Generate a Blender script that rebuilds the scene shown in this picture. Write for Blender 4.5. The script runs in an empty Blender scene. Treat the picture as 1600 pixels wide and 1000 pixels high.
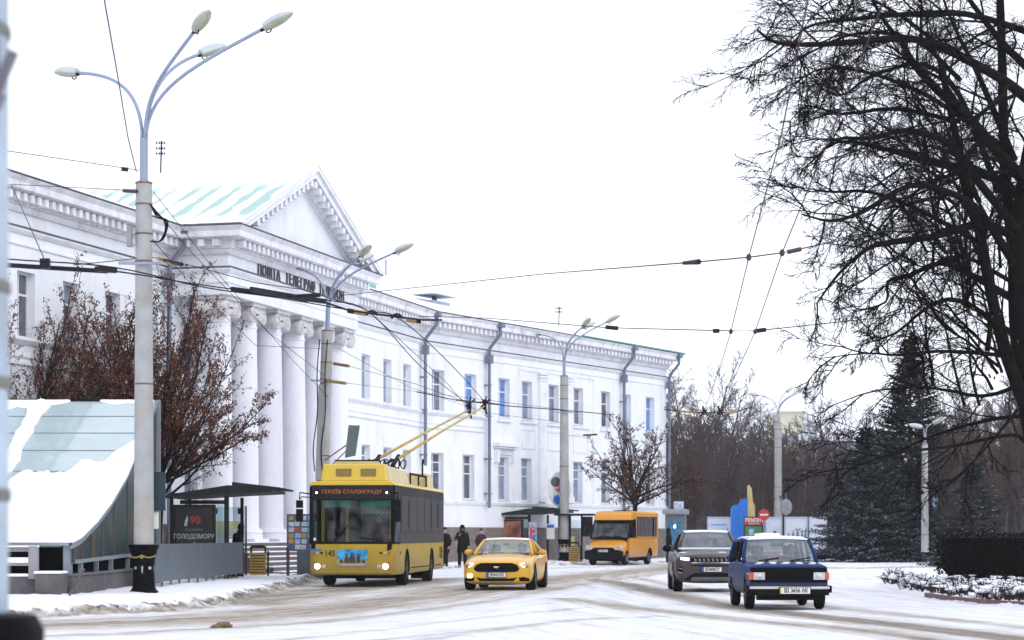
import bpy, bmesh, math, random
from mathutils import Vector, Matrix, Quaternion
from mathutils.bvhtree import BVHTree
from mathutils import noise as mnoise
R = math.radians
scene = bpy.context.scene
COL = scene.collection

# ------------------------------------------------------------------ camera
cam = bpy.data.cameras.new("camera"); camo = bpy.data.objects.new("camera", cam); COL.objects.link(camo)
camo.location = (0, 0, 1.5); camo.rotation_euler = (R(90), 0, 0)
cam.sensor_width = 36.0; cam.lens = 78.75; cam.shift_y = 0.21
cam.clip_start = 0.1; cam.clip_end = 4000
cam.dof.use_dof = True; cam.dof.focus_distance = 58.0; cam.dof.aperture_fstop = 3.2
scene.camera = camo
scene.view_settings.view_transform = 'Standard'; scene.view_settings.look = 'None'
scene.view_settings.exposure = 0.28; scene.view_settings.gamma = 1.0

# ------------------------------------------------------------------ overcast sky and weak sun
world = bpy.data.worlds.new("World"); scene.world = world; world.use_nodes = True
nt = world.node_tree; nt.nodes.clear()
sky = nt.nodes.new('ShaderNodeTexSky'); sky.sky_type = 'NISHITA'; sky.sun_disc = False
sky.sun_elevation = R(32); sky.sun_rotation = R(150)
sk = nt.nodes.new('ShaderNodeMix'); sk.data_type = 'RGBA'; sk.blend_type = 'MIX'
sk.inputs['Factor'].default_value = 0.93
sk.inputs['B'].default_value = (10.7, 11.15, 12.35, 1)
bgn = nt.nodes.new('ShaderNodeBackground'); bgn.inputs['Strength'].default_value = 0.105
wo = nt.nodes.new('ShaderNodeOutputWorld')
nt.links.new(sky.outputs[0], sk.inputs['A']); nt.links.new(sk.outputs['Result'], bgn.inputs['Color'])
nt.links.new(bgn.outputs[0], wo.inputs['Surface'])
sl = bpy.data.lights.new("sun", 'SUN'); sl.energy = 0.7; sl.angle = R(25); sl.color = (1.0, 0.97, 0.93)
so = bpy.data.objects.new("sun", sl); COL.objects.link(so)
# light comes from the front right, behind the camera
so.rotation_euler = Vector((-0.50, 0.66, -0.55)).to_track_quat('-Z', 'Y').to_euler()

# ------------------------------------------------------------------ helpers
F = 3500.0
def at(px, py, Y):
    return Vector(((px-800)*Y/F, Y, 1.5+(836-py)*Y/F))
def gnd(px, py):
    Y = 5250.0/(py-836); return Vector(((px-800)*Y/F, Y, 0))

_m = {}
def mat(name, col, rough=0.6, metal=0.0, var=0.12, scale=3.0, bump=0.0, bscale=20.0, spec=0.5, coat=0.0, emit=None, estr=0.0, dirt=None, dscale=1.5, damt=0.5, spray=None, sh=(.25,.85), dst=(1,1,1)):
    if name in _m: return _m[name]
    m = bpy.data.materials.new(name); m.use_nodes = True
    n = m.node_tree.nodes; l = m.node_tree.links
    b = n['Principled BSDF']
    b.inputs['Roughness'].default_value = rough; b.inputs['Metallic'].default_value = metal
    b.inputs['Specular IOR Level'].default_value = spec
    if coat: b.inputs['Coat Weight'].default_value = coat; b.inputs['Coat Roughness'].default_value = 0.08
    tc = n.new('ShaderNodeTexCoord')
    nz = n.new('ShaderNodeTexNoise'); nz.inputs['Scale'].default_value = scale; nz.inputs['Detail'].default_value = 5
    nz.inputs['Roughness'].default_value = 0.65
    oi = n.new('ShaderNodeObjectInfo'); om = n.new('ShaderNodeVectorMath'); om.operation = 'MULTIPLY_ADD'; om.inputs[1].default_value = (17,23,29)
    l.new(oi.outputs['Random'], om.inputs[0]); l.new(tc.outputs['Object'], om.inputs[2])
    l.new(om.outputs[0], nz.inputs['Vector'])
    rp = n.new('ShaderNodeValToRGB')
    c = Vector(col[:3])
    rp.color_ramp.elements[0].position = 0.3; rp.color_ramp.elements[1].position = 0.7
    rp.color_ramp.elements[0].color = (*(c*(1-var)), 1); rp.color_ramp.elements[1].color = (*[min(1, x*(1+var)) for x in c], 1)
    l.new(nz.outputs['Fac'], rp.inputs['Fac'])
    out = rp.outputs['Color']
    if dirt:
        n2 = n.new('ShaderNodeTexNoise'); n2.inputs['Scale'].default_value = dscale; n2.inputs['Detail'].default_value = 8
        n2.inputs['Roughness'].default_value = 0.7
        dm = n.new('ShaderNodeMapping'); dm.inputs['Scale'].default_value = dst; l.new(om.outputs[0], dm.inputs['Vector'])
        l.new(dm.outputs[0], n2.inputs['Vector'])
        r2 = n.new('ShaderNodeValToRGB'); r2.color_ramp.elements[0].position = 0.5; r2.color_ramp.elements[1].position = 0.75
        r2.color_ramp.elements[1].color = (damt,)*3+(1,)
        r2.color_ramp.elements[0].color = (0, 0, 0, 1)
        l.new(n2.outputs['Fac'], r2.inputs['Fac'])
        mx = n.new('ShaderNodeMix'); mx.data_type = 'RGBA'
        l.new(r2.outputs['Color'], mx.inputs['Factor']); l.new(out, mx.inputs['A'])
        mx.inputs['B'].default_value = (*dirt, 1); out = mx.outputs['Result']
    if spray:      # dried salt and mud thrown up on the lower panels
        sp = n.new('ShaderNodeSeparateXYZ'); l.new(tc.outputs['Object'], sp.inputs[0])
        mr = n.new('ShaderNodeMapRange'); mr.inputs['From Min'].default_value = sh[1]; mr.inputs['From Max'].default_value = sh[0]; l.new(sp.outputs['Z'], mr.inputs['Value'])
        n4 = n.new('ShaderNodeTexNoise'); n4.inputs['Scale'].default_value = 6; n4.inputs['Detail'].default_value = 8; n4.inputs['Roughness'].default_value = .75; l.new(tc.outputs['Object'], n4.inputs['Vector'])
        mm = n.new('ShaderNodeMath'); mm.operation = 'MULTIPLY'; l.new(mr.outputs[0], mm.inputs[0]); l.new(n4.outputs['Fac'], mm.inputs[1])
        m5 = n.new('ShaderNodeMath'); m5.operation = 'MULTIPLY'; m5.use_clamp = True; m5.inputs[1].default_value = 1.35; l.new(mm.outputs[0], m5.inputs[0])
        x5 = n.new('ShaderNodeMix'); x5.data_type = 'RGBA'; l.new(m5.outputs[0], x5.inputs['Factor']); l.new(out, x5.inputs['A']); x5.inputs['B'].default_value = (*spray, 1); out = x5.outputs['Result']
    l.new(out, b.inputs['Base Color'])
    if bump:
        n3 = n.new('ShaderNodeTexNoise'); n3.inputs['Scale'].default_value = bscale; n3.inputs['Detail'].default_value = 4
        l.new(tc.outputs['Object'], n3.inputs['Vector'])
        bp = n.new('ShaderNodeBump'); bp.inputs['Strength'].default_value = bump; bp.inputs['Distance'].default_value = 0.03
        l.new(n3.outputs['Fac'], bp.inputs['Height']); l.new(bp.outputs['Normal'], b.inputs['Normal'])
    if emit:
        b.inputs['Emission Color'].default_value = (*emit, 1); b.inputs['Emission Strength'].default_value = estr
    _m[name] = m; return m

def glassmat(name, tint, refl=0.2, rough=0.03):
    if name in _m: return _m[name]
    m = bpy.data.materials.new(name); m.use_nodes = True
    n = m.node_tree.nodes; l = m.node_tree.links
    for x in list(n):
        if x.type == 'BSDF_PRINCIPLED': n.remove(x)
    o = [x for x in n if x.type == 'OUTPUT_MATERIAL'][0]
    t = n.new('ShaderNodeBsdfTransparent'); t.inputs[0].default_value = (*tint, 1)
    g = n.new('ShaderNodeBsdfGlossy'); g.inputs['Roughness'].default_value = rough; g.inputs[0].default_value = (.9, .95, 1, 1)
    lw = n.new('ShaderNodeLayerWeight'); lw.inputs['Blend'].default_value = 0.35
    ma = n.new('ShaderNodeMath'); ma.operation = 'MULTIPLY_ADD'; ma.inputs[1].default_value = 0.6; ma.inputs[2].default_value = refl; ma.use_clamp = True
    l.new(lw.outputs['Fresnel'], ma.inputs[0])
    tc = n.new('ShaderNodeTexCoord'); nz = n.new('ShaderNodeTexNoise'); nz.inputs['Scale'].default_value = 2.5
    l.new(tc.outputs['Object'], nz.inputs['Vector'])
    m3 = n.new('ShaderNodeMath'); m3.operation = 'MULTIPLY_ADD'; m3.inputs[1].default_value = 0.16; m3.inputs[2].default_value = -0.08
    l.new(nz.outputs['Fac'], m3.inputs[0])
    m4 = n.new('ShaderNodeMath'); m4.operation = 'ADD'; m4.use_clamp = True
    l.new(ma.outputs[0], m4.inputs[0]); l.new(m3.outputs[0], m4.inputs[1])
    mx = n.new('ShaderNodeMixShader'); l.new(m4.outputs[0], mx.inputs[0]); l.new(t.outputs[0], mx.inputs[1]); l.new(g.outputs[0], mx.inputs[2])
    l.new(mx.outputs[0], o.inputs['Surface']); _m[name] = m; return m

def tag(o, label=None, cat=None, group=None, kind=None):
    if label: o['label'] = label
    if cat: o['category'] = cat
    if group: o['group'] = group
    if kind: o['kind'] = kind
    return o
def empty(name, loc, rz=0, label=None, cat=None, group=None):
    o = bpy.data.objects.new(name, None); COL.objects.link(o); o.location = loc; o.rotation_euler = (0, 0, rz)
    o.empty_display_size = 0.3
    return tag(o, label, cat, group)
def kids(o): return [c for c in COL.objects if c.parent == o]
def copy_tree(o, parent=None):
    c = o.copy(); COL.objects.link(c)
    if parent: c.parent = parent
    for ch in kids(o): copy_tree(ch, c)
    return c

class MB:
    def __init__(s): s.v = []; s.f = []; s.mi = []; s.M = None; s.m = 0
    def add(s, vs, fs, mi=None):
        b = len(s.v); M = s.M
        for p in vs:
            s.v.append(tuple(M @ Vector(p)) if M is not None else tuple(p))
        for f in fs: s.f.append([b+i for i in f]); s.mi.append(s.m if mi is None else mi)
        return s
    def box(s, x0, x1, y0, y1, z0, z1, mi=None):
        v = [(x0,y0,z0),(x1,y0,z0),(x1,y1,z0),(x0,y1,z0),(x0,y0,z1),(x1,y0,z1),(x1,y1,z1),(x0,y1,z1)]
        return s.add(v, [(0,3,2,1),(4,5,6,7),(0,1,5,4),(1,2,6,5),(2,3,7,6),(3,0,4,7)], mi)
    def cbox(s, c, d, mi=None):
        return s.box(c[0]-d[0]/2, c[0]+d[0]/2, c[1]-d[1]/2, c[1]+d[1]/2, c[2]-d[2]/2, c[2]+d[2]/2, mi)
    def bar(s, a, b, w, h=None, mi=None):
        a = Vector(a); b = Vector(b); h = h or w; t = (b-a).normalized()
        up = Vector((0,0,1)) if abs(t.z) < .95 else Vector((0,1,0))
        r = t.cross(up).normalized(); u = r.cross(t)
        v = [];
        for p in (a, b):
            for i, j in ((-1,-1),(1,-1),(1,1),(-1,1)): v.append(p+r*(i*w/2)+u*(j*h/2))
        return s.add(v, [(3,2,1,0),(4,5,6,7),(0,1,5,4),(1,2,6,5),(2,3,7,6),(3,0,4,7)], mi)
    def tube(s, pts, rad, n=8, mi=None, cap=True):
        pts = [Vector(p) for p in pts]; k = len(pts)
        if not hasattr(rad, '__len__'): rad = [rad]*k
        v = []; f = []; pr = None
        for i, p in enumerate(pts):
            t = (pts[min(i+1,k-1)]-pts[max(i-1,0)])
            if t.length < 1e-9: t = Vector((0,0,1))
            t.normalize()
            if pr is None:
                a = Vector((0,0,1)) if abs(t.z) < .9 else Vector((1,0,0)); r = t.cross(a).normalized()
            else:
                r = pr - t*pr.dot(t)
                if r.length < 1e-6: r = t.orthogonal()
                r.normalize()
            pr = r; u = t.cross(r)
            for j in range(n):
                an = 2*math.pi*j/n
                v.append(p+(r*math.cos(an)+u*math.sin(an))*rad[i])
        for i in range(k-1):
            for j in range(n):
                j2 = (j+1) % n
                f.append((i*n+j, i*n+j2, (i+1)*n+j2, (i+1)*n+j))
        if cap: f.append(tuple(range(n-1,-1,-1))); f.append(tuple((k-1)*n+j for j in range(n)))
        return s.add(v, f, mi)
    def cyl(s, a, b, r, n=16, mi=None, r2=None): return s.tube([a, b], [r, r if r2 is None else r2], n, mi)
    def lathe(s, prof, n=24, c=(0,0,0), mi=None, axis='z'):
        v = []; f = []
        for (r, z) in prof:
            for j in range(n):
                an = 2*math.pi*j/n; x = r*math.cos(an); y = r*math.sin(an)
                q = (x, y, z) if axis == 'z' else ((z, x, y) if axis == 'x' else (x, z, y))
                v.append((q[0]+c[0], q[1]+c[1], q[2]+c[2]))
        k = len(prof)
        for i in range(k-1):
            for j in range(n):
                j2 = (j+1) % n; f.append((i*n+j, i*n+j2, (i+1)*n+j2, (i+1)*n+j))
        f.append(tuple(range(n-1,-1,-1))); f.append(tuple((k-1)*n+j for j in range(n)))
        return s.add(v, f, mi)
    def ell(s, c, r, n=12, k=8, mi=None, z0=-1.0, z1=1.0):
        v = []; f = []
        for i in range(k+1):
            zz = z0+(z1-z0)*i/k; a = math.asin(max(-1, min(1, zz))) if False else zz*math.pi/2
            for j in range(n):
                an = 2*math.pi*j/n
                v.append((c[0]+r[0]*math.cos(a)*math.cos(an), c[1]+r[1]*math.cos(a)*math.sin(an), c[2]+r[2]*math.sin(a)))
        for i in range(k):
            for j in range(n):
                j2 = (j+1) % n; f.append((i*n+j, i*n+j2, (i+1)*n+j2, (i+1)*n+j))
        return s.add(v, f, mi)
    def prism(s, poly, y0, y1, mi=None, axis='y'):
        # polygon in (x,z) extruded along y   (axis x: polygon in (y,z) extruded along x; axis z: polygon (x,y))
        n = len(poly); v = []
        for yy in (y0, y1):
            for a, b in poly:
                v.append((a, yy, b) if axis == 'y' else ((yy, a, b) if axis == 'x' else (a, b, yy)))
        f = [tuple(range(n)), tuple(range(2*n-1, n-1, -1))]
        for i in range(n):
            j = (i+1) % n; f.append((i, i+n, j+n, j))
        return s.add(v, f, mi)
    def mesh(s, name, mats, smooth=False, fix=True):
        me = bpy.data.meshes.new(name); me.from_pydata(s.v, [], s.f); 
        for m in (mats if isinstance(mats, (list, tuple)) else [mats]): me.materials.append(m)
        me.polygons.foreach_set('material_index', s.mi)
        if smooth: me.polygons.foreach_set('use_smooth', [True]*len(s.f))
        me.update()
        if fix and len(s.f) < 60000:
            bm = bmesh.new(); bm.from_mesh(me); bmesh.ops.recalc_face_normals(bm, faces=bm.faces); bm.to_mesh(me); bm.free()
        return me
    def build(s, name, mats, parent=None, loc=None, rot=None, smooth=False, world=False, bevel=0, fix=True, auto=None):
        me = s.mesh(name, mats, smooth, fix); o = bpy.data.objects.new(name, me); COL.objects.link(o)
        if parent: o.parent = parent
        if world and parent: o.matrix_parent_inverse = (Matrix.Translation(parent.location) @ parent.rotation_euler.to_matrix().to_4x4()).inverted()
        if loc is not None: o.location = loc
        if rot is not None: o.rotation_euler = rot
        if bevel:
            b = o.modifiers.new('bevel', 'BEVEL'); b.width = bevel; b.segments = 2; b.limit_method = 'ANGLE'; b.angle_limit = R(35)
        if auto: smooth_by_angle(me, auto)
        return o
def smooth_by_angle(me, deg):
    me.polygons.foreach_set('use_smooth', [True]*len(me.polygons))
    me.set_sharp_from_angle(angle=R(deg))

def text_mesh(txt, size, bold=0.0, depth=0.004, align='CENTER', spacing=1.0, sx=1.0):
    c = bpy.data.curves.new('t', 'FONT'); c.body = txt; c.size = size; c.extrude = depth; c.offset = bold
    c.align_x = align; c.align_y = 'CENTER'; c.space_character = spacing; c.resolution_u = 3
    o = bpy.data.objects.new('t', c); COL.objects.link(o)
    dg = bpy.context.evaluated_depsgraph_get(); me = bpy.data.meshes.new_from_object(o.evaluated_get(dg))
    bpy.data.objects.remove(o); bpy.data.curves.remove(c)
    if sx != 1.0: me.transform(Matrix.Diagonal((sx, 1, 1, 1)))
    return me
def put_text(name, txt, size, m, parent, M, **k):
    """text lying in local xy, put upright by matrix M (parent space)"""
    me = text_mesh(txt, size, **k); me.materials.clear(); me.materials.append(m); me.transform(M)
    o = bpy.data.objects.new(name, me); COL.objects.link(o); o.parent = parent; return o
UP = Matrix.Rotation(R(90), 4, 'X')     # text facing -y, reading along +x

def catmull(pts, n=6):
    pts = [Vector(p) for p in pts]; out = []
    P = [pts[0]*2-pts[1]] + pts + [pts[-1]*2-pts[-2]]
    for i in range(1, len(P)-2):
        for j in range(n):
            t = j/n; a, b, c, d = P[i-1], P[i], P[i+1], P[i+2]
            out.append(0.5*((2*b)+(c-a)*t+(2*a-5*b+4*c-d)*t*t+(3*b-a-3*c+d)*t*t*t))
    out.append(pts[-1]); return out

# ------------------------------------------------------------------ shared materials
WALL = mat('white_plaster', (.82,.84,.885), .85, var=.05, scale=.8, bump=.2, bscale=9, dirt=(.44,.44,.46), dscale=.9, damt=.42, dst=(1,1,.22))
TRIM = mat('white_trim', (.80,.82,.86), .8, var=.05, scale=1.5, dirt=(.42,.40,.39), dscale=1.2, damt=.55)
TRIMD = mat('stained_trim', (.76,.77,.81), .85, var=.10, scale=2, dirt=(.34,.31,.29), dscale=1.5, damt=.7, dst=(1,1,.5))
SNOW = mat('snow', (.86,.88,.93), .7, var=.03, scale=2, bump=.4, bscale=4, spec=.3)
STONE = mat('brown_stone', (.17,.14,.125), .75, var=.25, scale=2.5, bump=.3, dirt=(.32,.29,.27), dscale=3)
FLASH = mat('dark_flashing', (.09,.09,.11), .6, var=.3)
PIPE = mat('grey_downpipe', (.15,.18,.24), .45, metal=.3, var=.15)
BLACK = mat('black_metal', (.004,.004,.005), .5, var=.3, spec=.12)
DARK = mat('dark_rubber', (.008,.008,.009), .8, var=.3, spec=.2)
STEEL = mat('painted_steel', (.27,.32,.43), .5, metal=.2, var=.08, dirt=(.2,.18,.2), dscale=2, damt=.25)
CHROME = mat('chrome', (.6,.6,.62), .15, metal=1.0, var=.05)
WHITEP = mat('white_paint', (.75,.76,.78), .5, var=.05)
WIREM = mat('wire', (.016,.014,.018), .8, var=.2, spec=.1)
# ------------------------------------------------------------------ ground
g = MB(); g.add([(-1500,-60,-.05),(1500,-60,-.05),(1500,2500,-.05),(-1500,2500,-.05)], [(0,1,2,3)])
tag(g.build('ground', SNOW), kind='structure')

KERB = [(-30,37.0),(-16,38.5),(-9.1,40.2),(-7.9,42.2),(-6.7,44.6),(-6.2,47.4),(-6.25,55),(-6.5,66),(-6.6,78),(-5.6,88),(-3.6,98),(-1.4,105),(2.6,110.5),(7,118),(11,127),(14,140),(17,165),(20,190)]
ISL = [(60,43),(24,43),(14,43.3),(11.3,44.6),(10.3,47),(9.9,50.5),(10,56),(10.4,62),(11.5,70),(13.5,80),(17.5,94),(24,104),(60,112)]   # planted island on the right (polygon)
FARK = [(19,150),(24,150),(60,140)]
def seg_d(px, py, a, b):
    ax, ay = a; bx, by = b; dx = bx-ax; dy = by-ay
    t = max(0, min(1, ((px-ax)*dx+(py-ay)*dy)/(dx*dx+dy*dy+1e-9)))
    cx = ax+dx*t; cy = ay+dy*t
    d = math.hypot(px-cx, py-cy); side = dx*(py-cy)-dy*(px-cx)
    return d, side, t
def dkerb(x, y):
    best = 1e9; sg = 1
    for a, b in zip(KERB, KERB[1:]):
        d, s_, t = seg_d(x, y, a, b)
        if d < best-1e-6: best = d; sg = 1 if s_ > 0 else -1
    return best*sg      # + on the pavement side (left)
def inside(x, y, poly):
    c = False; j = len(poly)-1
    for i in range(len(poly)):
        xi, yi = poly[i]; xj, yj = poly[j]
        if (yi > y) != (yj > y) and x < (xj-xi)*(y-yi)/(yj-yi+1e-12)+xi: c = not c
        j = i
    return c
def disl(x, y):
    d = min(seg_d(x, y, ISL[i], ISL[(i+1) % len(ISL)])[0] for i in range(len(ISL)))
    return d if inside(x, y, ISL) else -d
def pxline(l): return [tuple(gnd(a, b)[:2]) for a, b in l]
# wheel tracks of brown slush:  (path, half width, strength)
BANDS = [
 (pxline([(-300,982),(60,978),(250,970),(430,960),(560,946),(680,931),(760,919),(860,905),(960,896),(1040,889),(1085,882)]), 2.0, .70),
 (pxline([(-300,1005),(200,990),(500,972),(700,949),(800,932),(900,914),(1000,900),(1060,892)]), .45, .5),
 (pxline([(380,945),(450,930),(540,920),(620,912),(700,904)]), 1.7, .72),
 (pxline([(930,905),(990,916),(1050,930),(1120,944),(1200,955),(1300,966),(1400,976),(1600,1000),(1800,1030)]), .62, .95),
 (pxline([(960,897),(1040,912),(1120,926),(1220,937),(1320,952),(1460,966),(1600,981),(1800,1000)]), .35, .55),
 (pxline([(880,935),(1000,951),(1150,968),(1350,985),(1500,1005),(1700,1040)]), .55, .6),
 (pxline([(600,1010),(760,985),(900,968),(1050,962)]), .22, .4),
 (pxline([(420,1003),(620,981),(780,962),(930,948)]), .18, .33),
  (pxline([(480,1010),(700,990),(830,978)]), .25, .4),
 (pxline([(800,912),(870,902),(960,896),(1040,892)]), .8, .55),
 (pxline([(1085,880),(1200,884),(1320,888),(1480,885),(1700,884),(2100,884)]), 1.0, .7),
 (pxline([(860,888),(960,885),(1040,882)]), 1.0, .35),
 (pxline([(1100,876),(1300,878),(1600,877),(2000,876)]), 1.6, .4),
]
REFA = pxline([(-900,1000),(-300,984),(60,978),(250,970),(430,960),(560,946),(680,931),(760,919),(860,905),(960,896),(1040,889),(1090,882),(1120,877)])
REFB = pxline([(2500,1120),(1900,1050),(1600,1000),(1400,976),(1300,966),(1200,955),(1120,944),(1050,930),(990,916),(930,905),(960,893),(1040,886),(1100,880)])
def along(x, y, path):
    best = 1e9; out = (0, 0); L = 0
    for p, q in zip(path, path[1:]):
        d, sd, t = seg_d(x, y, p, q); l = math.hypot(q[0]-p[0], q[1]-p[1])
        if d < best: best = d; out = (d if sd > 0 else -d, L+t*l)
        L += l
    return out
def fbm(x, y, z=0, o=4):
    return mnoise.fractal(Vector((x, y, z)), 1.0, 2.0, o)
def ground_at(x, y):
    """height, dirt, is_road"""
    dk = dkerb(x, y) + .22*fbm(x*1.1, y*1.1, 3); di = disl(x, y) + .12*fbm(x*1.3, y*1.3, 5)
    far = y > 138 and x > 12
    h = 0.0; dirt = 0.0
    def sm(a): a = max(0, min(1, a)); return a*a*(3-2*a)
    k = sm((dk+.1)/.5)
    h += k*(.14+.05*fbm(x*.8, y*.8)+.02*fbm(x*3, y*3))
    h += .085*math.exp(-((dk-.15)/.30)**2)*(0.55+1.2*fbm(x*2.4, y*2.4, 9))
    i_ = sm((di+.05)/.35)
    h += i_*(.12+.05*fbm(x*.9, y*.9, 2))
    road = dk < .12 and di < .06
    if road: h += .012*fbm(x*2.2, y*1.2, 7)
    dd = math.exp(-((dk+.02)/.34)**2)*(.75+1.1*fbm(x*2.6, y*2.6, 11))
    dirt = max(dirt, min(1, dd))
    if road:
        for path, w, st in BANDS:
            b = min(seg_d(x, y, p, q)[0] for p, q in zip(path, path[1:]))
            if b < w*2.2:
                dirt = max(dirt, st*math.exp(-(b/w)**2*1.1))
        dirt = min(1, max(dirt, 0)*.9+.24)
    return h, max(0, min(1, dirt)), road
def ground_mesh():
    nc = 520; Ys = [-20, 0, 4, 8, 12, 15, 18, 20.5, 23, 25]+[5250.0/(196-(196-20)*(i/250)**0.93) for i in range(251)]; nr = len(Ys)-1; V = []; D = []; Rd = []; TA = []; TB = []
    for i in range(nr+1):
        Y = Ys[i]
        for j in range(nc+1):
            ax = -.38+.76*j/nc; x = ax*max(Y, 30); h, d, r = ground_at(x, Y)
            if i in (0, nr) or j in (0, nc): h = -.06
            V.append((x, Y, h)); D.append(d); Rd.append(r); TA.append(along(x, Y, REFA)); TB.append(along(x, Y, REFB))
    fr = []; fs = []
    for i in range(nr):
        for j in range(nc):
            a = i*(nc+1)+j; q = (a, a+1, a+nc+2, a+nc+1)
            (fr if sum(Rd[k] for k in q) >= 2 else fs).append(q)
    for name, fl, m in (('road', fr, ROADM), ('pavement', fs, PAVEM)):
        used = sorted({k for q in fl for k in q}); mp = {k: n for n, k in enumerate(used)}
        me = bpy.data.meshes.new(name); me.from_pydata([V[k] for k in used], [], [tuple(mp[k] for k in q) for q in fl])
        at_ = me.attributes.new('wear', 'FLOAT', 'POINT'); at_.data.foreach_set('value', [D[k] for k in used])
        for nm, T_ in (('trackA', TA), ('trackB', TB)):
            a2 = me.attributes.new(nm, 'FLOAT_VECTOR', 'POINT'); fl_ = []
            for k in used: fl_ += [T_[k][0], T_[k][1]*.05, abs(T_[k][0])]
            a2.data.foreach_set('vector', fl_)
        me.materials.append(m); me.polygons.foreach_set('use_smooth', [True]*len(fl))
        o = bpy.data.objects.new(name, me); COL.objects.link(o); tag(o, kind='structure')
def groundmat(name, snow, slush, dark, lo, hi, tracks=False):
    m = bpy.data.materials.new(name); m.use_nodes = True; n = m.node_tree.nodes; l = m.node_tree.links; b = n['Principled BSDF']
    b.inputs['Specular IOR Level'].default_value = .3; b.inputs['Roughness'].default_value = .65
    def N(t, **k):
        q = n.new(t)
        for a, v in k.items(): setattr(q, a, v)
        return q
    def noise(vec, scale, det=8, rough=.7):
        q = N('ShaderNodeTexNoise'); q.inputs['Scale'].default_value = scale; q.inputs['Detail'].default_value = det; q.inputs['Roughness'].default_value = rough; l.new(vec, q.inputs['Vector']); return q.outputs['Fac']
    def mad(x, a, c): q = N('ShaderNodeMath', operation='MULTIPLY_ADD'); q.inputs[1].default_value = a; q.inputs[2].default_value = c; l.new(x, q.inputs[0]); return q.outputs[0]
    def op(o, x, y): q = N('ShaderNodeMath', operation=o); l.new(x, q.inputs[0]); l.new(y, q.inputs[1]); return q.outputs[0]
    def attr(a): q = N('ShaderNodeAttribute'); q.attribute_name = a; return q
    wear = attr('wear').outputs['Fac']; tc = N('ShaderNodeTexCoord').outputs['Object']
    big = noise(tc, .35, 5, .6); mid = noise(tc, 2.2, 9, .75); fine = noise(tc, 14, 6, .8)
    v = op('ADD', wear, mad(mid, .75, -.375)); v = op('ADD', v, mad(big, .5, -.25)); v = op('ADD', v, mad(fine, .34, -.17))
    if tracks:
        A = attr('trackA'); B = attr('trackB')
        na = noise(A.outputs['Vector'], 2.6, 7, .72); nb = noise(B.outputs['Vector'], 2.6, 7, .72)
        sa = N('ShaderNodeSeparateXYZ'); l.new(A.outputs['Vector'], sa.inputs[0]); sb = N('ShaderNodeSeparateXYZ'); l.new(B.outputs['Vector'], sb.inputs[0])
        df = op('SUBTRACT', sa.outputs['Z'], sb.outputs['Z']); fc = N('ShaderNodeMath', operation='MULTIPLY_ADD', use_clamp=True); fc.inputs[1].default_value = .4; fc.inputs[2].default_value = .5; l.new(df, fc.inputs[0])
        mx = N('ShaderNodeMix'); mx.data_type = 'FLOAT'; l.new(fc.outputs[0], mx.inputs[0]); l.new(na, mx.inputs[2]); l.new(nb, mx.inputs[3])
        rut = mx.outputs[0]; v = op('ADD', v, mad(rut, 1.5, -.78))
    rp = N('ShaderNodeValToRGB'); e = rp.color_ramp.elements
    e[0].position = lo; e[0].color = (*snow, 1); e[1].position = hi; e[1].color = (*slush, 1)
    x = e.new(min(.99, hi+.40)); x.color = (*dark, 1); x2 = e.new((lo*.55+hi*.45)); x2.color = (*[(a*.55+b_*.45) for a, b_ in zip(snow, (.47,.46,.52))], 1)
    l.new(v, rp.inputs['Fac']); l.new(rp.outputs[0], b.inputs['Base Color'])
    bp = N('ShaderNodeBump'); bp.inputs['Strength'].default_value = .6; bp.inputs['Distance'].default_value = .05
    l.new(op('ADD', mid, v), bp.inputs['Height']); l.new(bp.outputs[0], b.inputs['Normal'])
    return m
ROADM = groundmat('snowy_road', (.83,.84,.90), (.43,.375,.31), (.19,.165,.14), .07, .68, True)
PAVEM = groundmat('snowy_pavement', (.86,.87,.93), (.26,.23,.21), (.04,.035,.033), .24, .52)
ground_mesh()
# frozen slush lumps left on the carriageway and along the kerb
rg = random.Random(4)
def lump(p, r, m, lab):
    b = MB(); n, k = 9, 6; sd = rg.random()*50
    v = []; f = []
    for i in range(k+1):
        a = -math.pi/2+math.pi*i/k
        for j in range(n):
            t = 2*math.pi*j/n; q = Vector((math.cos(a)*math.cos(t), math.cos(a)*math.sin(t), math.sin(a)))
            q *= 1+.55*mnoise.noise(q*1.7+Vector((sd,0,0)))
            v.append((q.x*r[0], q.y*r[1], q.z*r[2]+r[2]*.6))
    for i in range(k):
        for j in range(n): f.append((i*n+j, i*n+(j+1) % n, (i+1)*n+(j+1) % n, (i+1)*n+j))
    b.add(v, f); o = b.build('slush_lump', m, loc=p, smooth=True); return tag(o, lab, 'slush lump', 'lumps of slush on the road')
SLUSH = mat('brown_slush', (.16,.12,.07), .9, var=.4, scale=12, bump=.6)
lump(gnd(349,980), (.17,.12,.055), SLUSH, 'larger brown lump of frozen slush in the foreground road')
lump(gnd(338,981), (.09,.08,.03), SLUSH, 'small flat brown lump of slush just left of the larger one')
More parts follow.
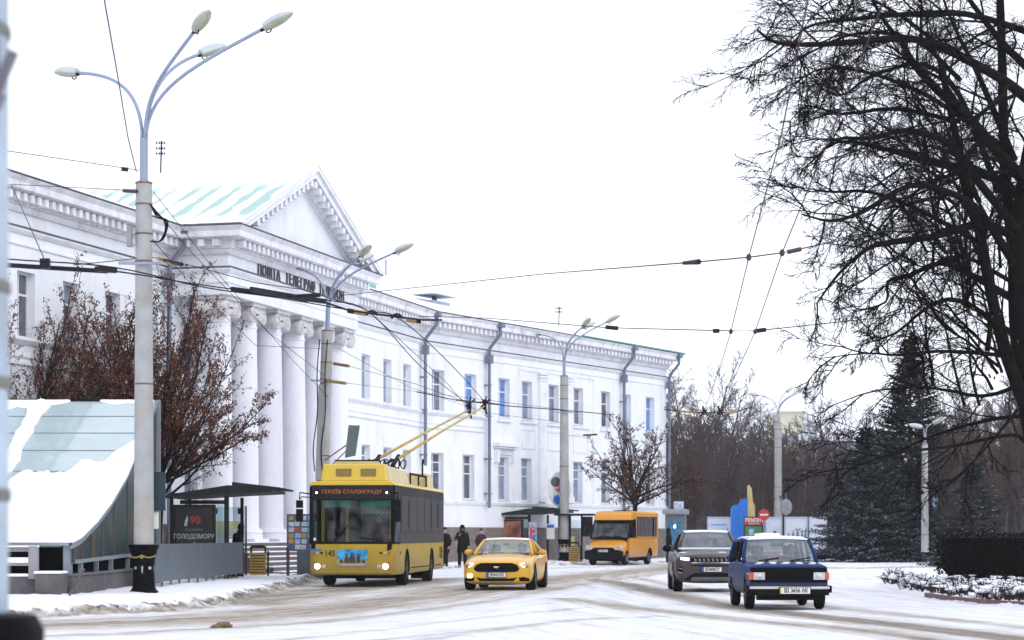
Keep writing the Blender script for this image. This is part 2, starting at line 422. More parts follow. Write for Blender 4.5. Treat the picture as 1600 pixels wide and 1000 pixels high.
# ------------------------------------------------------------------ the white classical building
V2 = lambda a: Vector((a[0], a[1]))
P1 = V2((-12.25,80.4)); PD = V2((.2485,.9686)); PN = V2((.9686,-.2485))
LD = V2((.272,.962)).normalized(); L0 = P1-LD*33
Q1 = P1+PN*2.2+PD*.0; Q2 = Q1+PD*14.7; P2 = P1+PD*14.7
P3 = V2((-4.35,110.3)); P4 = V2((9.34,135.7))
AD = (P3-P2).normalized(); BD = (P4-P3).normalized(); BN = V2((BD.y,-BD.x)); P5 = P4-BN*15
SIDE = [tuple(p) for p in (L0,P1,Q1,Q2,P2,P3,P4,P5)]
WINGS = [[tuple(p) for p in (L0,P1)], [tuple(p) for p in (P2,P3,P4,P5)]]
root_b = empty('post_office_building', (P3.x,P3.y,0), label='long white classical building with columned portico, pediment and two rows of windows', cat='building')
def fr(o, d):        # local frame: u along the facade, v outward (to the street), z
    n = V2((d.y,-d.x)); return Matrix(((d.x, n.x, 0, o.x), (d.y, n.y, 0, o.y), (0,0,1,0), (0,0,0,1)))
FL = fr(L0, LD); FP = fr(Q1, PD); FB = fr(P1, PD); FA = fr(P2, AD); FBB = fr(P3, BD)
LL = (P1-L0).length; LP = 14.7; LA = (P3-P2).length; LB = (P4-P3).length
def sweep(mb, path, prof, mi=None, cap=True):
    path = [V2(p) for p in path]; k = len(path); m = len(prof); vs = []; fs = []
    for i, p in enumerate(path):
        ds = []
        if i > 0: ds.append((path[i]-path[i-1]).normalized())
        if i < k-1: ds.append((path[i+1]-path[i]).normalized())
        ns = [V2((d.y,-d.x)) for d in ds]
        if len(ns) == 2: mm = (ns[0]+ns[1]).normalized(); mm = mm/max(.3, mm.dot(ns[0]))
        else: mm = ns[0]
        for (v, z) in prof: q = p+mm*v; vs.append((q.x, q.y, z))
    for i in range(k-1):
        for j in range(m-1): fs.append((i*m+j, i*m+j+1, (i+1)*m+j+1, (i+1)*m+j))
    if cap: fs.append(tuple(range(m))); fs.append(tuple((k-1)*m+j for j in range(m)))
    mb.add(vs, fs, mi)
def wall(name, M, length, holes, z1=12.1, parts=None):
    b = MB(); b.M = M
    us = sorted({0, length, *[h[0] for h in holes], *[h[1] for h in holes]})
    zs = sorted({0, z1, *[h[2] for h in holes], *[h[3] for h in holes]})
    for a, c in zip(us, us[1:]):
        for e, f in zip(zs, zs[1:]):
            if any(h[0]-1e-6 <= a and c <= h[1]+1e-6 and h[2]-1e-6 <= e and f <= h[3]+1e-6 for h in holes): continue
            b.add([(a,0,e),(c,0,e),(c,0,f),(a,0,f)], [(0,1,2,3)])
    D = -.32
    for (a, c, e, f) in holes:
        b.add([(a,0,e),(c,0,e),(c,D,e),(a,D,e)], [(0,1,2,3)]); b.add([(a,0,f),(c,0,f),(c,D,f),(a,D,f)], [(3,2,1,0)])
        b.add([(a,0,e),(a,0,f),(a,D,f),(a,D,e)], [(0,1,2,3)]); b.add([(c,0,e),(c,0,f),(c,D,f),(c,D,e)], [(3,2,1,0)])
    return b.build(name, WALL, root_b, world=True, fix=False)
def usolve(M, px):
    k = (px-800)/F; ox, oy = M[0][3], M[1][3]; dx, dy = M[0][0], M[1][0]
    return (k*oy-ox)/(dx-k*dy)
PANES = {'dark': mat('pane_dark', (.075,.085,.12), .08, var=.6, scale=1.2, spec=.8), 'grey': mat('pane_curtain', (.15,.18,.25), .12, var=.5, scale=2.0, spec=.8),
         'blue': mat('pane_blue', (.085,.22,.52), .1, var=.6, scale=1.6, spec=.8, dirt=(.10,.12,.2), dscale=1.4, damt=.6), 'pale': mat('pane_pale', (.22,.28,.40), .12, var=.4, scale=2, spec=.8)}
FRAME = mat('window_frame_white', (.72,.74,.78), .5, var=.08)
_wm = {}
def window(M, u0, u1, z0, z1, kind, lower):
    w = round(u1-u0, 1); u0 = (u0+u1)/2-w/2; u1 = u0+w; h = z1-z0; key = (w, round(h,2), lower)
    if key not in _wm:
        b = MB(); t = .065
        b.box(0,t,0,.07,0,h); b.box(w-t,w,0,.07,0,h); b.box(t,w-t,0,.07,0,t); b.box(t,w-t,0,.07,h-t,h)
        xm = w*.42
        if lower:
            for zz in (h*.52+.1, h*.78): b.box(t,w-t,.004,.066,zz,zz+.06)
            b.box(xm,xm+.055,.01,.06,t,h-t)
        else:
            b.box(t,w-t,.004,.066,h*.64,h*.64+.07); b.box(xm,xm+.06,.01,.06,t,h-t)
        b.box(-.06,w+.06,.02,.36,-.06,.0)
        p = MB(); p.add([(.03,.02,.03),(w-.03,.02,.03),(w-.03,.02,h-.03),(.03,.02,h-.03)], [(0,1,2,3)])
        _wm[key] = (b.mesh('window', FRAME), p)
    fm, p = _wm[key]
    o = bpy.data.objects.new('window', fm); COL.objects.link(o); o.parent = root_b
    inv = Matrix.Translation(-root_b.location)
    o.matrix_local = inv @ M @ Matrix.Translation((u0, -.30, z0))
    pk = (key, kind)
    if pk not in _wm: _wm[pk] = p.mesh('pane', PANES[kind], fix=False)
    q = bpy.data.objects.new('pane', _wm[pk]); COL.objects.link(q); q.parent = o
UPZ = (7.68, 9.72); LOZ = (3.32, 5.6)
hl = []; wl = []
# left wing
for k in range(8):
    px = None
    u = usolve(FL, 27) - 0 + (k-4)*3.05
    if u < .5 or u+1.15 > LL-.4: continue
    hl.append((u,u+1.15,*UPZ)); wl.append((FL,u,u+1.15,*UPZ,['dark','grey'][k % 2],False))
    hl.append((u,u+1.15,*LOZ)); wl.append((FL,u,u+1.15,*LOZ,['grey','dark'][k % 2],True))
wall('left_wing_wall', FL, LL, hl)
# behind the columns
hp = []
for k in range(5):
    u = 1.5+k*2.8-.65+.4
    hp.append((u,u+1.3,6.9,9.3)); wl.append((FB,u,u+1.3,6.9,9.3,'dark',False))
    hp.append((u,u+1.3,2.4,5.4)); wl.append((FB,u,u+1.3,2.4,5.4,'grey',True))
wall('portico_back_wall', FB, LP, hp, z1=10.3)
ha = []
for i, (a, c) in enumerate(((565,577),(599,611),(630,642))):
    u0 = usolve(FA, a); u1 = u0+1.22
    ha.append((u0,u1,*UPZ)); wl.append((FA,u0,u1,*UPZ,'pale',False))
    ha.append((u0,u1,*LOZ)); wl.append((FA,u0,u1,*LOZ,'grey',True))
wall('near_right_wing_wall', FA, LA, ha)
hb = []
for i, (a, kk) in enumerate(((675,'grey'),(726,'blue'),(779,'blue'),(815,'pale'),(857,'grey'),(896,'grey'),(939,'dark'),(972,'blue'),(1009,'blue'))):
    u0 = usolve(FBB, a); u1 = u0+1.22
    hb.append((u0,u1,*UPZ)); wl.append((FBB,u0,u1,*UPZ,kk,False))
for i, (a, kk) in enumerate(((674,'dark'),(723,'dark'),(778,'pale'),(814,'pale'),(895,'pale'),(939,'grey'),(972,'grey'),(1009,'grey'))):
    u0 = usolve(FBB, a); u1 = u0+1.22
    hb.append((u0,u1,*LOZ)); wl.append((FBB,u0,u1,*LOZ,kk,True))
wall('far_right_wing_wall', FBB, LB, hb)
for w_ in wl: window(*w_)
bb = MB()
sweep(bb, [tuple(P4),tuple(P5)], [(0,0),(0,12.1)], cap=False)
sweep(bb, [tuple(L0),tuple(P1)], [(-14,0),(-14,12.3)], cap=False); sweep(bb, [tuple(P2),tuple(P3),tuple(P4)], [(-15,0),(-15,12.3)], cap=False)
e0 = L0; n0 = V2((LD.y,-LD.x)); bb.add([(e0.x,e0.y,0),(e0.x-n0.x*14,e0.y-n0.y*14,0),(e0.x-n0.x*14,e0.y-n0.y*14,12.3),(e0.x,e0.y,12.3)], [(0,1,2,3)])
bb.build('rear_wall', WALL, root_b, world=True, fix=False)
# entablature of the portico
b = MB(); po = [tuple(P1-PD*0.0), tuple(Q1), tuple(Q2), tuple(P2)]
def ring_prism(poly, z0, z1):
    b.prism(poly, z0, z1, axis='z')
ring_prism(po, 10.09, 12.1)
b.build('entablature', WALL, root_b, world=True)
# cornice, string courses, base
b = MB(); sweep(b, SIDE, [(0,11.50),(.10,11.52),(.14,11.60),(.14,11.70),(.22,11.72),(.22,12.02),(.62,12.04),(.70,12.08),(.70,12.28),(.80,12.40),(.82,12.44),(0,12.5)])
b.build('cornice', TRIMD, root_b, world=True)
b = MB(); sweep(b, SIDE, [(0,12.505),(.84,12.445),(.86,12.46),(.86,12.49),(0,12.56)]); b.build('gutter_edge', FLASH, root_b, world=True)
for a_, c_ in zip(SIDE[:-1], SIDE[1:]):
    b = MB()
    a_ = V2(a_); c_ = V2(c_); d = (c_-a_).normalized(); L = (c_-a_).length; M = fr(a_, d); b.M = M
    n = int(L/.46)
    for i in range(n):
        u = (i+.5)*L/n; b.box(u-.11, u+.11, .20, .56, 11.76, 12.01)
    b.build('dentil_course', TRIMD, root_b, world=True)
b = MB(); sweep(b, SIDE, [(0,10.85),(.06,10.87),(.14,10.97),(.14,11.03),(0,11.04)]); b.build('architrave_moulding', TRIM, root_b, world=True)
b = MB(); sweep(b, SIDE, [(0,11.045),(.17,11.035),(.17,11.085),(0,11.10)]); b.build('flashing_strip', FLASH, root_b, world=True)
b = MB()
sweep(b, SIDE, [(0,10.50),(.05,10.51),(.05,10.56),(0,10.57)])
SA = [tuple(P2), tuple(P3), tuple(P3+BD*6.1)]
for pth in (WINGS[0], SA):
    sweep(b, pth, [(0,7.42),(.05,7.44),(.16,7.56),(.16,7.62),(0,7.66)])
    sweep(b, pth, [(0,7.02),(.05,7.03),(.05,7.10),(0,7.11)]); sweep(b, pth, [(0,6.78),(.08,6.80),(.08,6.88),(0,6.90)])
for pth in WINGS: sweep(b, pth, [(0,3.02),(.06,3.04),(.10,3.16),(.10,3.22),(0,3.26)])
b.build('string_courses', TRIM, root_b, world=True)
b = MB()
for pth in WINGS: sweep(b, pth, [(0,-.1),(.10,-.1),(.10,1.85),(0,1.9)])
b.build('stone_base', STONE, root_b, world=True)
# pilasters, panels and hoods of the far wing
def pil(px, w=.75):
    b = MB(); b.M = FBB; u = usolve(FBB, px); b.box(u-w/2,u+w/2,0,.14,3.3,10.0); b.box(u-w/2-.08,u+w/2+.08,0,.20,3.28,3.62); b.box(u-w/2-.1,u+w/2+.1,0,.22,10.0,10.12); b.box(u-w/2-.05,u+w/2+.05,0,.18,9.82,9.9); b.box(u-w/2-.14,u+w/2+.14,0,.26,10.15,10.24); b.build('pilaster', TRIM, root_b, world=True)
pil(846); pil(887)
ua, ub = usolve(FBB,811), usolve(FBB,926)
b = MB(); b.M = FBB
b.box(ua-.10,ub+.10,0,.05,10.28,10.42); b.box(ua-.12,ua-.02,0,.05,3.3,10.27); b.box(ub+.02,ub+.12,0,.05,3.3,10.27)
b.build('panel_frame', TRIM, root_b, world=True)
for a, c in ((813,838),(854,878),(894,920)):
    b = MB(); b.M = FBB
    x0, x1 = usolve(FBB,a), usolve(FBB,c)
    b.box(x0,x1,0,.12,7.46,7.58); b.box(x0+.1,x1-.1,0,.04,6.1,6.2); b.box(x0+.1,x1-.1,0,.04,7.1,7.2); b.box(x0+.1,x0+.2,0,.04,6.2,7.1); b.box(x1-.2,x1-.1,0,.04,6.2,7.1); b.build('apron_panel', TRIM, root_b, world=True)
for px in (779,939):
    b = MB(); b.M = FBB; x0 = usolve(FBB,px); b.box(x0-.15,x0+1.28,0,.14,7.44,7.56); b.box(x0-.13,x0+1.26,0,.13,7.563,7.60); b.build('window_sill', TRIM, root_b, world=True)
b = MB(); b.M = FBB
x0 = usolve(FBB,778); b.box(x0-.55,x0+1.68,0,.42,6.12,6.26); b.box(x0-.48,x0+1.61,0,.34,6.02,6.10); b.box(x0-.4,x0+1.53,0,.10,5.72,6.0); b.box(x0-.42,x0-.2,0,.24,5.3,6.0); b.box(x0+1.33,x0+1.55,0,.24,5.3,6.0)
b.build('window_hood', TRIM, root_b, world=True)
b = MB(); b.M = FBB; x0 = usolve(FBB,778)
b.box(x0-.53,x0+1.66,.0,.40,6.263,6.33); 
b.build('ledge_snow', SNOW, root_b, world=True, bevel=.02)
# downpipes
def downpipe(M, u, z0, kink=True):
    b = MB(); b.M = M
    b.prism([(-.22,0),(.22,0),(.14,-.4),(-.14,-.4)], .62, 1.0, axis='y') if False else b.box(u-.2,u+.2,.62,.98,12.2,12.46)
    pts = [(u,.80,12.2),(u,.80,11.85),(u-.1,.55,11.5),(u-.2,.3,11.15),(u-.2,.26,10.8),(u-.2,.26,z0)]
    b.tube(pts, .085, 10); b.box(u-.36,u-.04,.12,.42,10.35,10.8)
    for z in (9.2,7.6,5.4,3.6):
        if z > z0: b.box(u-.33,u-.07,.0,.34,z,z+.07)
    b.build('downpipe', PIPE, root_b, world=True)
downpipe(FA, LA-.35, 4.9); downpipe(FBB, usolve(FBB,757)+.25, 2.9); downpipe(FBB, usolve(FBB,969)+.2, 2.5); downpipe(FBB, LB+.1, .5); downpipe(FL, LL-.5, .5)
# lettering on the frieze
def letters(txt, u, size):
    me = text_mesh(txt, size, bold=.010, depth=.018, align='LEFT', spacing=1.16, sx=1.0)
    me.materials.append(mat('letter_metal', (.06,.055,.075), .6, var=.2)); me.transform(FP @ Matrix.Translation((u, .04, 11.30)) @ Matrix.Rotation(R(90),4,'X') @ Matrix.Scale(1,4))
    # mirror so it reads from the street
    o = bpy.data.objects.new('lettering', me); COL.objects.link(o); o.parent = root_b; o.matrix_parent_inverse = Matrix.Translation(root_b.location).inverted()
    return o
letters('ПОШТА', 2.85, .58); letters('ТЕЛЕГРАФ', 5.8, .58); letters('ТЕЛЕФОН', 9.65, .58)
# pediment
zb, zt, mid, ov = 12.5, 15.75, 7.35, .82
sl_ = (zt-zb)/(mid+ov)
b = MB(); b.M = FP
b.prism([(-ov+.4,zb),(LP+ov-.4,zb),(mid,zt-.2)], -.25, .02); b.build('tympanum', WALL, root_b, world=True)
b = MB(); b.M = FP
for s_ in (-1, 1):
    X = lambda u: mid+s_*(u-mid)*-1 if s_ > 0 else u
    P = lambda u, d: (X(u), zb+(u+ov)*sl_-d)
    for (d0, d1, v1) in ((.0,.14,.84),(.145,.40,.72),(.405,.62,.26),(.625,.72,.12)):
        st = -ov+ (d1/sl_)
        b.prism([(X(-ov+d0/sl_), zb), P(mid, d0), P(mid, d1), (X(st), zb)], .0 if d0 > 0 else -.1, v1)
b.build('raking_cornice', TRIM, root_b, world=True)
b = MB(); b.M = FP; L = math.hypot(mid+ov, zt-zb); nn = 17
for s_ in (-1, 1):
    for i in range(2, nn):
        t = (i+.5)/nn*(mid+ov); u = t-ov; z = zb+t*sl_-.43
        if z-.25 < zb+.02: continue
        uu = u if s_ < 0 else 2*mid-u
        b.box(uu-.13,uu+.13,.262,.66,z-.24,z)
b.build('pediment_dentils', TRIMD, root_b, world=True)
# roofs
def roofmat():
    m = mat('snowy_green_roof', (.86,.88,.93), .6, var=.03, scale=2)
    n = m.node_tree.nodes; l = m.node_tree.links; b_ = n['Principled BSDF']; src = b_.inputs['Base Color'].links[0].from_socket
    uv = n.new('ShaderNodeAttribute'); uv.attribute_name = 'roofuv'
    sp = n.new('ShaderNodeSeparateXYZ'); l.new(uv.outputs['Vector'], sp.inputs[0])
    w1 = n.new('ShaderNodeMath'); w1.operation = 'PINGPONG'; w1.inputs[1].default_value = .43; l.new(sp.outputs['X'], w1.inputs[0])
    nz = n.new('ShaderNodeTexNoise'); nz.inputs['Scale'].default_value = 1.0; nz.inputs['Detail'].default_value = 5
    mp = n.new('ShaderNodeMapping'); mp.inputs['Scale'].default_value = (1.1,.45,1); l.new(uv.outputs['Vector'], mp.inputs[0]); l.new(mp.outputs[0], nz.inputs['Vector'])
    a = n.new('ShaderNodeMath'); a.operation = 'MULTIPLY_ADD'; a.inputs[1].default_value = 1.0; a.inputs[2].default_value = -.52; l.new(nz.outputs['Fac'], a.inputs[0])
    c = n.new('ShaderNodeMath'); c.operation = 'ADD'; l.new(w1.outputs[0], c.inputs[0]); l.new(a.outputs[0], c.inputs[1])
    rp = n.new('ShaderNodeValToRGB'); rp.color_ramp.elements[0].position = .20; rp.color_ramp.elements[1].position = .27; l.new(c.outputs[0], rp.inputs[0])
    # only the belt above the eave has shed its snow
    b1 = n.new('ShaderNodeValToRGB'); e = b1.color_ramp.elements; e[0].position = .08; e[0].color = (0,0,0,1); e[1].position = .14; e[1].color = (1,1,1,1)
    e2 = e.new(.60); e2.color = (1,1,1,1); e3 = e.new(.8); e3.color = (0,0,0,1); l.new(sp.outputs['Z'], b1.inputs[0])
    mu = n.new('ShaderNodeMath'); mu.operation = 'MULTIPLY'; l.new(rp.outputs[0], mu.inputs[0]); l.new(b1.outputs[0], mu.inputs[1])
    mx = n.new('ShaderNodeMix'); mx.data_type = 'RGBA'; l.new(mu.outputs[0], mx.inputs['Factor']); l.new(src, mx.inputs['A']); mx.inputs['B'].default_value = (.34,.52,.48,1)
    l.new(mx.outputs['Result'], b_.inputs['Base Color']); return m
RM = roofmat()
def roofplane(c4, nu=1):     # c4: eave a, eave b, ridge b, ridge a (world)
    b = MB(); b.add(c4, [(0,1,2,3)]); me = b.mesh('roof', RM, fix=False)
    a = me.attributes.new('roofuv', 'FLOAT_VECTOR', 'POINT'); Lu = (Vector(c4[1])-Vector(c4[0])).length; Lw = (Vector(c4[3])-Vector(c4[0])).length
    vals = [0,0,0, Lu,0,0, Lu,Lw,1, 0,Lw,1]; a.data.foreach_set('vector', vals)
    o = bpy.data.objects.new('roof', me); COL.objects.link(o); o.parent = root_b; o.matrix_parent_inverse = Matrix.Translation(root_b.location).inverted(); return o
def W(M, u, v, z): return tuple(M @ Vector((u, v, z)))
for s_ in (0, 1):
    ue = -ov-.03 if s_ == 0 else LP+ov+.03
    roofplane([W(FP,ue,.86,zb+.02), W(FP,ue,-19,zb+.02), W(FP,mid,-19,zt+.03), W(FP,mid,.86,zt+.03)])
b = MB()
b.M = FP; b.prism([(-.2,zb+.1),(LP+.2,zb+.1),(mid,zt-.05)], -18.9, -18.8)
b.build('rear_gable', WALL, root_b, world=True)
b = MB(); sweep(b, WINGS[0], [(.84,12.50),(.80,12.56),(-7,14.7),(-14.5,12.3)], cap=True)
sweep(b, [tuple(P2+AD*.0), tuple(P3), tuple(P4-BD*6.5)], [(.84,12.50),(.80,12.56),(-7,14.9),(-15.5,12.3)], cap=False)
pe = P4-BD*6.5; c1 = P4+BN*.83+BD*.83; c2 = P4-BN*15.6+BD*.83; rg_ = pe-BN*7; e1 = pe+BN*.83; e2 = pe-BN*15.5
b.add([(c1.x,c1.y,12.52),(c2.x,c2.y,12.45),(rg_.x,rg_.y,14.9),(e1.x,e1.y,12.52),(e2.x,e2.y,12.3)], [(0,1,2),(3,0,2),(1,4,2)])
b.build('wing_roof', SNOW, root_b, world=True)
GREEN = mat('green_sheet', (.10,.42,.32), .5, var=.15)
b = MB(); b.M = FA; b.box(3.2,11.6,-1.9,-.9,12.6,13.35); b.box(9.6,9.7,-.88,-.84,12.6,13.6); b.build('snow_guard', GREEN, root_b, world=True)
b = MB(); b.M = FA; b.box(1.0,1.9,-3.9,-3.1,12.9,14.35); b.build('chimney', TRIM, root_b, world=True)
b = MB(); b.M = FBB; ue = LB*.55
b.box(ue,LB+.87,.75,.89,12.50,12.56); b.build('roof_edge', GREEN, root_b, world=True)
# roof ventilator
b = MB(); b.M = FBB; b.box(4.6,6.4,-3.0,-2.2,13.2,13.62,0); b.box(5.4,5.6,-2.7,-2.5,13.6,13.95,1); b.add([(4.2,-3.3,13.9),(6.8,-3.3,13.9),(6.8,-1.9,13.9),(4.2,-1.9,13.9),(5.5,-2.6,14.1)], [(0,1,4),(1,2,4),(2,3,4),(3,0,4),(3,2,1,0)], 0)
b.build('roof_ventilator', [mat('vent_paint', (.28,.36,.46), .5), FLASH], root_b, world=True)
# columns
CAPM = mat('capital_stone', (.64,.63,.64), .9, var=.18, scale=6, bump=.4, dirt=(.30,.26,.22), dscale=5, damt=.7)
COLM = mat('column_plaster', (.81,.82,.875), .85, var=.04, scale=.9, bump=.15, dirt=(.5,.5,.53), dscale=.9, damt=.4)
prof = [(.70,1.36),(.70,1.50),(.66,1.52),(.70,1.60),(.66,1.70),(.58,1.73)]
for i in range(13):
    t = i/12; prof.append((.555-.085*t**1.6, 1.78+t*7.35))
prof[13:13] = []
prof += [(.50,9.16),(.50,9.22),(.46,9.25),(.46,9.42)]
b = MB(); b.lathe(prof, 40)
for z in (2.9,4.3,5.7,7.1): b.lathe([(.50,z),(.562-.085*((z-1.78)/7.35)**1.6,z+.0),(.562-.085*((z-1.78)/7.35)**1.6,z+.02),(.50,z+.02)], 40)
b.box(-.72,.72,-.72,.72,1.2,1.36)
cm = b.mesh('column', COLM); smooth_by_angle(cm, 40)
b = MB()
b.lathe([(.47,9.40),(.56,9.50),(.56,9.62),(.48,9.66)], 32)
b.box(-.56,.56,-.52,.52,9.72,9.95); b.box(-.66,.66,-.62,.62,9.95,10.085)
for su in (-1, 1):
    c = (su*.52, 0, 9.62)
    b.lathe([(.05,-.55),(.28,-.55),(.30,-.53),(.30,-.44),(.22,-.2),(.20,0),(.22,.2),(.30,.44),(.30,.53),(.28,.55),(.05,.55)], 22, c, axis='y')
    for sv in (-1, 1):
        pts = []
        for k in range(34):
            t = k/33; a = t*4.6*math.pi; r = .26*(1-t)+.04; pts.append((c[0]+su*r*math.sin(a)*1, sv*.56, c[2]+r*math.cos(a)))
        b.tube(pts, [.035]*34, 5)
        b.ell((c[0], sv*.57, c[2]), (.06,.05,.06), 8, 5)
cp = b.mesh('capital', CAPM); smooth_by_angle(cp, 50)
for i in range(6):
    M = FP @ Matrix.Translation((.78+i*(LP-1.56)/5, -.72, 0))
    o = bpy.data.objects.new('column', cm); COL.objects.link(o); o.parent = root_b; o.matrix_local = Matrix.Translation(-root_b.location) @ M
    c = bpy.data.objects.new('capital', cp); COL.objects.link(c); c.parent = o
# stylobate and steps
b = MB(); b.M = FP
for i in range(7):
    z = 1.2-.17*i; d = .36*i
    b.box(-.25-d*.35, LP+.25+d*.35, -2.35, .25+d, z-.17 if i < 6 else -.1, z, 0)
b.build('steps', mat('step_stone', (.13,.10,.10), .8, var=.3, scale=3), root_b, world=True)
b = MB(); b.M = FP
for i in range(1, 7):
    z = 1.2-.17*i; d = .36*i
    b.box(-.25-d*.35+.02, LP+.25+d*.35-.02, .25+d-.36+.004, .25+d-.03, z+.002, z+.06)
b.box(-.2, LP+.2, -.1, .22, 1.202, 1.25)
b.build('step_snow', SNOW, root_b, world=True, bevel=.03)
# roof aerials, standing on the roof
def aerial(p, h, lab, n):
    r = empty('roof_aerial', p, label=lab, cat='aerial'); b = MB(); b.tube([(0,0,0),(0.03,0,h)], .03, 6); b.build('mast', WIREM, r)
    for k in range(n):
        z = h-.08-k*.21; b = MB(); b.tube([(-.19,0,z),(.19,0,z)], .018, 5)
        for q in (-.17,-.05,.06,.16): b.tube([(q,0,z-.05),(q,0,z+.07)], .018, 5)
        b.build('crossbar', WIREM, r)
    return r
p = at(251,262,86); p.z = 14.7; aerial(at(251,270,88), 1.25, 'small aerial with three crossbars above the left roof, beside the near lamp post', 3)
aerial(at(873,511,128), 1.15, 'small aerial standing on the roof of the right wing', 2)
# oval sign projecting from the wall between the pilasters
RED = mat('sign_red', (.6,.03,.03), .5); BLUE = mat('sign_blue', (.01,.16,.60), .5)
pS = at(874,764,118.5); pS.z = 0
r = empty('oval_sign', pS, R(12), label='white oval sign with red and blue marks, half hidden by the third street lamp', cat='sign')
n = 36; zc = 3.93; b = MB(); b.prism([(.62*math.cos(2*math.pi*k/n), .92*math.sin(2*math.pi*k/n)+zc) for k in range(n)], -.05, .05); b.build('board', WHITEP, r, bevel=.02)
b = MB(); b.prism([(-.22+.26*math.cos(2*math.pi*k/n), zc+.38+.27*math.sin(2*math.pi*k/n)) for k in range(n)], -.075, -.056); b.build('emblem', mat('sign_emblem', (.10,.10,.11), .5, var=.7, scale=8), r)
b = MB(); b.prism([(-.32,zc+.02),(-.02,zc-.18),(.05,zc+.1),(.3,zc+.05),(.3,zc+.3),(.02,zc+.34),(-.1,zc+.0)], -.09, -.076); b.build('red_mark', RED, r)
b = MB(); b.prism([(-.36,zc-.62),(-.28,zc-.28),(-.2,zc-.4),(-.12,zc-.26),(-.02,zc-.42),(.06,zc-.25),(.16,zc-.36),(.26,zc-.24),(.3,zc-.6),(.1,zc-.8),(-.2,zc-.8)], -.07, -.056); b.build('blue_mark', BLUE, r)
b = MB(); b.box(-.05,.05,.05,.12,0,zc+.7); b.box(-.03,.03,.1,2.4,zc+.5,zc+.56); b.build('bracket', STEEL, r)
# ------------------------------------------------------------------ vehicles (local frame: front at y=0 looking to -y, x to the right seen from the front)
def paint(name, col, dirt=(.30,.27,.22), damt=.45, coat=.7, rough=.38, metal=0.0, spray=(.22,.18,.14), spec=.4):
    return mat(name, col, rough, metal=metal, var=.05, scale=2, coat=coat, dirt=dirt, dscale=2.6, damt=damt, spray=spray, spec=spec)
TYRE = mat('tyre', (.010,.010,.011), .9, var=.3, scale=8, bump=.3, bscale=40, spec=.08)
RIM = mat('alloy_rim', (.20,.20,.21), .4, metal=.6, var=.2); RIMD = mat('dark_rim', (.035,.035,.04), .5, metal=.3, var=.2)
TRIMB = mat('black_plastic', (.006,.006,.007), .65, var=.25, dirt=(.03,.028,.025), dscale=4, damt=.4, spec=.06)
SEATM = mat('seat_fabric', (.03,.03,.035), .9, var=.2)
LENS = mat('lamp_lens', (.45,.46,.48), .08, var=.25, scale=14, spec=.9, coat=1.0)
LIT = mat('lit_headlamp', (1,.95,.85), .3, emit=(1,.9,.82), estr=6.0)
LITW = mat('lit_fog_lamp', (1,.9,.6), .3, emit=(1,.78,.45), estr=6.0)
AMBER = mat('amber_lens', (.55,.09,.03), .25, var=.2)
PLATEW = mat('plate_white', (.72,.74,.70), .5, var=.03); PLATEK = mat('plate_letters', (.01,.01,.01), .5); PLATEB = mat('plate_blue', (.0,.13,.5), .5); PLATEY = mat('plate_yellow', (.6,.45,.05), .5)
WSH = glassmat('windscreen_glass', (.62,.78,.80), .13); WSD = glassmat('dark_glass', (.30,.35,.38), .03)
SKIN = mat('skin', (.42,.26,.20), .6); 

def apply_mods(o):
    dg = bpy.context.evaluated_depsgraph_get(); me = bpy.data.meshes.new_from_object(o.evaluated_get(dg)); old = o.data
    o.modifiers.clear(); o.data = me; bpy.data.meshes.remove(old); return o
def loft(name, stations, mats, parent, sub=2, arches=(), ngon=True):
    """stations: (y, [(x,z),...]) half section from bottom centre to top centre, x=0 at both ends"""
    b = MB(); k = len(stations[0][1]); n = 2*k-2
    rings = []
    for y, h in stations:
        full = [(x, y, z) for x, z in h] + [(-x, y, z) for x, z in h[-2:0:-1]]
        rings.append(full)
    v = [p for r_ in rings for p in r_]; f = []
    for i in range(len(rings)-1):
        for j in range(n): f.append((i*n+j, i*n+(j+1) % n, (i+1)*n+(j+1) % n, (i+1)*n+j))
    for base in (0, (len(rings)-1)*n):      # end caps as a quad strip
        for j in range(k-1):
            a, c = j, j+1; d, e = (n-j) % n, n-j-1
            q = [base+a, base+c, base+e, base+d]; q = list(dict.fromkeys(q))
            if len(q) > 2: f.append(tuple(q))
    b.add(v, f); o = b.build(name, mats, parent, smooth=True)
    if sub: m = o.modifiers.new('s', 'SUBSURF'); m.levels = sub; m.render_levels = sub; apply_mods(o)
    cut = []
    for (cy, cz, r_, xi) in arches:
        for s_ in (-1, 1):
            c = MB(); c.cyl((s_*xi, cy, cz), (s_*1.6, cy, cz), r_, 28); c.box(min(s_*xi, s_*1.6), max(s_*xi, s_*1.6), cy-r_, cy+r_, -1.0, cz-.001) if False else None
            co = c.build('cut', TRIMB, parent); cut.append(co); m = o.modifiers.new('b', 'BOOLEAN'); m.object = co; m.operation = 'DIFFERENCE'; m.solver = 'EXACT'
    if cut:
        bpy.context.view_layer.update(); apply_mods(o)
        for c in cut: bpy.data.objects.remove(c)
        # darken the inside of the arches: faces facing away from the body skin
        me = o.data
        if len(me.materials) > 1:
            for p in me.polygons:
                c = p.center
                for (cy, cz, r_, xi) in arches:
                    if math.hypot(c.y-cy, c.z-cz) < r_+.012 and (abs(math.hypot(c.y-cy, c.z-cz)-r_) < .02 or abs(abs(c.x)-xi) < .01): p.material_index = 1
    smooth_by_angle(o.data, 38)
    return o
def bvh(o):
    me = o.data; return BVHTree.FromPolygons([v.co for v in me.vertices], [p.vertices[:] for p in me.polygons])
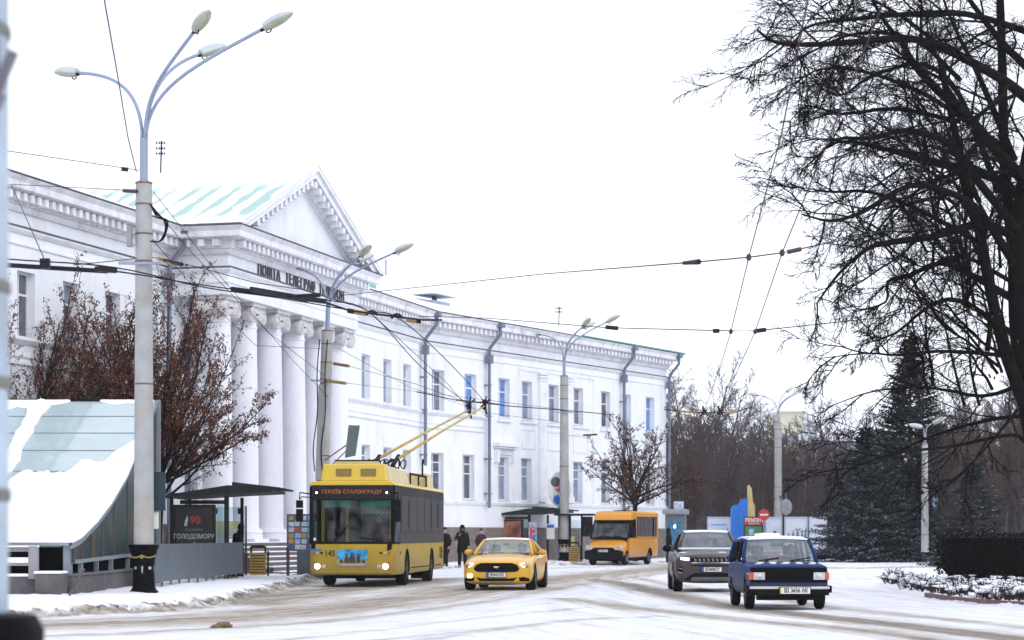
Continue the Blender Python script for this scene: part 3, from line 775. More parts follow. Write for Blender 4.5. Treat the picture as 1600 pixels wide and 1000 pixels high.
def decal(name, poly, m, parent, tree, off=.008, axis='y', side=-1, cuts=3, yd=.0, depth=.03, mirror=False):
    """poly in (x,z) pressed on the body from the front (axis y) or in (y,z) from a side (axis x)"""
    def one(poly):
        bm = bmesh.new(); vs = [bm.verts.new((a, 0, b)) for a, b in poly]; f = bm.faces.new(vs)
        bmesh.ops.triangulate(bm, faces=[f]); 
        for _ in range(cuts):
            lg = [e for e in bm.edges if e.calc_length() > .12]
            if not lg: break
            bmesh.ops.subdivide_edges(bm, edges=lg, cuts=1); bmesh.ops.triangulate(bm, faces=[q for q in bm.faces if len(q.verts) > 3])
        last = None
        for v in bm.verts:
            a, z = v.co.x, v.co.z
            if axis == 'y': o_, d_ = Vector((a, -3, z)), Vector((0, 1, 0))
            else: o_, d_ = Vector((side*3, a, z)), Vector((-side, 0, 0))
            h = tree.ray_cast(o_, d_)
            if h[0] is None:
                v.tag = True; continue
            v.co = h[0]-d_*off; v.tag = False
        ok = [v for v in bm.verts if not v.tag]
        for v in [v for v in bm.verts if v.tag]:
            if not ok: break
            nn = min(ok, key=lambda q: ((q.co.x if axis == 'y' else q.co.y)-v.co.x)**2+(q.co.z-v.co.z)**2)
            v.co = Vector((v.co.x, nn.co.y, v.co.z)) if axis == 'y' else Vector((nn.co.x, v.co.x, v.co.z))
        d_ = Vector((0, 1, 0)) if axis == 'y' else Vector((-side, 0, 0))
        r = bmesh.ops.extrude_face_region(bm, geom=bm.faces[:])
        for v in [x for x in r['geom'] if isinstance(x, bmesh.types.BMVert)]: v.co += d_*depth
        bmesh.ops.recalc_face_normals(bm, faces=bm.faces); me = bpy.data.meshes.new(name); bm.to_mesh(me); bm.free()
        me.materials.append(m); o = bpy.data.objects.new(name, me); COL.objects.link(o); o.parent = parent; return o
    o = one(poly)
    if mirror: one([(-a, b) for a, b in poly][::-1]) if axis == 'y' else None
    return o
def wheels(parent, xs, ys, r, w, rim=RIM, spokes=5, rr=.66):
    b = MB(); b.lathe([(r*.6,-w/2+.02),(r*.9,-w/2),(r*.985,-w/2+.03),(r,-w/4),(r,w/4),(r*.985,w/2-.03),(r*.9,w/2),(r*.6,w/2-.02)], 32, axis='x'); tm = b.mesh('wheel', TYRE); smooth_by_angle(tm, 40)
    c = MB(); R_ = r*rr
    c.lathe([(.0,w/2-.06),(R_*.3,w/2-.03),(R_*.3,w/2-.06),(R_*.35,w/2-.09),(R_*.98,w/2-.1),(R_,w/2-.02),(R_*1.03,w/2+.004),(R_*.99,w/2-.1)], 28, axis='x', mi=0)
    for k in range(spokes):
        a = 2*math.pi*k/spokes; c.bar((w/2-.035, R_*.15*math.cos(a), R_*.15*math.sin(a)), (w/2-.025, R_*.97*math.cos(a), R_*.97*math.sin(a)), .05, .07, mi=0)
    rm = c.mesh('rim', rim)
    for y in ys:
        for s_ in (-1, 1):
            o = bpy.data.objects.new('wheel', tm); COL.objects.link(o); o.parent = parent; o.location = (s_*xs, y, r)
            q = bpy.data.objects.new('rim', rm); COL.objects.link(q); q.parent = o; q.rotation_euler = (0, 0, 0 if s_ > 0 else math.pi)
def plate(parent, y, z, txt, tilt=0, w=.52, h=.112, x=0, eu=True, hgt=.105):
    b = MB(); b.box(-w/2-.015,w/2+.015,-.006,.012,-h/2-.012,h/2+.012,1); b.box(-w/2,w/2,-.012,-.0065,-h/2,h/2,0)
    if eu: b.box(-w/2,-w/2+.06,-.0155,-.0125,-h/2,h/2,2)
    else: b.box(-w/2,-w/2+.03,-.0155,-.0125,-h/2,h/2,3)
    o = b.build('number_plate', [PLATEW, BLACK, PLATEB, PLATEY], parent, loc=(x,y,z), rot=(tilt,0,0))
    put_text('plate_text', txt, hgt, PLATEK, o, Matrix.Translation((.02,-.016,0)) @ UP, bold=.003, depth=.002, sx=.80)
    return o
def mirror_(parent, x, y, z, m, w=.2, h=.13, stalk=True):
    for s_ in (-1, 1):
        b = MB(); b.ell((s_*(x+w/2), y, z), (w/2*1.1, .09, h/2*1.1), 14, 8, 0)
        b.bar((s_*(x-.06), y+.04, z-h*.45), (s_*(x+.04), y+.02, z-h*.2), .05, .04, 1)
        b.build('wing_mirror', [m, TRIMB], parent, smooth=True)
def cabin(parent, fb, ft, rt, rb, m, belt=None, bp=(.5,), pill=.055, roofm=None, crown=.05, glass=None, sideg=None, snow=None, bow=.10, ledge=.0):
    """fb, ft, rt, rb: (half width, y, z) of windscreen base, windscreen top, rear window top, rear window base"""
    glass = glass or WSH; sideg = sideg or WSH
    def crv(hw, y, z, bw, n=9, cr=0):     # bowed line across the car
        return [(hw*(-1+2*i/(n-1)), y-bw*(1-(-1+2*i/(n-1))**2), z+cr*(1-(-1+2*i/(n-1))**2)) for i in range(n)]
    def grid(a_, c_, n=5, bulge=0):
        b = MB(); v = []; f = []; w = len(a_)
        for i in range(n+1):
            t = i/n
            for p, q in zip(a_, c_): v.append(tuple(Vector(p).lerp(Vector(q), t)+Vector((0,0,bulge*4*t*(1-t)))))
        for i in range(n):
            for j in range(w-1): f.append((i*w+j, i*w+j+1, (i+1)*w+j+1, (i+1)*w+j))
        b.add(v, f); return b
    A = crv(*fb, bow); B = crv(*ft, bow*.7, cr=.02); Cc = crv(*rt, -bow*.6, cr=.02); D = crv(*rb, -bow)
    in_ = lambda P, s: [(p[0]*s, p[1], p[2]) for p in P]
    grid(in_(A,.965), in_(B,.95)).build('windscreen', glass, parent, smooth=True, fix=False)
    grid(in_(Cc,.95), in_(D,.95)).build('rear_window', glass, parent, smooth=True, fix=False)
    # roof panel with thickness
    top = grid(B, Cc, 8, crown); n = len(top.v); w = 9; v2 = [(x, y, z-.05) for x, y, z in top.v]; k = 8
    fs = [tuple(n+i for i in reversed(f)) for f in top.f]; top.add(v2, [], None); top.f += fs; top.mi += [0]*len(fs)
    rim = [j for j in range(w)]+[i*w+w-1 for i in range(1, k+1)]+[k*w+j for j in range(w-2, -1, -1)]+[i*w for i in range(k-1, 0, -1)]
    for a_, c_ in zip(rim, rim[1:]+rim[:1]): top.f.append((a_, c_, c_+n, a_+n)); top.mi.append(0)
    ro = top.build('roof', roofm or m, parent); smooth_by_angle(ro.data, 50)
    if snow:
        sn = grid([(p[0]*.97,p[1]+.02,p[2]+.012) for p in B], [(p[0]*.97,p[1]-.02,p[2]+.012) for p in Cc], 8, crown+.012); n = len(sn.v)
        vv = [(x, y, z+snow*(1+.5*mnoise.noise(Vector((x*3,y*3,0))))) for x, y, z in sn.v]; f0 = list(sn.f); sn.add(vv, [])
        sn.f += [tuple(n+i for i in f) for f in f0]; sn.mi += [0]*len(f0)
        for a_, c_ in zip(rim, rim[1:]+rim[:1]): sn.f.append((a_, c_, c_+n, a_+n)); sn.mi.append(0)
        so_ = sn.build('roof_snow', SNOW, parent); smooth_by_angle(so_.data, 60)
    for s_ in (-1, 1):
        i = 0 if s_ < 0 else -1
        a, c, d, e = (Vector(P[i]) for P in (A, B, Cc, D))
        b = MB(); b.tube([a, a.lerp(c,.5)+Vector((s_*.012,0,.01)), c], [pill*.9,pill*.75,pill*.7], 8)
        b.tube([c, c.lerp(d,.5)+Vector((s_*.012,0,crown*.35)), d], pill*.72, 8); b.tube([d, d.lerp(e,.5)+Vector((s_*.01,0,.01)), e], [pill*.8,pill*1.1,pill*1.5], 8)
        b.build('side_frame', m, parent, smooth=True)
        for t in bp:
            p0 = a.lerp(e, t); p1 = c.lerp(d, max(0, min(1, (p0.y-c.y)/(d.y-c.y)))); q = MB(); q.tube([p0, p1], pill*.8, 6); q.build('door_pillar', m if len(bp) < 2 else TRIMB, parent)
        b = MB(); off = Vector((-s_*.012,0,0)); b.add([a+off, c+off, d+off, e+off], [(0,1,2,3)]); b.build('side_window', sideg, parent, fix=False)
def seats(parent, ys, x, zb, zt, heads=True, w=.5):
    for y in ys:
        for s_ in (-1, 1):
            b = MB(); b.box(s_*x-w/2, s_*x+w/2, y, y+.14, zb, zt-.22); b.box(s_*x-.13, s_*x+.13, y+.02, y+.12, zt-.2, zt); b.box(s_*x-w/2, s_*x+w/2, y-.45, y, zb-.02, zb+.12)
            b.build('seat', SEATM, parent, bevel=.04)
def driver(parent, x, y, z, coat, face=-1, lab=None):
    """seated figure shown from the chest up"""
    b = MB()
    b.tube([(x,y+.02,z-.55),(x,y,z-.38),(x,y,z-.22),(x,y,z-.14),(x,y-.01,z-.08)], [.17,.19,.21,.12,.065], 14); 
    for s_ in (-1, 1): b.tube([(x+s_*.17,y,z-.22),(x+s_*.24,y-.06,z-.42),(x+s_*.14,y-.38,z-.46)], [.07,.055,.04], 8)
    o = b.build('person', [coat], None, smooth=True)
    o.parent = None
    h = MB(); h.ell((x,y-.01,z+.04), (.078,.095,.125), 16, 10); h.ell((x,y-.105,z+.03), (.015,.02,.025), 6, 4); h.tube([(x,y,z-.1),(x,y,z)], .055, 10)
    ho = h.build('head', [SKIN], o, smooth=True); k = MB(); k.ell((x,y+.012,z+.075), (.088,.10,.11), 14, 6, z0=-.1); k.build('hair', [mat('dark_hair', (.02,.015,.012), .8)], o, smooth=True)
    tag(o, lab or 'driver', 'person'); return o
def place(root, X, Y, yaw): root.location = (X, Y, 0); root.rotation_euler = (0, 0, yaw)
def seat_person(root, *a, **k):
    o = driver(None, *a, **k); o.location = root.location; o.rotation_euler = root.rotation_euler; return o

# ---------------- yellow coupe
YEL = paint('yellow_paint', (.70,.38,.012), dirt=(.50,.32,.05), damt=.35, coat=.45, spray=None)
def coupe():
    r = empty('sports_coupe', (-.42,60.6,0), -R(7), 'yellow two-door sports coupe with lit headlamps and black grille, driving beside the trolleybus', 'car')
    def S(y, w, zb, zm, zs, zt, wt=.62, ws=.93):
        return (y, [(0,zb),(w*.80,zb),(w*.97,zb+.10),(w,zm),(w*.985,zs-.08),(w*ws,zs),(w*wt,zt-.012),(0,zt)])
    st = [S(.0,.70,.28,.42,.64,.70), S(.05,.84,.19,.44,.72,.78), S(.18,.925,.15,.46,.76,.83), S(.40,.955,.14,.5,.80,.88), S(.80,.965,.14,.52,.84,.935),
          S(1.3,.96,.14,.52,.90,.985), S(1.75,.955,.14,.52,.93,1.0), S(2.4,.945,.14,.52,.93,.96), S(3.1,.955,.14,.52,.95,.98), S(3.7,.975,.15,.55,1.0,1.04), S(4.3,.955,.18,.6,1.02,1.08), S(4.65,.90,.24,.6,1.0,1.07), S(4.78,.80,.3,.6,.93,.99)]
    bo = loft('body', st, [YEL, TRIMB], r, 2, arches=[(.92,.34,.385,.66),(3.64,.34,.385,.66)]); T = bvh(bo)
    D = lambda n, p, m, **k: decal(n, p, m, r, T, **k)
    D('grille', [(-.60,.54),(-.62,.60),(-.55,.70),(-.42,.745),(.42,.745),(.55,.70),(.62,.60),(.60,.54),(.50,.50),(-.50,.50)], TRIMB, off=.012)
    D('lower_intake', [(-.56,.355),(-.46,.255),(.46,.255),(.56,.355),(.40,.33),(-.40,.33)], TRIMB, off=.012)
    D('front_splitter', [(-.62,.20),(-.52,.165),(.52,.165),(.62,.20),(.40,.225),(-.40,.225)], mat('splitter', (.25,.24,.22), .5), off=.02)
    for s_ in (-1, 1):
        q = lambda P: [(s_*a, b) for a, b in (P if s_ > 0 else P[::-1])]
        o = D('headlight', q([(.60,.74),(.68,.64),(.78,.61),(.90,.64),(.94,.73),(.86,.76),(.68,.755)]), mat('headlamp_dark', (.05,.05,.055), .12, coat=1, spec=.9), off=.01)
        D('headlight_lens', q([(.62,.735),(.69,.645),(.77,.63),(.75,.745)]), LIT if True else LENS, off=.018)
        D('fog_lamp_housing', q([(.60,.35),(.63,.25),(.90,.25),(.86,.345),(.76,.37)]), TRIMB, off=.012)
    D('fog_lamp', [(-.80,.34),(-.80,.44),(-.67,.44),(-.67,.34)][::-1], LITW, off=.022)
    # running horse badge as a plain silver mark
    D('badge', [(-.09,.635),(-.03,.61),(.02,.60),(.03,.635),(.09,.63),(.05,.655),(-.02,.65),(-.05,.66)], CHROME, off=.02)
    plate(r, -.035, .425, 'ВІ4421ЕО', tilt=-.05)
    cabin(r, (.80,1.52,.965), (.635,2.25,1.345), (.60,3.05,1.34), (.70,4.1,1.075), YEL, bp=(.52,), crown=.03, snow=.012, bow=.16, sideg=WSD)
    b = MB(); b.box(-.70,.70,1.45,1.62,.95,.985); b.build('cowl', TRIMB, r)
    seats(r, (2.75,), .37, .6, 1.24); mirror_(r, .93, 1.95, 1.02, YEL, .22, .15)
    b = MB(); b.box(-.1,.1,2.22,2.25,1.20,1.27); b.build('rear_view_mirror', TRIMB, r)
    b = MB(); b.box(-.72,.72,2.9,3.6,.80,.99); b.build('rear_shelf', SEATM, r)
    wheels(r, .84, (.92,3.64), .345, .26, RIMD, 5)
    for s_ in (-1,1): D('door_line', [(1.72,.30),(1.735,.30),(1.735,.92),(1.72,.92)], TRIMB, axis='x', side=s_, off=.004, depth=.01); D('rocker', [(1.4,.15),(3.2,.15),(3.2,.24),(1.4,.22)], TRIMB, axis='x', side=s_, off=.006, depth=.01)
    seat_person(r, .37, 2.62, 1.10, mat('dark_coat', (.02,.02,.025), .9, var=.3), lab='driver in dark clothes behind the windscreen of the yellow coupe')
    return r
coupe()
# ---------------- brown-grey compact SUV
SUVP = paint('bronze_paint', (.046,.034,.040), dirt=(.07,.058,.064), damt=.35, coat=.2, metal=0, spray=(.060,.048,.046), spec=.3)
def suv():
    r = empty('compact_suv', (5.22,58.6,0), -R(1.2), 'bronze-grey SUV with slim lit headlamps and blue-edged number plate, behind the dark blue estate', 'car')
    def S(y, w, zb, zm, zs, zt, wt=.66, ws=.94):
        return (y, [(0,zb),(w*.82,zb),(w*.97,zb+.12),(w,zm),(w*.99,zs-.1),(w*ws,zs),(w*wt,zt-.012),(0,zt)])
    st = [S(.0,.70,.34,.55,.80,.88), S(.05,.82,.26,.58,.90,.97), S(.2,.92,.23,.62,.94,1.03), S(.45,.96,.23,.65,.96,1.06), S(.9,.975,.23,.65,1.0,1.10), S(1.35,.975,.23,.65,1.03,1.12), S(2.2,.97,.24,.65,1.05,1.10), S(3.2,.98,.24,.68,1.07,1.10), S(3.8,.975,.26,.7,1.08,1.12), S(4.2,.93,.3,.7,1.08,1.12), S(4.36,.82,.4,.7,1.02,1.07)]
    bo = loft('body', st, [SUVP, TRIMB], r, 2, arches=[(.88,.37,.42,.68),(3.56,.37,.42,.68)]); T = bvh(bo); D = lambda n, p, m, **k: decal(n, p, m, r, T, **k)
    D('grille', [(-.54,.80),(-.56,.87),(-.50,.91),(.50,.91),(.56,.87),(.54,.80),(.48,.775),(-.48,.775)], TRIMB, off=.012)
    b = D('grille_rim', [(-.53,.775),(-.50,.76),(.50,.76),(.53,.775),(.48,.79),(-.48,.79)], CHROME, off=.02)
    for k in range(8):
        x = -.46+.115*k; D('grille_mesh', [(x,.80),(x+.03,.80),(x+.085,.845),(x+.03,.89),(x,.89),(x+.055,.845)], mat('mesh_grey', (.16,.16,.17), .5), off=.018, cuts=1)
    D('lower_intake', [(-.72,.34),(-.46,.50),(.46,.50),(.72,.34),(.60,.30),(-.60,.30)], TRIMB, off=.012)
    D('skid_plate', [(-.50,.40),(-.56,.30),(.56,.30),(.50,.40)], mat('skid_grey', (.09,.09,.09), .5), off=.03)
    D('bumper_groove', [(-.55,.69),(.55,.69),(.55,.715),(-.55,.715)], TRIMB, off=.006)
    for s_ in (-1, 1):
        q = lambda P: [(s_*a, b_) for a, b_ in (P if s_ > 0 else P[::-1])]
        D('headlight', q([(.58,.82),(.88,.86),(.955,.95),(.80,.93),(.58,.92)]), mat('headlamp_dark', (.05,.05,.055), .12), off=.012)
        D('headlight_lens', q([(.59,.83),(.80,.86),(.80,.915),(.59,.905)]), LIT, off=.02)
        D('side_vent', q([(.74,.66),(.90,.68),(.86,.50),(.76,.48)]), TRIMB, off=.012)
        D('vent_blade', q([(.76,.60),(.89,.63),(.89,.65),(.76,.625)]), CHROME, off=.022); D('vent_blade', q([(.76,.49),(.87,.52),(.87,.54),(.76,.515)]), CHROME, off=.022)
    plate(r, -.045, .60, 'ВІ4400СХ')
    put_text('bonnet_letters', 'RANGE ROVER', .075, CHROME, r, Matrix.Translation((0,-.022,.937)) @ UP, spacing=1.7, bold=.002, depth=.01)
    b = MB()
    for (x, y, w, l) in ((-.70,.62,.13,.10),(.30,.35,.12,.08),(.74,.7,.18,.22)): b.ell((x,y,T.ray_cast(Vector((x,y,3)),Vector((0,0,-1)))[0].z), (w,l,.02), 10, 5)
    b.build('bonnet_snow', SNOW, r, smooth=True)
    b = MB(); pts = [(x, 1.33-.14*(1-(x/.78)**2), 1.115+.02) for x in [-.78+.156*i for i in range(11)]]; b.tube(pts, .035, 6); b.build('cowl_snow', SNOW, r, smooth=True)
    cabin(r, (.79,1.32,1.08), (.62,2.05,1.545), (.60,3.75,1.53), (.74,4.2,1.12), SUVP, bp=(.42,.72), crown=.05, snow=.012, bow=.14, pill=.065, roofm=mat('black_roof', (.02,.02,.022), .3, coat=.8))
    seats(r, (2.6,3.3), .38, .7, 1.42); mirror_(r, .97, 1.75, 1.14, TRIMB, .22, .17); b = MB(); b.box(-.13,.13,1.98,2.01,1.36,1.44); b.build('rear_view_mirror', TRIMB, r)
    b = MB(); b.ell((0,3.7,1.62), (.05,.12,.05), 8, 5); b.build('roof_fin', TRIMB, r, smooth=True)
    wheels(r, .84, (.88,3.56), .375, .24, RIM, 5)
    seat_person(r, .38, 2.45, 1.27, mat('dark_coat', (.02,.02,.025), .9), lab='driver faintly seen behind the windscreen of the bronze-grey SUV')
    return r
suv()
# ---------------- dark blue boxy estate
BLU = mat('dark_blue_paint', (.002,.024,.11), .55, var=.1, scale=2, coat=.05, spec=.15, dirt=(.016,.022,.045), dscale=2.6, damt=.5, spray=(.07,.065,.065), sh=(.3,.8))
def estate():
    r = empty('estate_car', (5.53,44.6,0), R(.9), 'dark blue boxy estate car with snow on roof and bonnet, nearest on the right', 'car')
    def S(y, w, zb, zm, zs, zt, wt=.80, ws=.97):
        return (y, [(0,zb),(w*.88,zb),(w*.975,zb+.06),(w,zm),(w*.985,zs-.04),(w*ws,zs),(w*wt,zt-.006),(0,zt)])
    st = [S(.13,.775,.30,.55,.855,.87), S(.15,.79,.285,.55,.875,.89), S(.2,.795,.28,.55,.885,.905), S(.7,.80,.27,.56,.905,.93), S(1.3,.808,.27,.57,.935,.955), S(1.5,.81,.27,.57,.94,.95), S(2.6,.815,.27,.57,.93,.94), S(3.7,.805,.29,.57,.93,.94), S(3.98,.79,.32,.57,.92,.93), S(4.03,.77,.36,.57,.9,.91)]
    bo = loft('body', st, [BLU, TRIMB], r, 1, arches=[(.80,.29,.33,.56),(3.22,.29,.33,.56)]); T = bvh(bo); D = lambda n, p, m, **k: decal(n, p, m, r, T, **k)
    D('grille', [(-.755,.555),(.755,.555),(.755,.845),(-.755,.845)], mat('grille_black', (.004,.004,.005), .8, var=.4, scale=30, spec=.1), off=.02)
    for k in range(7):
        z = .60+.033*k; b = MB(); b.box(-.48,.48,.095,.11,z,z+.010); b.build('grille_bar', mat('bar_black', (.010,.010,.011), .7, spec=.1), r)
    for s_ in (-1, 1):
        b = MB(); b.box(s_*.60-.115,s_*.60+.115,.06,.12,.605,.755); b.build('headlight', LENS, r, bevel=.012)
        b = MB(); b.lathe([(0.001,.05),(.055,.052),(.06,.062)], 16, (s_*.60,0,.68), axis='y'); b.build('headlight_bulb', CHROME, r)
        b = MB(); b.box(min(s_*.72,s_*.80),max(s_*.72,s_*.80),.065,.17,.605,.755); b.build('indicator', AMBER, r, bevel=.01)
    b = MB(); b.box(-.80,.80,.0,.12,.42,.475,0); b.box(-.79,.79,.01,.14,.30,.419,1); 
    for s_ in (-1,1): b.box(min(s_*.801,s_*.845),max(s_*.801,s_*.845),.01,.42,.35,.49,1)
    b.build('front_bumper', [mat('bumper_alloy', (.55,.55,.56), .35, metal=.6), TRIMB], r, bevel=.012)
    b = MB(); b.box(-.62,.62,.1,.4,.20,.31); b.build('front_apron', TRIMB, r)
    plate(r, -.03, .395, 'ВІ 3656 АК', w=.60, h=.125, x=.10, eu=False, hgt=.12)
    cabin(r, (.75,1.42,.945), (.655,1.86,1.385), (.65,3.72,1.375), (.72,4.0,.95), BLU, bp=(.36,.66), crown=.03, snow=.03, bow=.06, pill=.05)
    rr = random.Random(3); b = MB()
    for row, y in enumerate((.62,1.0)):
        for k in range(5):
            x = -.53+.265*k+(.06 if row else 0)
            p = T.ray_cast(Vector((x,y,3)),Vector((0,0,-1)))[0]; b.ell((x+rr.uniform(-.03,.03), y+rr.uniform(-.05,.05), p.z), (rr.uniform(.065,.10), rr.uniform(.09,.14), .014), 12, 4)
    b.build('bonnet_snow', SNOW, r, smooth=True)
    b = MB(); 
    for x0 in (-.45,.2): b.tube([(x0,1.36,.975),(x0+.2,1.40,1.0),(x0+.42,1.435,1.035)], .014, 5)
    b.build('wiper', BLACK, r)
    for s_ in (): b = MB(); b.box(min(s_*.79,s_*.80),max(s_*.79,s_*.80),.02,.06,.5,.52); 
    b = MB(); b.box(-.13,.13,1.86,1.9,1.26,1.33); b.build('rear_view_mirror', TRIMB, r)
    for s_ in (-1,1):
        b = MB(); b.box(min(s_*.80,s_*.98),max(s_*.80,s_*.98),1.60,1.66,.99,1.09); b.build('wing_mirror', BLACK, r, bevel=.02)
        D('side_repeater', [(.40,.70),(.47,.70),(.47,.74),(.40,.74)], PLATEW, axis='x', side=s_, off=.01, depth=.02)
        for y in (1.55,2.45,3.2): D('door_line', [(y,.32),(y+.012,.32),(y+.012,.92),(y,.92)], TRIMB, axis='x', side=s_, off=.003, depth=.006, cuts=1)
        for y in (2.25,3.0): D('door_handle', [(y,.80),(y+.14,.80),(y+.14,.825),(y,.825)], CHROME, axis='x', side=s_, off=.02, depth=.02, cuts=1)
        b = MB(); b.bar((s_*.60,1.9,1.435),(s_*.60,3.7,1.425),.03,.03); b.build('roof_rail', TRIMB, r)
    seats(r, (2.45,), .34, .55, 1.28); wheels(r, .71, (.80,3.22), .30, .17, RIMD, 4, rr=.6)
    seat_person(r, .34, 2.3, 1.13, mat('dark_coat', (.02,.02,.025), .9), lab='driver on the right-hand seat behind the windscreen of the blue estate')
    seat_person(r, -.34, 2.35, 1.10, mat('brown_coat', (.05,.03,.03), .9), lab='front passenger on the left seat behind the windscreen of the blue estate')
    return r
estate()
# ---------------- parked red car whose snowy roof shows above the estate
def redcar():
    REDP = paint('red_paint', (.35,.02,.03)); r = empty('parked_car', (11.0,97,0), -R(8), 'red car under thick snow, only its roof visible above the blue estate', 'car')
    def S(y, w, zb, zm, zs, zt): return (y, [(0,zb),(w*.85,zb),(w*.97,zb+.08),(w,zm),(w*.98,zs-.05),(w*.95,zs),(w*.7,zt-.01),(0,zt)])
    bo = loft('body', [S(0,.7,.3,.5,.7,.75),S(.1,.8,.25,.5,.78,.83),S(.8,.84,.24,.52,.86,.92),S(1.3,.85,.24,.52,.9,.95),S(3.3,.85,.25,.55,.93,.96),S(4.1,.8,.3,.55,.9,.94),S(4.2,.7,.4,.55,.8,.86)], [REDP, TRIMB], r, 2, arches=[(.8,.3,.34,.6),(3.3,.3,.34,.6)])
    cabin(r, (.72,1.3,.94), (.58,1.95,1.42), (.57,3.2,1.42), (.68,3.8,.97), REDP, snow=.07, bow=.1); wheels(r, .74, (.8,3.3), .3, .18)
    for s_ in (-1,1): b = MB(); b.ell((s_*.6,.08,.66),(.14,.06,.07),12,6); b.build('headlight', LENS, r, smooth=True)
    return r
redcar()
# ---------------- trolleybus
BUSY = mat('bus_yellow', (.47,.32,.025), .55, var=.05, dirt=(.16,.125,.06), dscale=1.6, damt=.65, coat=.05, spec=.2, spray=(.20,.15,.07), sh=(.1,1.3))
BUSYT = mat('bus_yellow_clean', (.68,.47,.03), .45, var=.05, dirt=(.45,.35,.12), dscale=2, damt=.4, coat=.4)
BUSC = mat('bus_cream', (.62,.52,.28), .55, var=.1, dirt=(.40,.33,.2), dscale=2, damt=.6)
BUSK = mat('bus_grey_film', (.026,.025,.027), .7, var=.2, dirt=(.10,.09,.08), dscale=1.3, damt=.5, spec=.15, spray=(.10,.09,.08), sh=(1.0,2.6))
BUSG = glassmat('bus_glass', (.5,.56,.56), .01)
def led(parent, txt, x, y, z, w, h):
    put_text('destination_text', txt, h, mat('led_orange', (.30,.07,.02), .5, emit=(1,.36,.12), estr=.13), parent, Matrix.Translation((x,y,z)) @ UP, bold=.002, depth=.003, spacing=1.1, sx=1.0)
def bus():
    r = empty('trolleybus', (-4.62,64.3,0), -R(5.1), 'yellow and black trolleybus numbered 145 with lit headlamps, its two poles on the overhead wires', 'trolleybus')
    L, hw = 12.0, 1.25
    # lower shell with wheel arches
    def S(y, w, zb, zt): return (y, [(0,zb),(w*.9,zb),(w-.03,zb+.02),(w,zb+.12),(w,zb+.4),(w,zt-.05),(w,zt),(w-.05,zt),(0,zt)])
    def dup2(y, w, zb, zt, e=.06): return [S(y-e, w-.0, zb, zt)]
    st = [S(.03,hw-.22,.40,1.24), S(.10,hw-.10,.36,1.24), S(.28,hw-.015,.35,1.24), S(.45,hw,.34,1.24), S(5,hw,.34,1.24), S(L-.2,hw,.36,1.24), S(L-.05,hw-.06,.45,1.24), S(L,hw-.12,.5,1.24)]
    lo = loft('body', st, [BUSY, TRIMB], r, 0, arches=[(2.75,.50,.60,.88),(8.65,.50,.60,.88)]); T = bvh(lo); D = lambda n, p, m, **k: decal(n, p, m, r, T, **k)
    # bevelled front panels: joints, emblem plate
    b = MB(); b.box(-.90,.90,.06,.12,.36,.90); b.build('front_panel', BUSY, r, bevel=.02)
    for P in ([(-.74,.36),(-.73,.36),(-.73,.72),(-.74,.72)],[(.70,.36),(.71,.36),(.71,.72),(.70,.72)],[(-1.1,.715),(1.1,.715),(1.1,.73),(-1.1,.73)],[(-1.05,.93),(-.48,.93),(-.48,.94),(-1.05,.94)],[(.48,.93),(1.05,.93),(1.05,.94),(.48,.94)]):
        b = MB(); b.prism(P, .045, .058); b.build('panel_joint', TRIMB, r)
    # upper body: pillars, header, side film, rear
    zr = 2.93
    b = MB(); b.prism([(-1.17,1.245),(1.17,1.245),(1.17,1.31),(-1.17,1.31)], .12, .3)
    b.prism([(-1.17,1.10),(-1.02,1.03),(1.02,1.03),(1.17,1.10),(1.17,1.31),(-1.17,1.31)], .035, .118)
    b.build('front_sill', BLACK, r)
    b = MB(); b.prism([(-1.20,2.50),(1.20,2.50),(1.18,zr),(-1.18,zr)], .10, .34); b.build('header_panel', mat('bus_gloss_black', (.006,.006,.007), .3, coat=.1, var=.3, spec=.2), r, bevel=.03)
    for s_ in (-1, 1):
        b = MB(); b.tube([(s_*1.19,.16,1.25),(s_*1.19,.17,1.9),(s_*1.185,.2,2.9)], .055, 8); b.build('corner_pillar', BLACK, r)
        b = MB(); xx = sorted((s_*1.17, s_*1.245)); b.box(xx[0],xx[1],1.35,L-.06,1.242,zr-.01)
        b.build('side_panel', BUSK, r, bevel=.02)
        # driver's quarter glass
        b = MB(); b.add([(s_*1.215,.24,1.3),(s_*1.235,1.33,1.3),(s_*1.235,1.33,2.6),(s_*1.205,.26,2.6)], [(0,1,2,3)]); b.build('quarter_window', BUSG, r, fix=False)
        b = MB(); xx = sorted((s_*1.19, s_*1.24)); b.box(xx[0],xx[1],.25,1.349,2.55,zr-.01); b.build('quarter_header', BUSK, r)
        for k, (ya, yb) in enumerate(((1.55,3.1),(3.25,4.9),(5.05,6.7),(6.85,8.5),(8.65,10.3),(10.45,11.7))):
            b = MB(); xx = sorted((s_*1.246, s_*1.254)); b.box(xx[0],xx[1],ya,yb,1.62,2.66); b.build('side_window', mat('bus_side_glass', (.020,.020,.024), .4, var=.5, scale=2.2, spec=.25), r)
            if k in (0,3,4):
                b = MB(); xx = sorted((s_*1.2545, s_*1.262)); b.box(xx[0],xx[1],yb-.20,yb-.06,1.75,2.5); b.build('vent_gap', BLACK, r)
        b = MB(); xx = sorted((s_*1.246, s_*1.258)); b.box(xx[0],xx[1],1.2,L-.1,1.225,1.25); b.build('waist_strip', BUSY, r)
        b = MB(); xx = sorted((s_*1.24, s_*1.258)); b.box(xx[0],xx[1],3.6,8.0,.50,.53,0); b.box(xx[0],xx[1],9.5,11.2,.50,.53,0)
        for k in range(6): b.box(xx[0],xx[1],10.7,11.5,.74+.065*k,.78+.065*k,0)
        b.build('side_vents', TRIMB, r)
        b = MB(); b.ell((s_*1.25,1.25,.98),(.02,.06,.05),8,5); b.build('side_lamp', TRIMB, r)
    b = MB(); b.box(-1.17,1.17,L-.16,L-.02,1.242,zr-.01); b.build('rear_panel', BUSK, r)
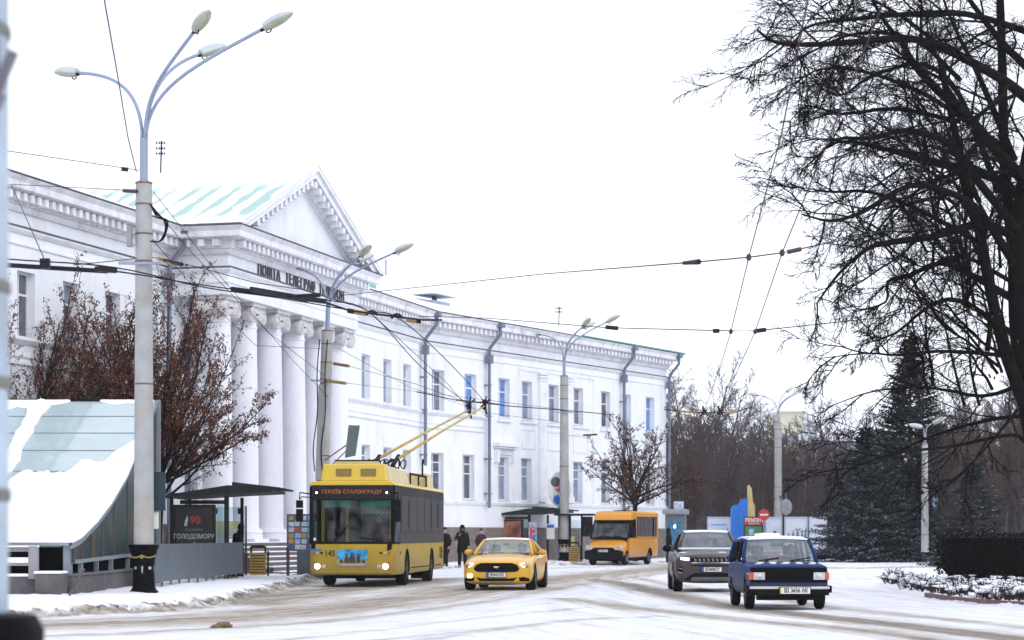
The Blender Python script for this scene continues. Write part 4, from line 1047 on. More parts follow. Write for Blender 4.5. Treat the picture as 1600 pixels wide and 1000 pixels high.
    b = MB(); b.prism([(-1.25,zr),(1.25,zr),(1.22,zr+.06),(1.1,zr+.12),(-1.1,zr+.12),(-1.22,zr+.06)], .08, L); b.build('roof', BUSYT, r, bevel=.02)
    # windscreen
    b = MB(); v = []; f = []; n = 10
    for i in range(n+1):
        x = -1.15+2.3*i/n; y = .12+.10*(x/1.15)**4; v += [(x,y,1.30),(x,y+.02,2.52)]
    for i in range(n): f.append((2*i,2*i+2,2*i+3,2*i+1))
    b.add(v, f); b.build('windscreen', BUSG, r, smooth=True, fix=False)
    G = mat('green_visor', (.02,.42,.25), .7)
    for x0, x1 in ((-.84,-.04),(.22,1.10)):
        b = MB(); b.box(x0,x1,.27,.285,2.30,2.515); b.build('sun_visor', G, r)
    b = MB(); b.box(.24,1.02,.30,.31,2.12,2.295); b.build('route_card', mat('route_card', (.22,.25,.25), .8), r)
    YP = mat('yellow_pole', (.55,.40,.05), .4)
    for x, y in ((-.92,.6),(-.26,.9),(1.08,.55),(.55,2.6),(-.6,3.2)): b = MB(); b.tube([(x,y,.95),(x,y,2.85)], .035 if y > 1 else .055, 8); b.build('handrail', YP, r)
    b = MB(); b.box(-1.16,1.16,.3,L-.2,.70,.745); b.build('floor', SEATM, r)
    b = MB(); b.box(.1,1.1,.28,.75,.9,1.42); b.build('dashboard', TRIMB, r, bevel=.08)
    b = MB(); b.box(-1.15,1.15,2.9,2.93,.75,1.7) if False else b.box(.0,1.14,1.9,1.94,.75,2.2); b.build('cab_screen', mat('cab_glass', (.09,.09,.09), .3), r)
    b = MB(); b.tube([(.6+.22*math.cos(a), .82+.12*math.sin(a), 1.42+.19*math.sin(a)) for a in [2*math.pi*k/20 for k in range(21)]], .018, 6); b.build('steering_wheel', BLACK, r)
    for x in (-.85,-.4,.4,.85):
        for y in (3.6,4.6,6.5,9.5): b = MB(); b.box(x-.2,x+.2,y,y+.1,.75,1.75); b.build('seat', SEATM, r, bevel=.03)
    b = MB(); b.tube([(-.5,.09,1.33),(-.32,.08,1.5),(-.1,.08,1.78)], .016, 5); b.tube([(.9,.09,1.33),(.6,.085,1.38),(.2,.08,1.42)], .016, 5); b.build('wiper', BLACK, r)
    # front details
    for s_ in (-1, 1):
        b = MB(); b.lathe([(.001,.015),(.075,.02),(.09,.05),(.09,.08)], 20, (s_*.985,0,.60), axis='y'); b.build('headlight', LIT, r)
        b = MB(); b.lathe([(.001,.02),(.055,.025),(.06,.08)], 16, (s_*.80,0,.60), axis='y'); b.build('headlight', LENS, r)
        for k, x in enumerate((.86,.98,1.10)): b = MB(); b.lathe([(.001,.005),(.034,.01),(.037,.12)], 12, (s_*x,0,.985), axis='y'); b.build('small_lamp', [TRIMB, LENS, AMBER][k], r)
        b = MB(); b.ell((s_*1.02,.095,2.72),(.03,.02,.03),8,5); b.build('marker_lamp', LITW, r)
    put_text('fleet_number', '145', .25, PLATEK, r, Matrix.Translation((-.62,.022,.965)) @ UP, bold=.004, depth=.004, sx=.85)
    led(r, '(СВ)Ш  СТАЛЕГРАДУ'.replace('(СВ)Ш','ЮЖНО').replace('СТАЛЕГРАДУ','СТАЛІНГРАДУ') if False else 'ГЕРОЇВ СТАЛІНГРАДУ', 0, .088, 2.74, 1.5, .145)
    b = MB(); b.box(-.41,.47,.015,.045,.60,1.09,0); b.build('poster', mat('poster_sky', (.03,.30,.62), .6, var=.8, scale=5), r)
    b = MB(); b.box(-.41,.47,.0105,.0145,.60,.82); b.build('poster_ground', mat('poster_sand', (.30,.25,.15), .7, var=.5, scale=14), r)
    b = MB()
    for x, w, h in ((-.13,.13,.26),(.03,.18,.30),(.21,.12,.26),(-.28,.1,.1),(.36,.1,.1)): b.prism([(x-w/2,.70),(x+w/2,.70),(x+w/2,.70+h*.5),(x+w*.25,.70+h*.7),(x+w*.2,.70+h),(x-w*.2,.70+h),(x-w*.25,.70+h*.7),(x-w/2,.70+h*.5)], .005, .010)
    b.build('poster_figures', mat('poster_dark', (.05,.04,.035), .7, var=.6, scale=20), r)
    put_text('poster_caption', 'ЗАХИСНИКАМ УКРАЇНИ', .06, WHITEP, r, Matrix.Translation((.03,.006,.645)) @ UP, depth=.002)
    b = MB(); b.box(-1.16,-.86,.025,.045,1.03,1.10); b.build('sticker', BLUE, r)
    b = MB(); b.box(-1.10,-1.03,.06,.07,1.34,1.42); b.build('windscreen_sticker', WHITEP, r)
    # mirrors
    for s_, zc in ((-1,2.0),(1,2.12)):
        b = MB(); x = s_*1.48 if s_ < 0 else 1.36; b.tube([(s_*1.15,.15,2.68),(x,-.05,2.72),(x,-.08,2.52)], .022, 6)
        if s_ < 0: b.tube([(-1.15,.15,2.58),(x+.05,-.02,2.6),(x,-.06,2.52)], .018, 6)
        b.box(x-.095,x+.095,-.14,-.03,2.28,2.5); b.box(x-.095,x+.095,-.14,-.03,1.88,2.25); b.build('wing_mirror', BLACK, r, bevel=.03)
    # roof equipment
    b = MB(); z0 = zr+.12
    def hood(x0, x1, y0, y1, z0, z1, t, m, name, tf=.1):
        q = MB(); q.add([(x0,y0,z0),(x1,y0,z0),(x1,y1,z0),(x0,y1,z0),(x0+t,y0+tf,z1),(x1-t,y0+tf,z1),(x1-t,y1,z1),(x0+t,y1,z1)], [(0,3,2,1),(4,5,6,7),(0,1,5,4),(1,2,6,5),(2,3,7,6),(3,0,4,7)])
        return q.build(name, m, r, bevel=.04)
    hood(-.98,.98,.5,1.0,z0,3.56,.07,BUSYT,'equipment_hood',.08)
    for k in range(4): hood(-.98,.98,1.01+1.1*k,2.1+1.1*k,z0,3.545-.015*k,.14,BUSC,'equipment_hood',0)
    hood(-.98,.98,10.0,11.4,z0,3.55,.1,BUSC,'equipment_hood',.05)
    b = MB(); b.box(-.62,.60,.9,1.6,3.56,3.66); b.build('hood_lid', BUSC, r, bevel=.02); b = MB(); b.box(-.64,.62,.88,1.62,3.66,3.69); b.build('hood_lid_top', TRIMB, r)
    for x in (-.30,.42): b = MB(); b.prism([(x-.22,3.20),(x+.22,3.20),(x+.22,3.42),(x-.22,3.42)], .505, .55); b.build('grille_vent', mat('vent_olive', (.22,.17,.05), .7, var=.4, scale=30), r)
    b = MB()
    for x in (-.9,.9):
        b.bar((x,6,3.42),(x,10,3.42),.06); 
        for y in (6,8,9.9): b.bar((x,y,z0),(x,y,3.42),.05)
    b.tube([(.95,8.6,3.4),(.95,8.6,3.85),(.95,8.72,3.95),(.95,8.86,3.85)], .03, 6); b.build('roof_rails', TRIMB, r)
    # pole base with springs and coils
    b = MB(); b.box(-.45,.55,4.3,5.3,3.5,3.62); rr = random.Random(5)
    for k in range(9):
        cx = -.25+.13*k; cy = 4.4+rr.random()*.9; b.tube([(cx+.14*math.cos(a)*.6, cy+.1*math.sin(a), 3.70+.14*math.sin(a)) for a in [2*math.pi*i/12 for i in range(13)]], .02, 5)
    for x in (-.05,.55): b.tube([(x,4.5,3.62),(x+.1,5.2,3.95)], .07, 8); b.tube([(x-.2,4.3,3.68),(x+.08,5.0,3.86)], .035, 6)
    b.tube([(.65,5.2,3.5),(.66,5.2,3.95)], .02, 5); b.build('pole_base', BLACK, r)
    YPM = mat('trolley_pole_paint', (.50,.33,.07), .5, var=.3, scale=5)
    tips = []
    inv = (Matrix.Translation(r.location) @ Matrix.Rotation(r.rotation_euler.z,4,'Z')).inverted()
    for (s0, tp) in ((-.0,at(734,640,75.0)),(.62,at(758,634,75.0))):
        t = inv @ tp; s = Vector((s0+.03,5.0,3.86))
        b = MB(); b.tube([s, s.lerp(t,.5)+Vector((0,0,.02)), t], [.05,.04,.03], 8); o = b.build('trolley_pole', YPM, r, smooth=True)
        q = MB(); q.tube([t+Vector((0,-.1,-.12)), t+Vector((0,0,.0)), t+Vector((0,.12,.14))], .05, 6); q.tube([t+Vector((.05,0,-.3)), t, t+Vector((-.08,0,.2))], .035, 6); q.box(t.x-.05,t.x+.05,t.y-.2,t.y+.2,t.z+.1,t.z+.2); q.build('current_collector', BLACK, o)
        tips.append(tp)
    wheels(r, 1.09, (2.75,8.65), .50, .30, RIMD, 6, rr=.55)
    b = MB()
    for s_ in (-1,1): b.box(*sorted((s_*.6,s_*.92)),8.35,8.95,.1,.9)
    b.box(-.9,.9,2.6,2.9,.2,.45); b.box(-.9,.9,8.5,8.8,.2,.45); b.box(-.8,.8,3.6,7.6,.28,.5); b.build('underframe', BLACK, r)
    p = MB(); o = seat_person(r, .60, 1.45, 1.93, mat('red_jacket', (.22,.02,.02), .9), lab='driver in a dark red jacket at the wheel of the trolleybus')
    return tips
TIPS = bus()
# ---------------- orange minibus
ORG = paint('orange_paint', (.64,.28,.022), dirt=(.38,.22,.07), damt=.4, coat=.25)
def minibus():
    r = empty('minibus', (4.50,110.6,0), -R(20), 'orange minibus with curtained side windows and black front bumper, parked beyond the coupe', 'minibus')
    hw = 1.0
    def S(y, zb, zt, w=hw): return (y, [(0,zb),(w*.9,zb),(w-.02,zb+.05),(w,zb+.2),(w,zt-.3),(w-.01,zt-.05),(w-.06,zt),(0,zt)])
    lo = loft('body', [S(1.15,.36,1.36), S(1.3,.36,1.36), S(6.2,.40,1.36), S(6.3,.45,1.36,hw-.03)], [ORG, TRIMB], r, 0, arches=[(4.75,.40,.46,.62)])
    def H(y, w, zb, zt): return (y, [(0,zb),(w*.85,zb),(w*.97,zb+.08),(w,zb+.3),(w*.98,zt-.12),(w*.88,zt-.02),(w*.4,zt),(0,zt)])
    ho = loft('bonnet', [H(.02,.80,.50,.86), H(.1,.90,.42,.93), H(.4,.96,.38,1.05), H(.9,.985,.36,1.22), H(1.2,.99,.36,1.30)], [ORG, TRIMB], r, 1, arches=[(.95,.38,.42,.62)]); T = bvh(ho)
    D = lambda n, p, m, **k: decal(n, p, m, r, T, **k)
    b = MB(); b.prism([(-.90,.28),(.90,.28),(.97,.40),(.97,.70),(.62,.78),(.48,.88),(-.48,.88),(-.62,.78),(-.97,.70),(-.97,.40)], -.06, .30); b.build('front_bumper', TRIMB, r, bevel=.05)
    for s_ in (-1,1):
        P = [(s_*a,b_) for a,b_ in [(.52,.74),(.90,.78),(.93,.90),(.84,1.02),(.62,.88)]]; b = MB(); b.prism(P, -.03, .28); b.build('headlight', LENS, r, bevel=.02)
        b = MB(); b.ell((s_*.62,-.062,.58),(.07,.02,.06),10,5); b.build('fog_lamp', TRIMB, r)
    plate(r, -.075, .72, 'ВІ 0481 АА', w=.52)
    b = MB(); b.box(-.8,.8,-.03,.04,.95,.97) if False else b.ell((0,.0,.99),(.09,.03,.04),10,5); b.build('badge', CHROME, r)
    # upper body
    b = MB(); b.add([(-.97,1.0,1.36),(.97,1.0,1.36),(.93,1.62,2.22),(-.93,1.62,2.22)], [(0,1,2,3)])
    b.build('windscreen', WSD, r, fix=False)
    b = MB(); b.tube([(-.98,1.0,1.34),(.98,1.0,1.34)], .05, 6); b.tube([(-.94,1.62,2.23),(.94,1.62,2.23)], .05, 6)
    for s_ in (-1,1): b.tube([(s_*.98,1.0,1.34),(s_*.94,1.62,2.23)], .05, 6)
    b.build('windscreen_surround', BLACK, r)
    b = MB(); b.prism([(1.42,2.24),(1.55,2.50),(1.8,2.66),(2.35,2.72),(2.35,2.24)], -.96, .96, axis='x'); b.build('roof_visor', ORG, r, bevel=.06)
    b = MB(); b.prism([(-1.0,2.42),(1.0,2.42),(.98,2.62),(.88,2.70),(-.88,2.70),(-.98,2.62)], 2.352, 6.3); b.build('roof', ORG, r, bevel=.03)
    b = MB(); b.box(-.4,.4,3,3.8,2.7,2.76); b.build('roof_hatch', TRIMB, r)
    CUR = mat('curtain', (.17,.165,.17), .9, var=.5, scale=9)
    for s_ in (-1,1):
        x0, x1 = sorted((s_*.93, s_*.995)); b = MB(); b.box(x0,x1,2.1,6.28,1.361,1.42); b.box(x0,x1,6.1,6.28,1.42,2.42); b.box(x0,x1,2.28,2.40,1.42,2.42); b.build('side_wall', ORG, r)
        b = MB(); b.add([(s_*.975,1.08,1.37),(s_*.985,2.1,1.37),(s_*.96,2.1,2.24),(s_*.95,1.7,2.24)], [(0,1,2,3)]); b.build('cab_window', WSD, r, fix=False)
        b = MB(); b.tube([(s_*.98,2.2,1.36),(s_*.96,2.2,2.3)], .07, 6); b.build('door_pillar', BLACK, r)
        for k in range(4):
            y0 = 2.42+.92*k; b = MB(); x0, x1 = sorted((s_*.96, s_*.975)); b.box(x0,x1,y0,y0+.90,1.42,2.42); b.build('side_window', WSD, r)
        b = MB()
        for k in range(15):
            if k == 12: continue
            y = 2.5+.245*k; b.tube([(s_*.90,y,1.4),(s_*.90,y+.03,2.4)], .09, 6)
        b.build('curtain', CUR, r)
        b = MB(); b.tube([(s_*.98,1.2,1.75),(s_*1.15,1.05,1.8)], .02, 5); b.box(*sorted((s_*1.08,s_*1.22)),1.0,1.08,1.55,1.9); b.build('wing_mirror', BLACK, r, bevel=.02)
    b = MB(); b.box(-.95,.95,6.22,6.29,1.36,2.42); b.build('rear_panel', ORG, r)
    b = MB(); b.tube([(-.7,.97,1.38),(-.2,1.02,1.46),(.0,1.0,1.40)], .02, 5); b.tube([(.0,.99,1.38),(.4,1.02,1.44),(.75,.99,1.38)], .02, 5); b.build('wiper', BLACK, r)
    b = MB(); b.box(-.35,.1,1.3,1.34,1.42,1.6); b.build('route_sign', PLATEW, r)
    b = MB(); b.box(-.9,.9,1.1,6.0,.7,.74); b.box(-.9,.9,1.15,1.5,1.1,1.38); b.build('floor', SEATM, r); seats(r, (2.15,3.0,3.9), .45, .95, 1.9)
    b = MB(); b.box(-.6,.6,2.6,4.3,.2,.4); b.box(-.8,.8,4.6,4.9,.2,.5); b.box(-.7,.7,.8,1.0,.2,.5); b.build('underframe', BLACK, r)
    wheels(r, .84, (.95,4.75), .37, .22, RIM, 6, rr=.6)
    seat_person(r, .45, 1.95, 1.78, mat('dark_coat', (.02,.02,.025), .9), lab='driver in dark clothes inside the orange minibus')
minibus()
# ------------------------------------------------------------------ lamp posts
CONC = mat('concrete_pole', (.36,.37,.37), .85, var=.15, scale=2.2, bump=.3, dirt=(.34,.25,.15), dscale=.9, damt=.6)
CAST = mat('black_cast_iron', (.0015,.0015,.002), .6, var=.3, spec=.08); GOLD = mat('gold_trim', (.25,.19,.07), .5, var=.3)
LAMPW = mat('lamp_shell', (.46,.50,.52), .5, var=.06, scale=2); LAMPG = mat('lamp_bowl', (.36,.37,.27), .25, var=.15, scale=4, spec=.8); RUST = mat('rusty_band', (.20,.10,.06), .8, var=.4, scale=8)
POSTC = mat('near_post_paint', (.36,.43,.50), .6, var=.25, scale=1.3, dirt=(.22,.20,.15), dscale=2.2, damt=.6)
def lamp_head(p, d, roll=0):
    d = Vector(d).normalized(); side = d.cross(Vector((0,0,1))).normalized(); up = side.cross(d)
    M = Matrix(((d.x,side.x,up.x,p[0]),(d.y,side.y,up.y,p[1]),(d.z,side.z,up.z,p[2]),(0,0,0,1)))
    b = MB(); b.M = M
    n = 18; v = []; f = []; K = 10
    def half(sgn, mi, h):
        v = []; f = []
        for i in range(K+1):
            t = i/K; x = -.02+.80*t; w = .165*math.sin(math.pi*min(1, (t*.86+.14)))**.55*(1 if t < .98 else .5)
            for j in range(9):
                a = math.pi*j/8; v.append((x, w*math.cos(a), sgn*h*math.sin(a)*math.sin(math.pi*min(1, t*.8+.2))**.6))
        for i in range(K):
            for j in range(8): f.append((i*9+j, i*9+j+1, (i+1)*9+j+1, (i+1)*9+j))
        f.append(tuple(range(9))); f.append(tuple(K*9+j for j in range(9))); b.add(v, f, mi)
    half(1, 0, .16); half(-1, 1, .11); b.tube([(-.12,0,-.01),(.14,0,-.04)], .045, 8, 2); b.tube([(.06+.07*math.cos(a),0,-.10+.05*math.sin(a)) for a in [2*math.pi*k/10 for k in range(11)]], .016, 5, 2)
    return b
def lamp_post(X, Y, top, arms, label, sc=1.0, rotp=0, lean=0.0, r0=.245, base=True, group='four-armed street lamps along the road', armrot=0):
    r = empty('street_lamp', (X,Y,0), 0, label, 'street lamp', group); r.rotation_euler = (0, lean, 0)
    b = MB(); b.tube([(0,0,.6),(0,0,top)], [r0, r0*.78], 20, cap=True)
    for z in (3.3,5.0,6.6,8.6): 
        if z < top: rr = r0-(r0*.22)*(z/top); b.lathe([(rr*.98,z),(rr*1.02,z+.01),(rr*1.02,z+.03),(rr*.98,z+.04)], 20)
    b.build('concrete_pole', CONC, r, smooth=False, auto=40)
    for z in (top-.05,top-.55,top-1.25,top-1.9,top-4.8): b = MB(); rr = r0-(r0*.22)*(z/top)+.006; b.lathe([(rr-.01,z),(rr+.006,z+.005),(rr+.006,z+.04),(rr-.01,z+.045)], 20); b.build('clamp_band', RUST, r)
    if base:
        b = MB(); b.lathe([(.36,0),(.36,.16),(.31,.2),(.29,.24),(.27,.30),(.26,.75),(.29,1.0),(.33,1.1),(.33,1.16),(.37,1.2),(.37,1.27),(.25,1.28)], 8, axis='z')
        o = b.build('cast_base', CAST, r, rot=(0,0,R(22.5)), bevel=.01)
        b = MB(); b.tube([(-.33+.66*k/12, -.29, 1.02-.05*abs(math.sin(k/12*2*math.pi))) for k in range(13)], .018, 5); b.ell((0,-.31,.99),(.05,.02,.05),8,5); b.build('gilt_garland', GOLD, r)
    b = MB(); tt = top+1.05*sc; b.tube([(0,0,top-.3),(0,0,tt)], .095*sc**.5, 14); b.tube([(0,0,top),(0,0,top+.03)], [.13,.13], 14); b.build('steel_tube', STEEL, r, auto=40)
    b = MB(); b.prism([(-.55,top-1.98),(.45,top-1.98),(.45,top-1.92),(-.55,top-1.92)], -r0-.05, -r0+.02) if base else None
    if base: b.build('cross_bracket', STEEL, r)
    ca, sa = math.cos(armrot), math.sin(armrot)
    for k, (dx, dy, dz, sl) in enumerate(arms):
        dx, dy = dx*ca-dy*sa, dx*sa+dy*ca
        e = Vector((dx*sc, dy*sc, tt+dz*sc)); h = Vector((dx, dy, 0)).normalized(); o = h*.05
        c1 = Vector((o.x,o.y,tt-.1)); c2 = c1+Vector((0,0,1.25*sc)); c3 = e-(h+Vector((0,0,sl)))*(.60*Vector((dx,dy)).length)*sc
        pts = []
        for i in range(15):
            t = i/14; pts.append(c1*(1-t)**3+3*c2*t*(1-t)**2+3*c3*t*t*(1-t)+e*t**3)
        b = MB(); b.tube(pts, .042*sc**.5, 8); a = b.build('lamp_arm', STEEL, r, smooth=True)
        d = (pts[-1]-pts[-2]).normalized(); b = lamp_head(e, d); q = b.build('lamp_head', [LAMPW, LAMPG, BLACK], a); smooth_by_angle(q.data, 50)
    return r
ARMS = [(-1.85,1.3,1.80,.12),(1.55,-2.3,2.05,.42),(1.22,1.0,2.2,.38),(2.98,-1.0,2.38,.42)]
near = lamp_post(-8.71, 53, 9.85, ARMS, 'tall near street lamp with black cast base, between glass canopy and grey panel fence')
# electrical boxes and cable loops of the near post
b = MB(); b.box(-.36,-.25,-.3,-.1,8.3,8.8); b.build('cable_box', mat('box_grey', (.25,.25,.24), .7), near)
b = MB(); 
for k in range(3): b.tube(catmull([(.18,-.2,9.3),(.35,-.25,9.1-.05*k),(.52+.04*k,-.25,8.9),(.54,-.25,8.65-.05*k),(.40,-.22,8.42),(.18,-.2,8.42)], 6), .018, 5)
b.build('cable_loop', BLACK, near)
b = MB(); b.box(.26,.62,-.05,.1,3.4,4.9) if False else b.box(.18,.47,.2,.3,2.08,3.0); b.build('notice_plate', mat('plate_teal', (.025,.045,.055), .6, spec=.2), near)
b = MB(); b.box(.10,.30,.28,.32,1.65,2.05); b.build('paper_notice', PLATEW, near)
p2 = lamp_post(-7.33, 85.2, 9.3, ARMS, 'leaning street lamp with cabinets and cables in front of the portico, behind the trolleybus', sc=.86, lean=R(1.9), r0=.27)
b = MB(); b.box(-.42,-.26,-.25,.05,3.4,8.0) if False else b.box(-.24,-.02,-.36,-.24,3.6,7.2); b.box(-.36,.06,-.40,-.24,1.6,3.4); b.build('cable_duct', mat('duct_grey', (.28,.29,.30), .7, dirt=(.2,.14,.1), damt=.5), p2)
b = MB()
for x in (-.3,.0): b.tube(catmull([(x+.05,-.38,8.9),(x,-.4,7.6),(x+.06,-.4,6.2),(x-.05,-.4,4.8),(x+.03,-.4,3.9)], 5), .022, 5)
b.build('hanging_cable', BLACK, p2)
b = MB(); b.prism([(.85,4.45),(1.25,4.55),(1.38,5.7),(.95,5.7)], -.35, -.30); b.build('sign_back', mat('sign_back_green', (.10,.14,.14), .6, var=.2), p2)
b = MB(); b.bar((.1,-.25,4.35),(1.1,-.28,5.1),.05); b.bar((.1,-.25,3.9),(1.15,-.28,5.0),.04); b.build('sign_bracket', RUST, p2)
p3 = lamp_post(2.75, 118, 9.9, ARMS, 'street lamp with black base standing right beside the far bus shelter', sc=.80, r0=.265, armrot=R(-8))
p4 = lamp_post(19.6, 165, 9.8, ARMS, 'distant street lamp standing behind the bronze SUV, before the bare wood', sc=.72, r0=.33, base=False, armrot=R(8))
p5 = lamp_post(21.75, 118, 6.3, [(-.35,0,.7,.3),(.9,0,1.1,.5)], 'slim far street lamp with two bare arms, in front of the tall dark spruce', sc=.5, r0=.20, base=False)
# blurred post at the left edge, close to the camera
r = empty('near_post', (-1.79,7,0), 0, 'blurred pale post with a black base at the left edge of the picture', 'post')
b = MB(); b.tube([(0,0,1.2),(0,0,3.6)], .212, 28); b.build('shaft', POSTC, r, auto=40)
for z in (3.05,2.25,1.95,1.6): b = MB(); b.lathe([(.205,z),(.22,z+.01),(.22,z+.04),(.205,z+.05)], 24); b.build('clamp_band', mat('band_green', (.16,.17,.14), .7), r)
b = MB(); b.lathe([(.36,0),(.36,.2),(.28,.3),(.27,.8),(.32,1.1),(.325,1.20),(.30,1.25),(.2,1.26)], 20); b.build('cast_base', CAST, r, auto=40)
b = MB(); b.bar((.19,-.12,2.86),(.20,-.16,3.06),.035,.05); b.bar((.20,-.1,2.86),(.255,-.1,2.99),.022,.03); b.bar((.12,-.1,2.88),(.22,-.12,2.83),.04,.05); b.build('hook', mat('hook_paint', (.16,.15,.18), .6), r)
# extra kerb slush and so on is part of the pavement mesh

# ------------------------------------------------------------------ glazed canopy over the underpass stairs
r = empty('glass_canopy', (-10.2,52,0), 0, 'sloping glass canopy heaped with snow over the underpass stairs, at left', 'canopy')
PR = [(51.6,1.32),(52.6,1.42),(54.6,1.80),(56.5,2.28),(58.9,3.05),(60.4,3.72),(62.3,4.55),(64.1,5.34)]
CG = mat('canopy_glass', (.40,.50,.52), .06, var=.06, scale=.5, spec=.9, dirt=(.58,.68,.68), dscale=1.1, damt=.45); CFR = mat('canopy_frame', (.20,.24,.27), .5, var=.1); CSN = SNOW
def cwall(x0, x1, off0, off1, name, m, pr=PR):
    b = MB(); n = len(pr)
    poly = [(y-52, z+off1) for y, z in pr]+[(y-52, z+off0) for y, z in pr[::-1]]
    b.prism(poly, x0, x1, axis='x'); return b.build(name, m, r)
cwall(-14.0, 0.05, -.06, 0, 'glass_roof', CG)
def hz(y):
    for (a, za), (c, zc) in zip(PR, PR[1:]):
        if y <= c: return za+(zc-za)*(y-a)/(c-a)
    return PR[-1][1]
for y in (62.95,61.75,60.55,59.2,57.6,55.9,54.2): b = MB(); z = hz(y); b.box(-14.0,.05,y-52-.018,y-52+.014,z+.0,z+.012); b.build('glazing_bar', mat('bar_dark', (.17,.20,.23), .5), r)
for x in (-3.25,-6.5,-9.75): cwall(x-.05, x+.05, 0, .05, 'rafter', CFR)
cwall(.0, .07, -.14, .03, 'edge_rafter', CFR)
b = MB(); b.box(-14,.1,12.05,12.2,5.30,5.40); b.build('top_beam', BLACK, r)
# snow lying on it
rr = random.Random(8); b = MB(); nx, ny = 130, 60; v = []; f = []
def snowtop(x):    # how far up (world y) the snow reaches at local x
    base = 57.5+max(0, (x+5.5))*.5+ .5*mnoise.fractal(Vector((x*1.4,3,0)),1,2,4)+.35*mnoise.fractal(Vector((x*7,9,0)),1,2,5)
    if x > -.7: base += (x+.7)*2.2
    return min(63.6, base)
for i in range(nx+1):
    x = -14+14.1*i/nx; yt = snowtop(x)
    for j in range(ny+1):
        t = j/ny; y = 51.45+(yt-51.45)*t; th = .015+.15*min(1,(1-t)*5)**.7*min(1,(t+.03)*9)**.5*(.8+.4*mnoise.noise(Vector((x*.7,y*.6,0)))) * min(1,(0.1-x)*4+.15)
        v.append((x, y-52, hz(max(51.6,y))+max(.012,th)+.0))
for i in range(nx):
    for j in range(ny): f.append((i*(ny+1)+j,(i+1)*(ny+1)+j,(i+1)*(ny+1)+j+1,i*(ny+1)+j+1))
n = len(v); v += [(a,c,hz(max(51.6,c+52))+.006) for a,c,d in v[:]]
rim = [i*(ny+1) for i in range(nx+1)]+[nx*(ny+1)+j for j in range(1,ny+1)]+[i*(ny+1)+ny for i in range(nx-1,-1,-1)]+[j for j in range(ny-1,0,-1)]
for a_, c_ in zip(rim, rim[1:]+rim[:1]): f.append((a_, a_+n, c_+n, c_))
b.add(v, f); b.build('roof_snow', SNOW, r, smooth=True, fix=True)
b = MB()      # snow strips left along the rafters and the top
v = []; f = []
def strip(pts, w, name='snow_strip'):
    b = MB(); n = len(pts); v = []; f = []
    for i, (x, y) in enumerate(pts):
        ww = w*(1+.7*mnoise.noise(Vector((y*2.3,x,1))))
        z = hz(y); v += [(x-ww, y-52, z+.052),(x, y-52, z+.11),(x+ww*1.1, y-52, z+.052),(x-ww,y-52,z+.004),(x+ww*1.1,y-52,z+.004)]
    for i in range(n-1):
        a = i*5; c = a+5; f += [(a,a+1,c+1,c),(a+1,a+2,c+2,c+1),(a+3,a,c,c+3),(a+2,a+4,c+4,c+2)]
    b.add(v, f); b.build(name, SNOW, r, smooth=False)
strip([(-3.25, 58.5+5.5*k/24) for k in range(25)], .22)
strip([(-9.75, 58.5+5.5*k/24) for k in range(25)], .2)
def top_patch(x0, x1, depth, sd):
    b = MB(); n = 40; v = []; f = []
    for i in range(n+1):
        x = x0+(x1-x0)*i/n; d = depth*(.5+.9*abs(mnoise.noise(Vector((x*1.3,sd,0)))))*math.sin(math.pi*min(1,max(0,i/n)))**.5+.03
        for k in range(4): y = 64.1-d*k/3; v.append((x, y-52, hz(y)+[.05,.06,.05,.006][k]))
    for i in range(n):
        for k in range(3): f.append((i*4+k,(i+1)*4+k,(i+1)*4+k+1,i*4+k+1))
    b.add(v, f); b.build('snow_patch', SNOW, r, smooth=True)
top_patch(-6.8,-2.4,.9,2); top_patch(-1.6,.0,.35,5); top_patch(-13.5,-7,.8,7)
# side wall of vertical panes
SGL = mat('side_glass', (.020,.042,.042), .3, var=.6, scale=.9, spec=.15, dirt=(.20,.12,.03), dscale=.6, damt=.8); 
ys = [52.0,52.9,54.1,55.5,57.2,59.2,61.6,64.1]
for a, c in zip(ys, ys[1:]):
    b = MB(); b.prism([(a-52+.03,.92+.012*(a-52)),(c-52-.03,.92+.012*(c-52)),(c-52-.03,hz(c)-.14),(a-52+.03,hz(a)-.14)], .01, .035, axis='x'); b.build('side_pane', SGL, r)
for y in ys: b = MB(); b.box(-.02,.055,y-52-.035,y-52+.035,.86,hz(y)-.08); b.build('mullion', mat('mullion_dark', (.05,.055,.06), .5), r)
b = MB(); b.bar((.02,0,.88),(.02,12.1,1.02),.10,.09); b.build('bottom_rail', CFR, r)
b = MB(); b.box(.0,.14,12.0,12.14,.2,5.36); b.build('rear_post', CFR, r)
b = MB(); b.box(-.15,-.02,-.35,.1,.55,1.32); b.box(-14,-.2,-.3,-.2,1.22,1.34); b.build('front_fascia', CFR, r)
b = MB()
for y in (1,3,5,7.5,10): b.box(-.06,.04,y-.06,y+.06,.55,.9)
b.build('wall_feet', CFR, r)
b = MB(); b.box(-13.5,-.4,.5,12,.02,.05); b.box(-13.9,-.3,12.3,12.4,0,3.5); b.build('stairwell', mat('stairwell_dark', (.02,.02,.022), .9), r)
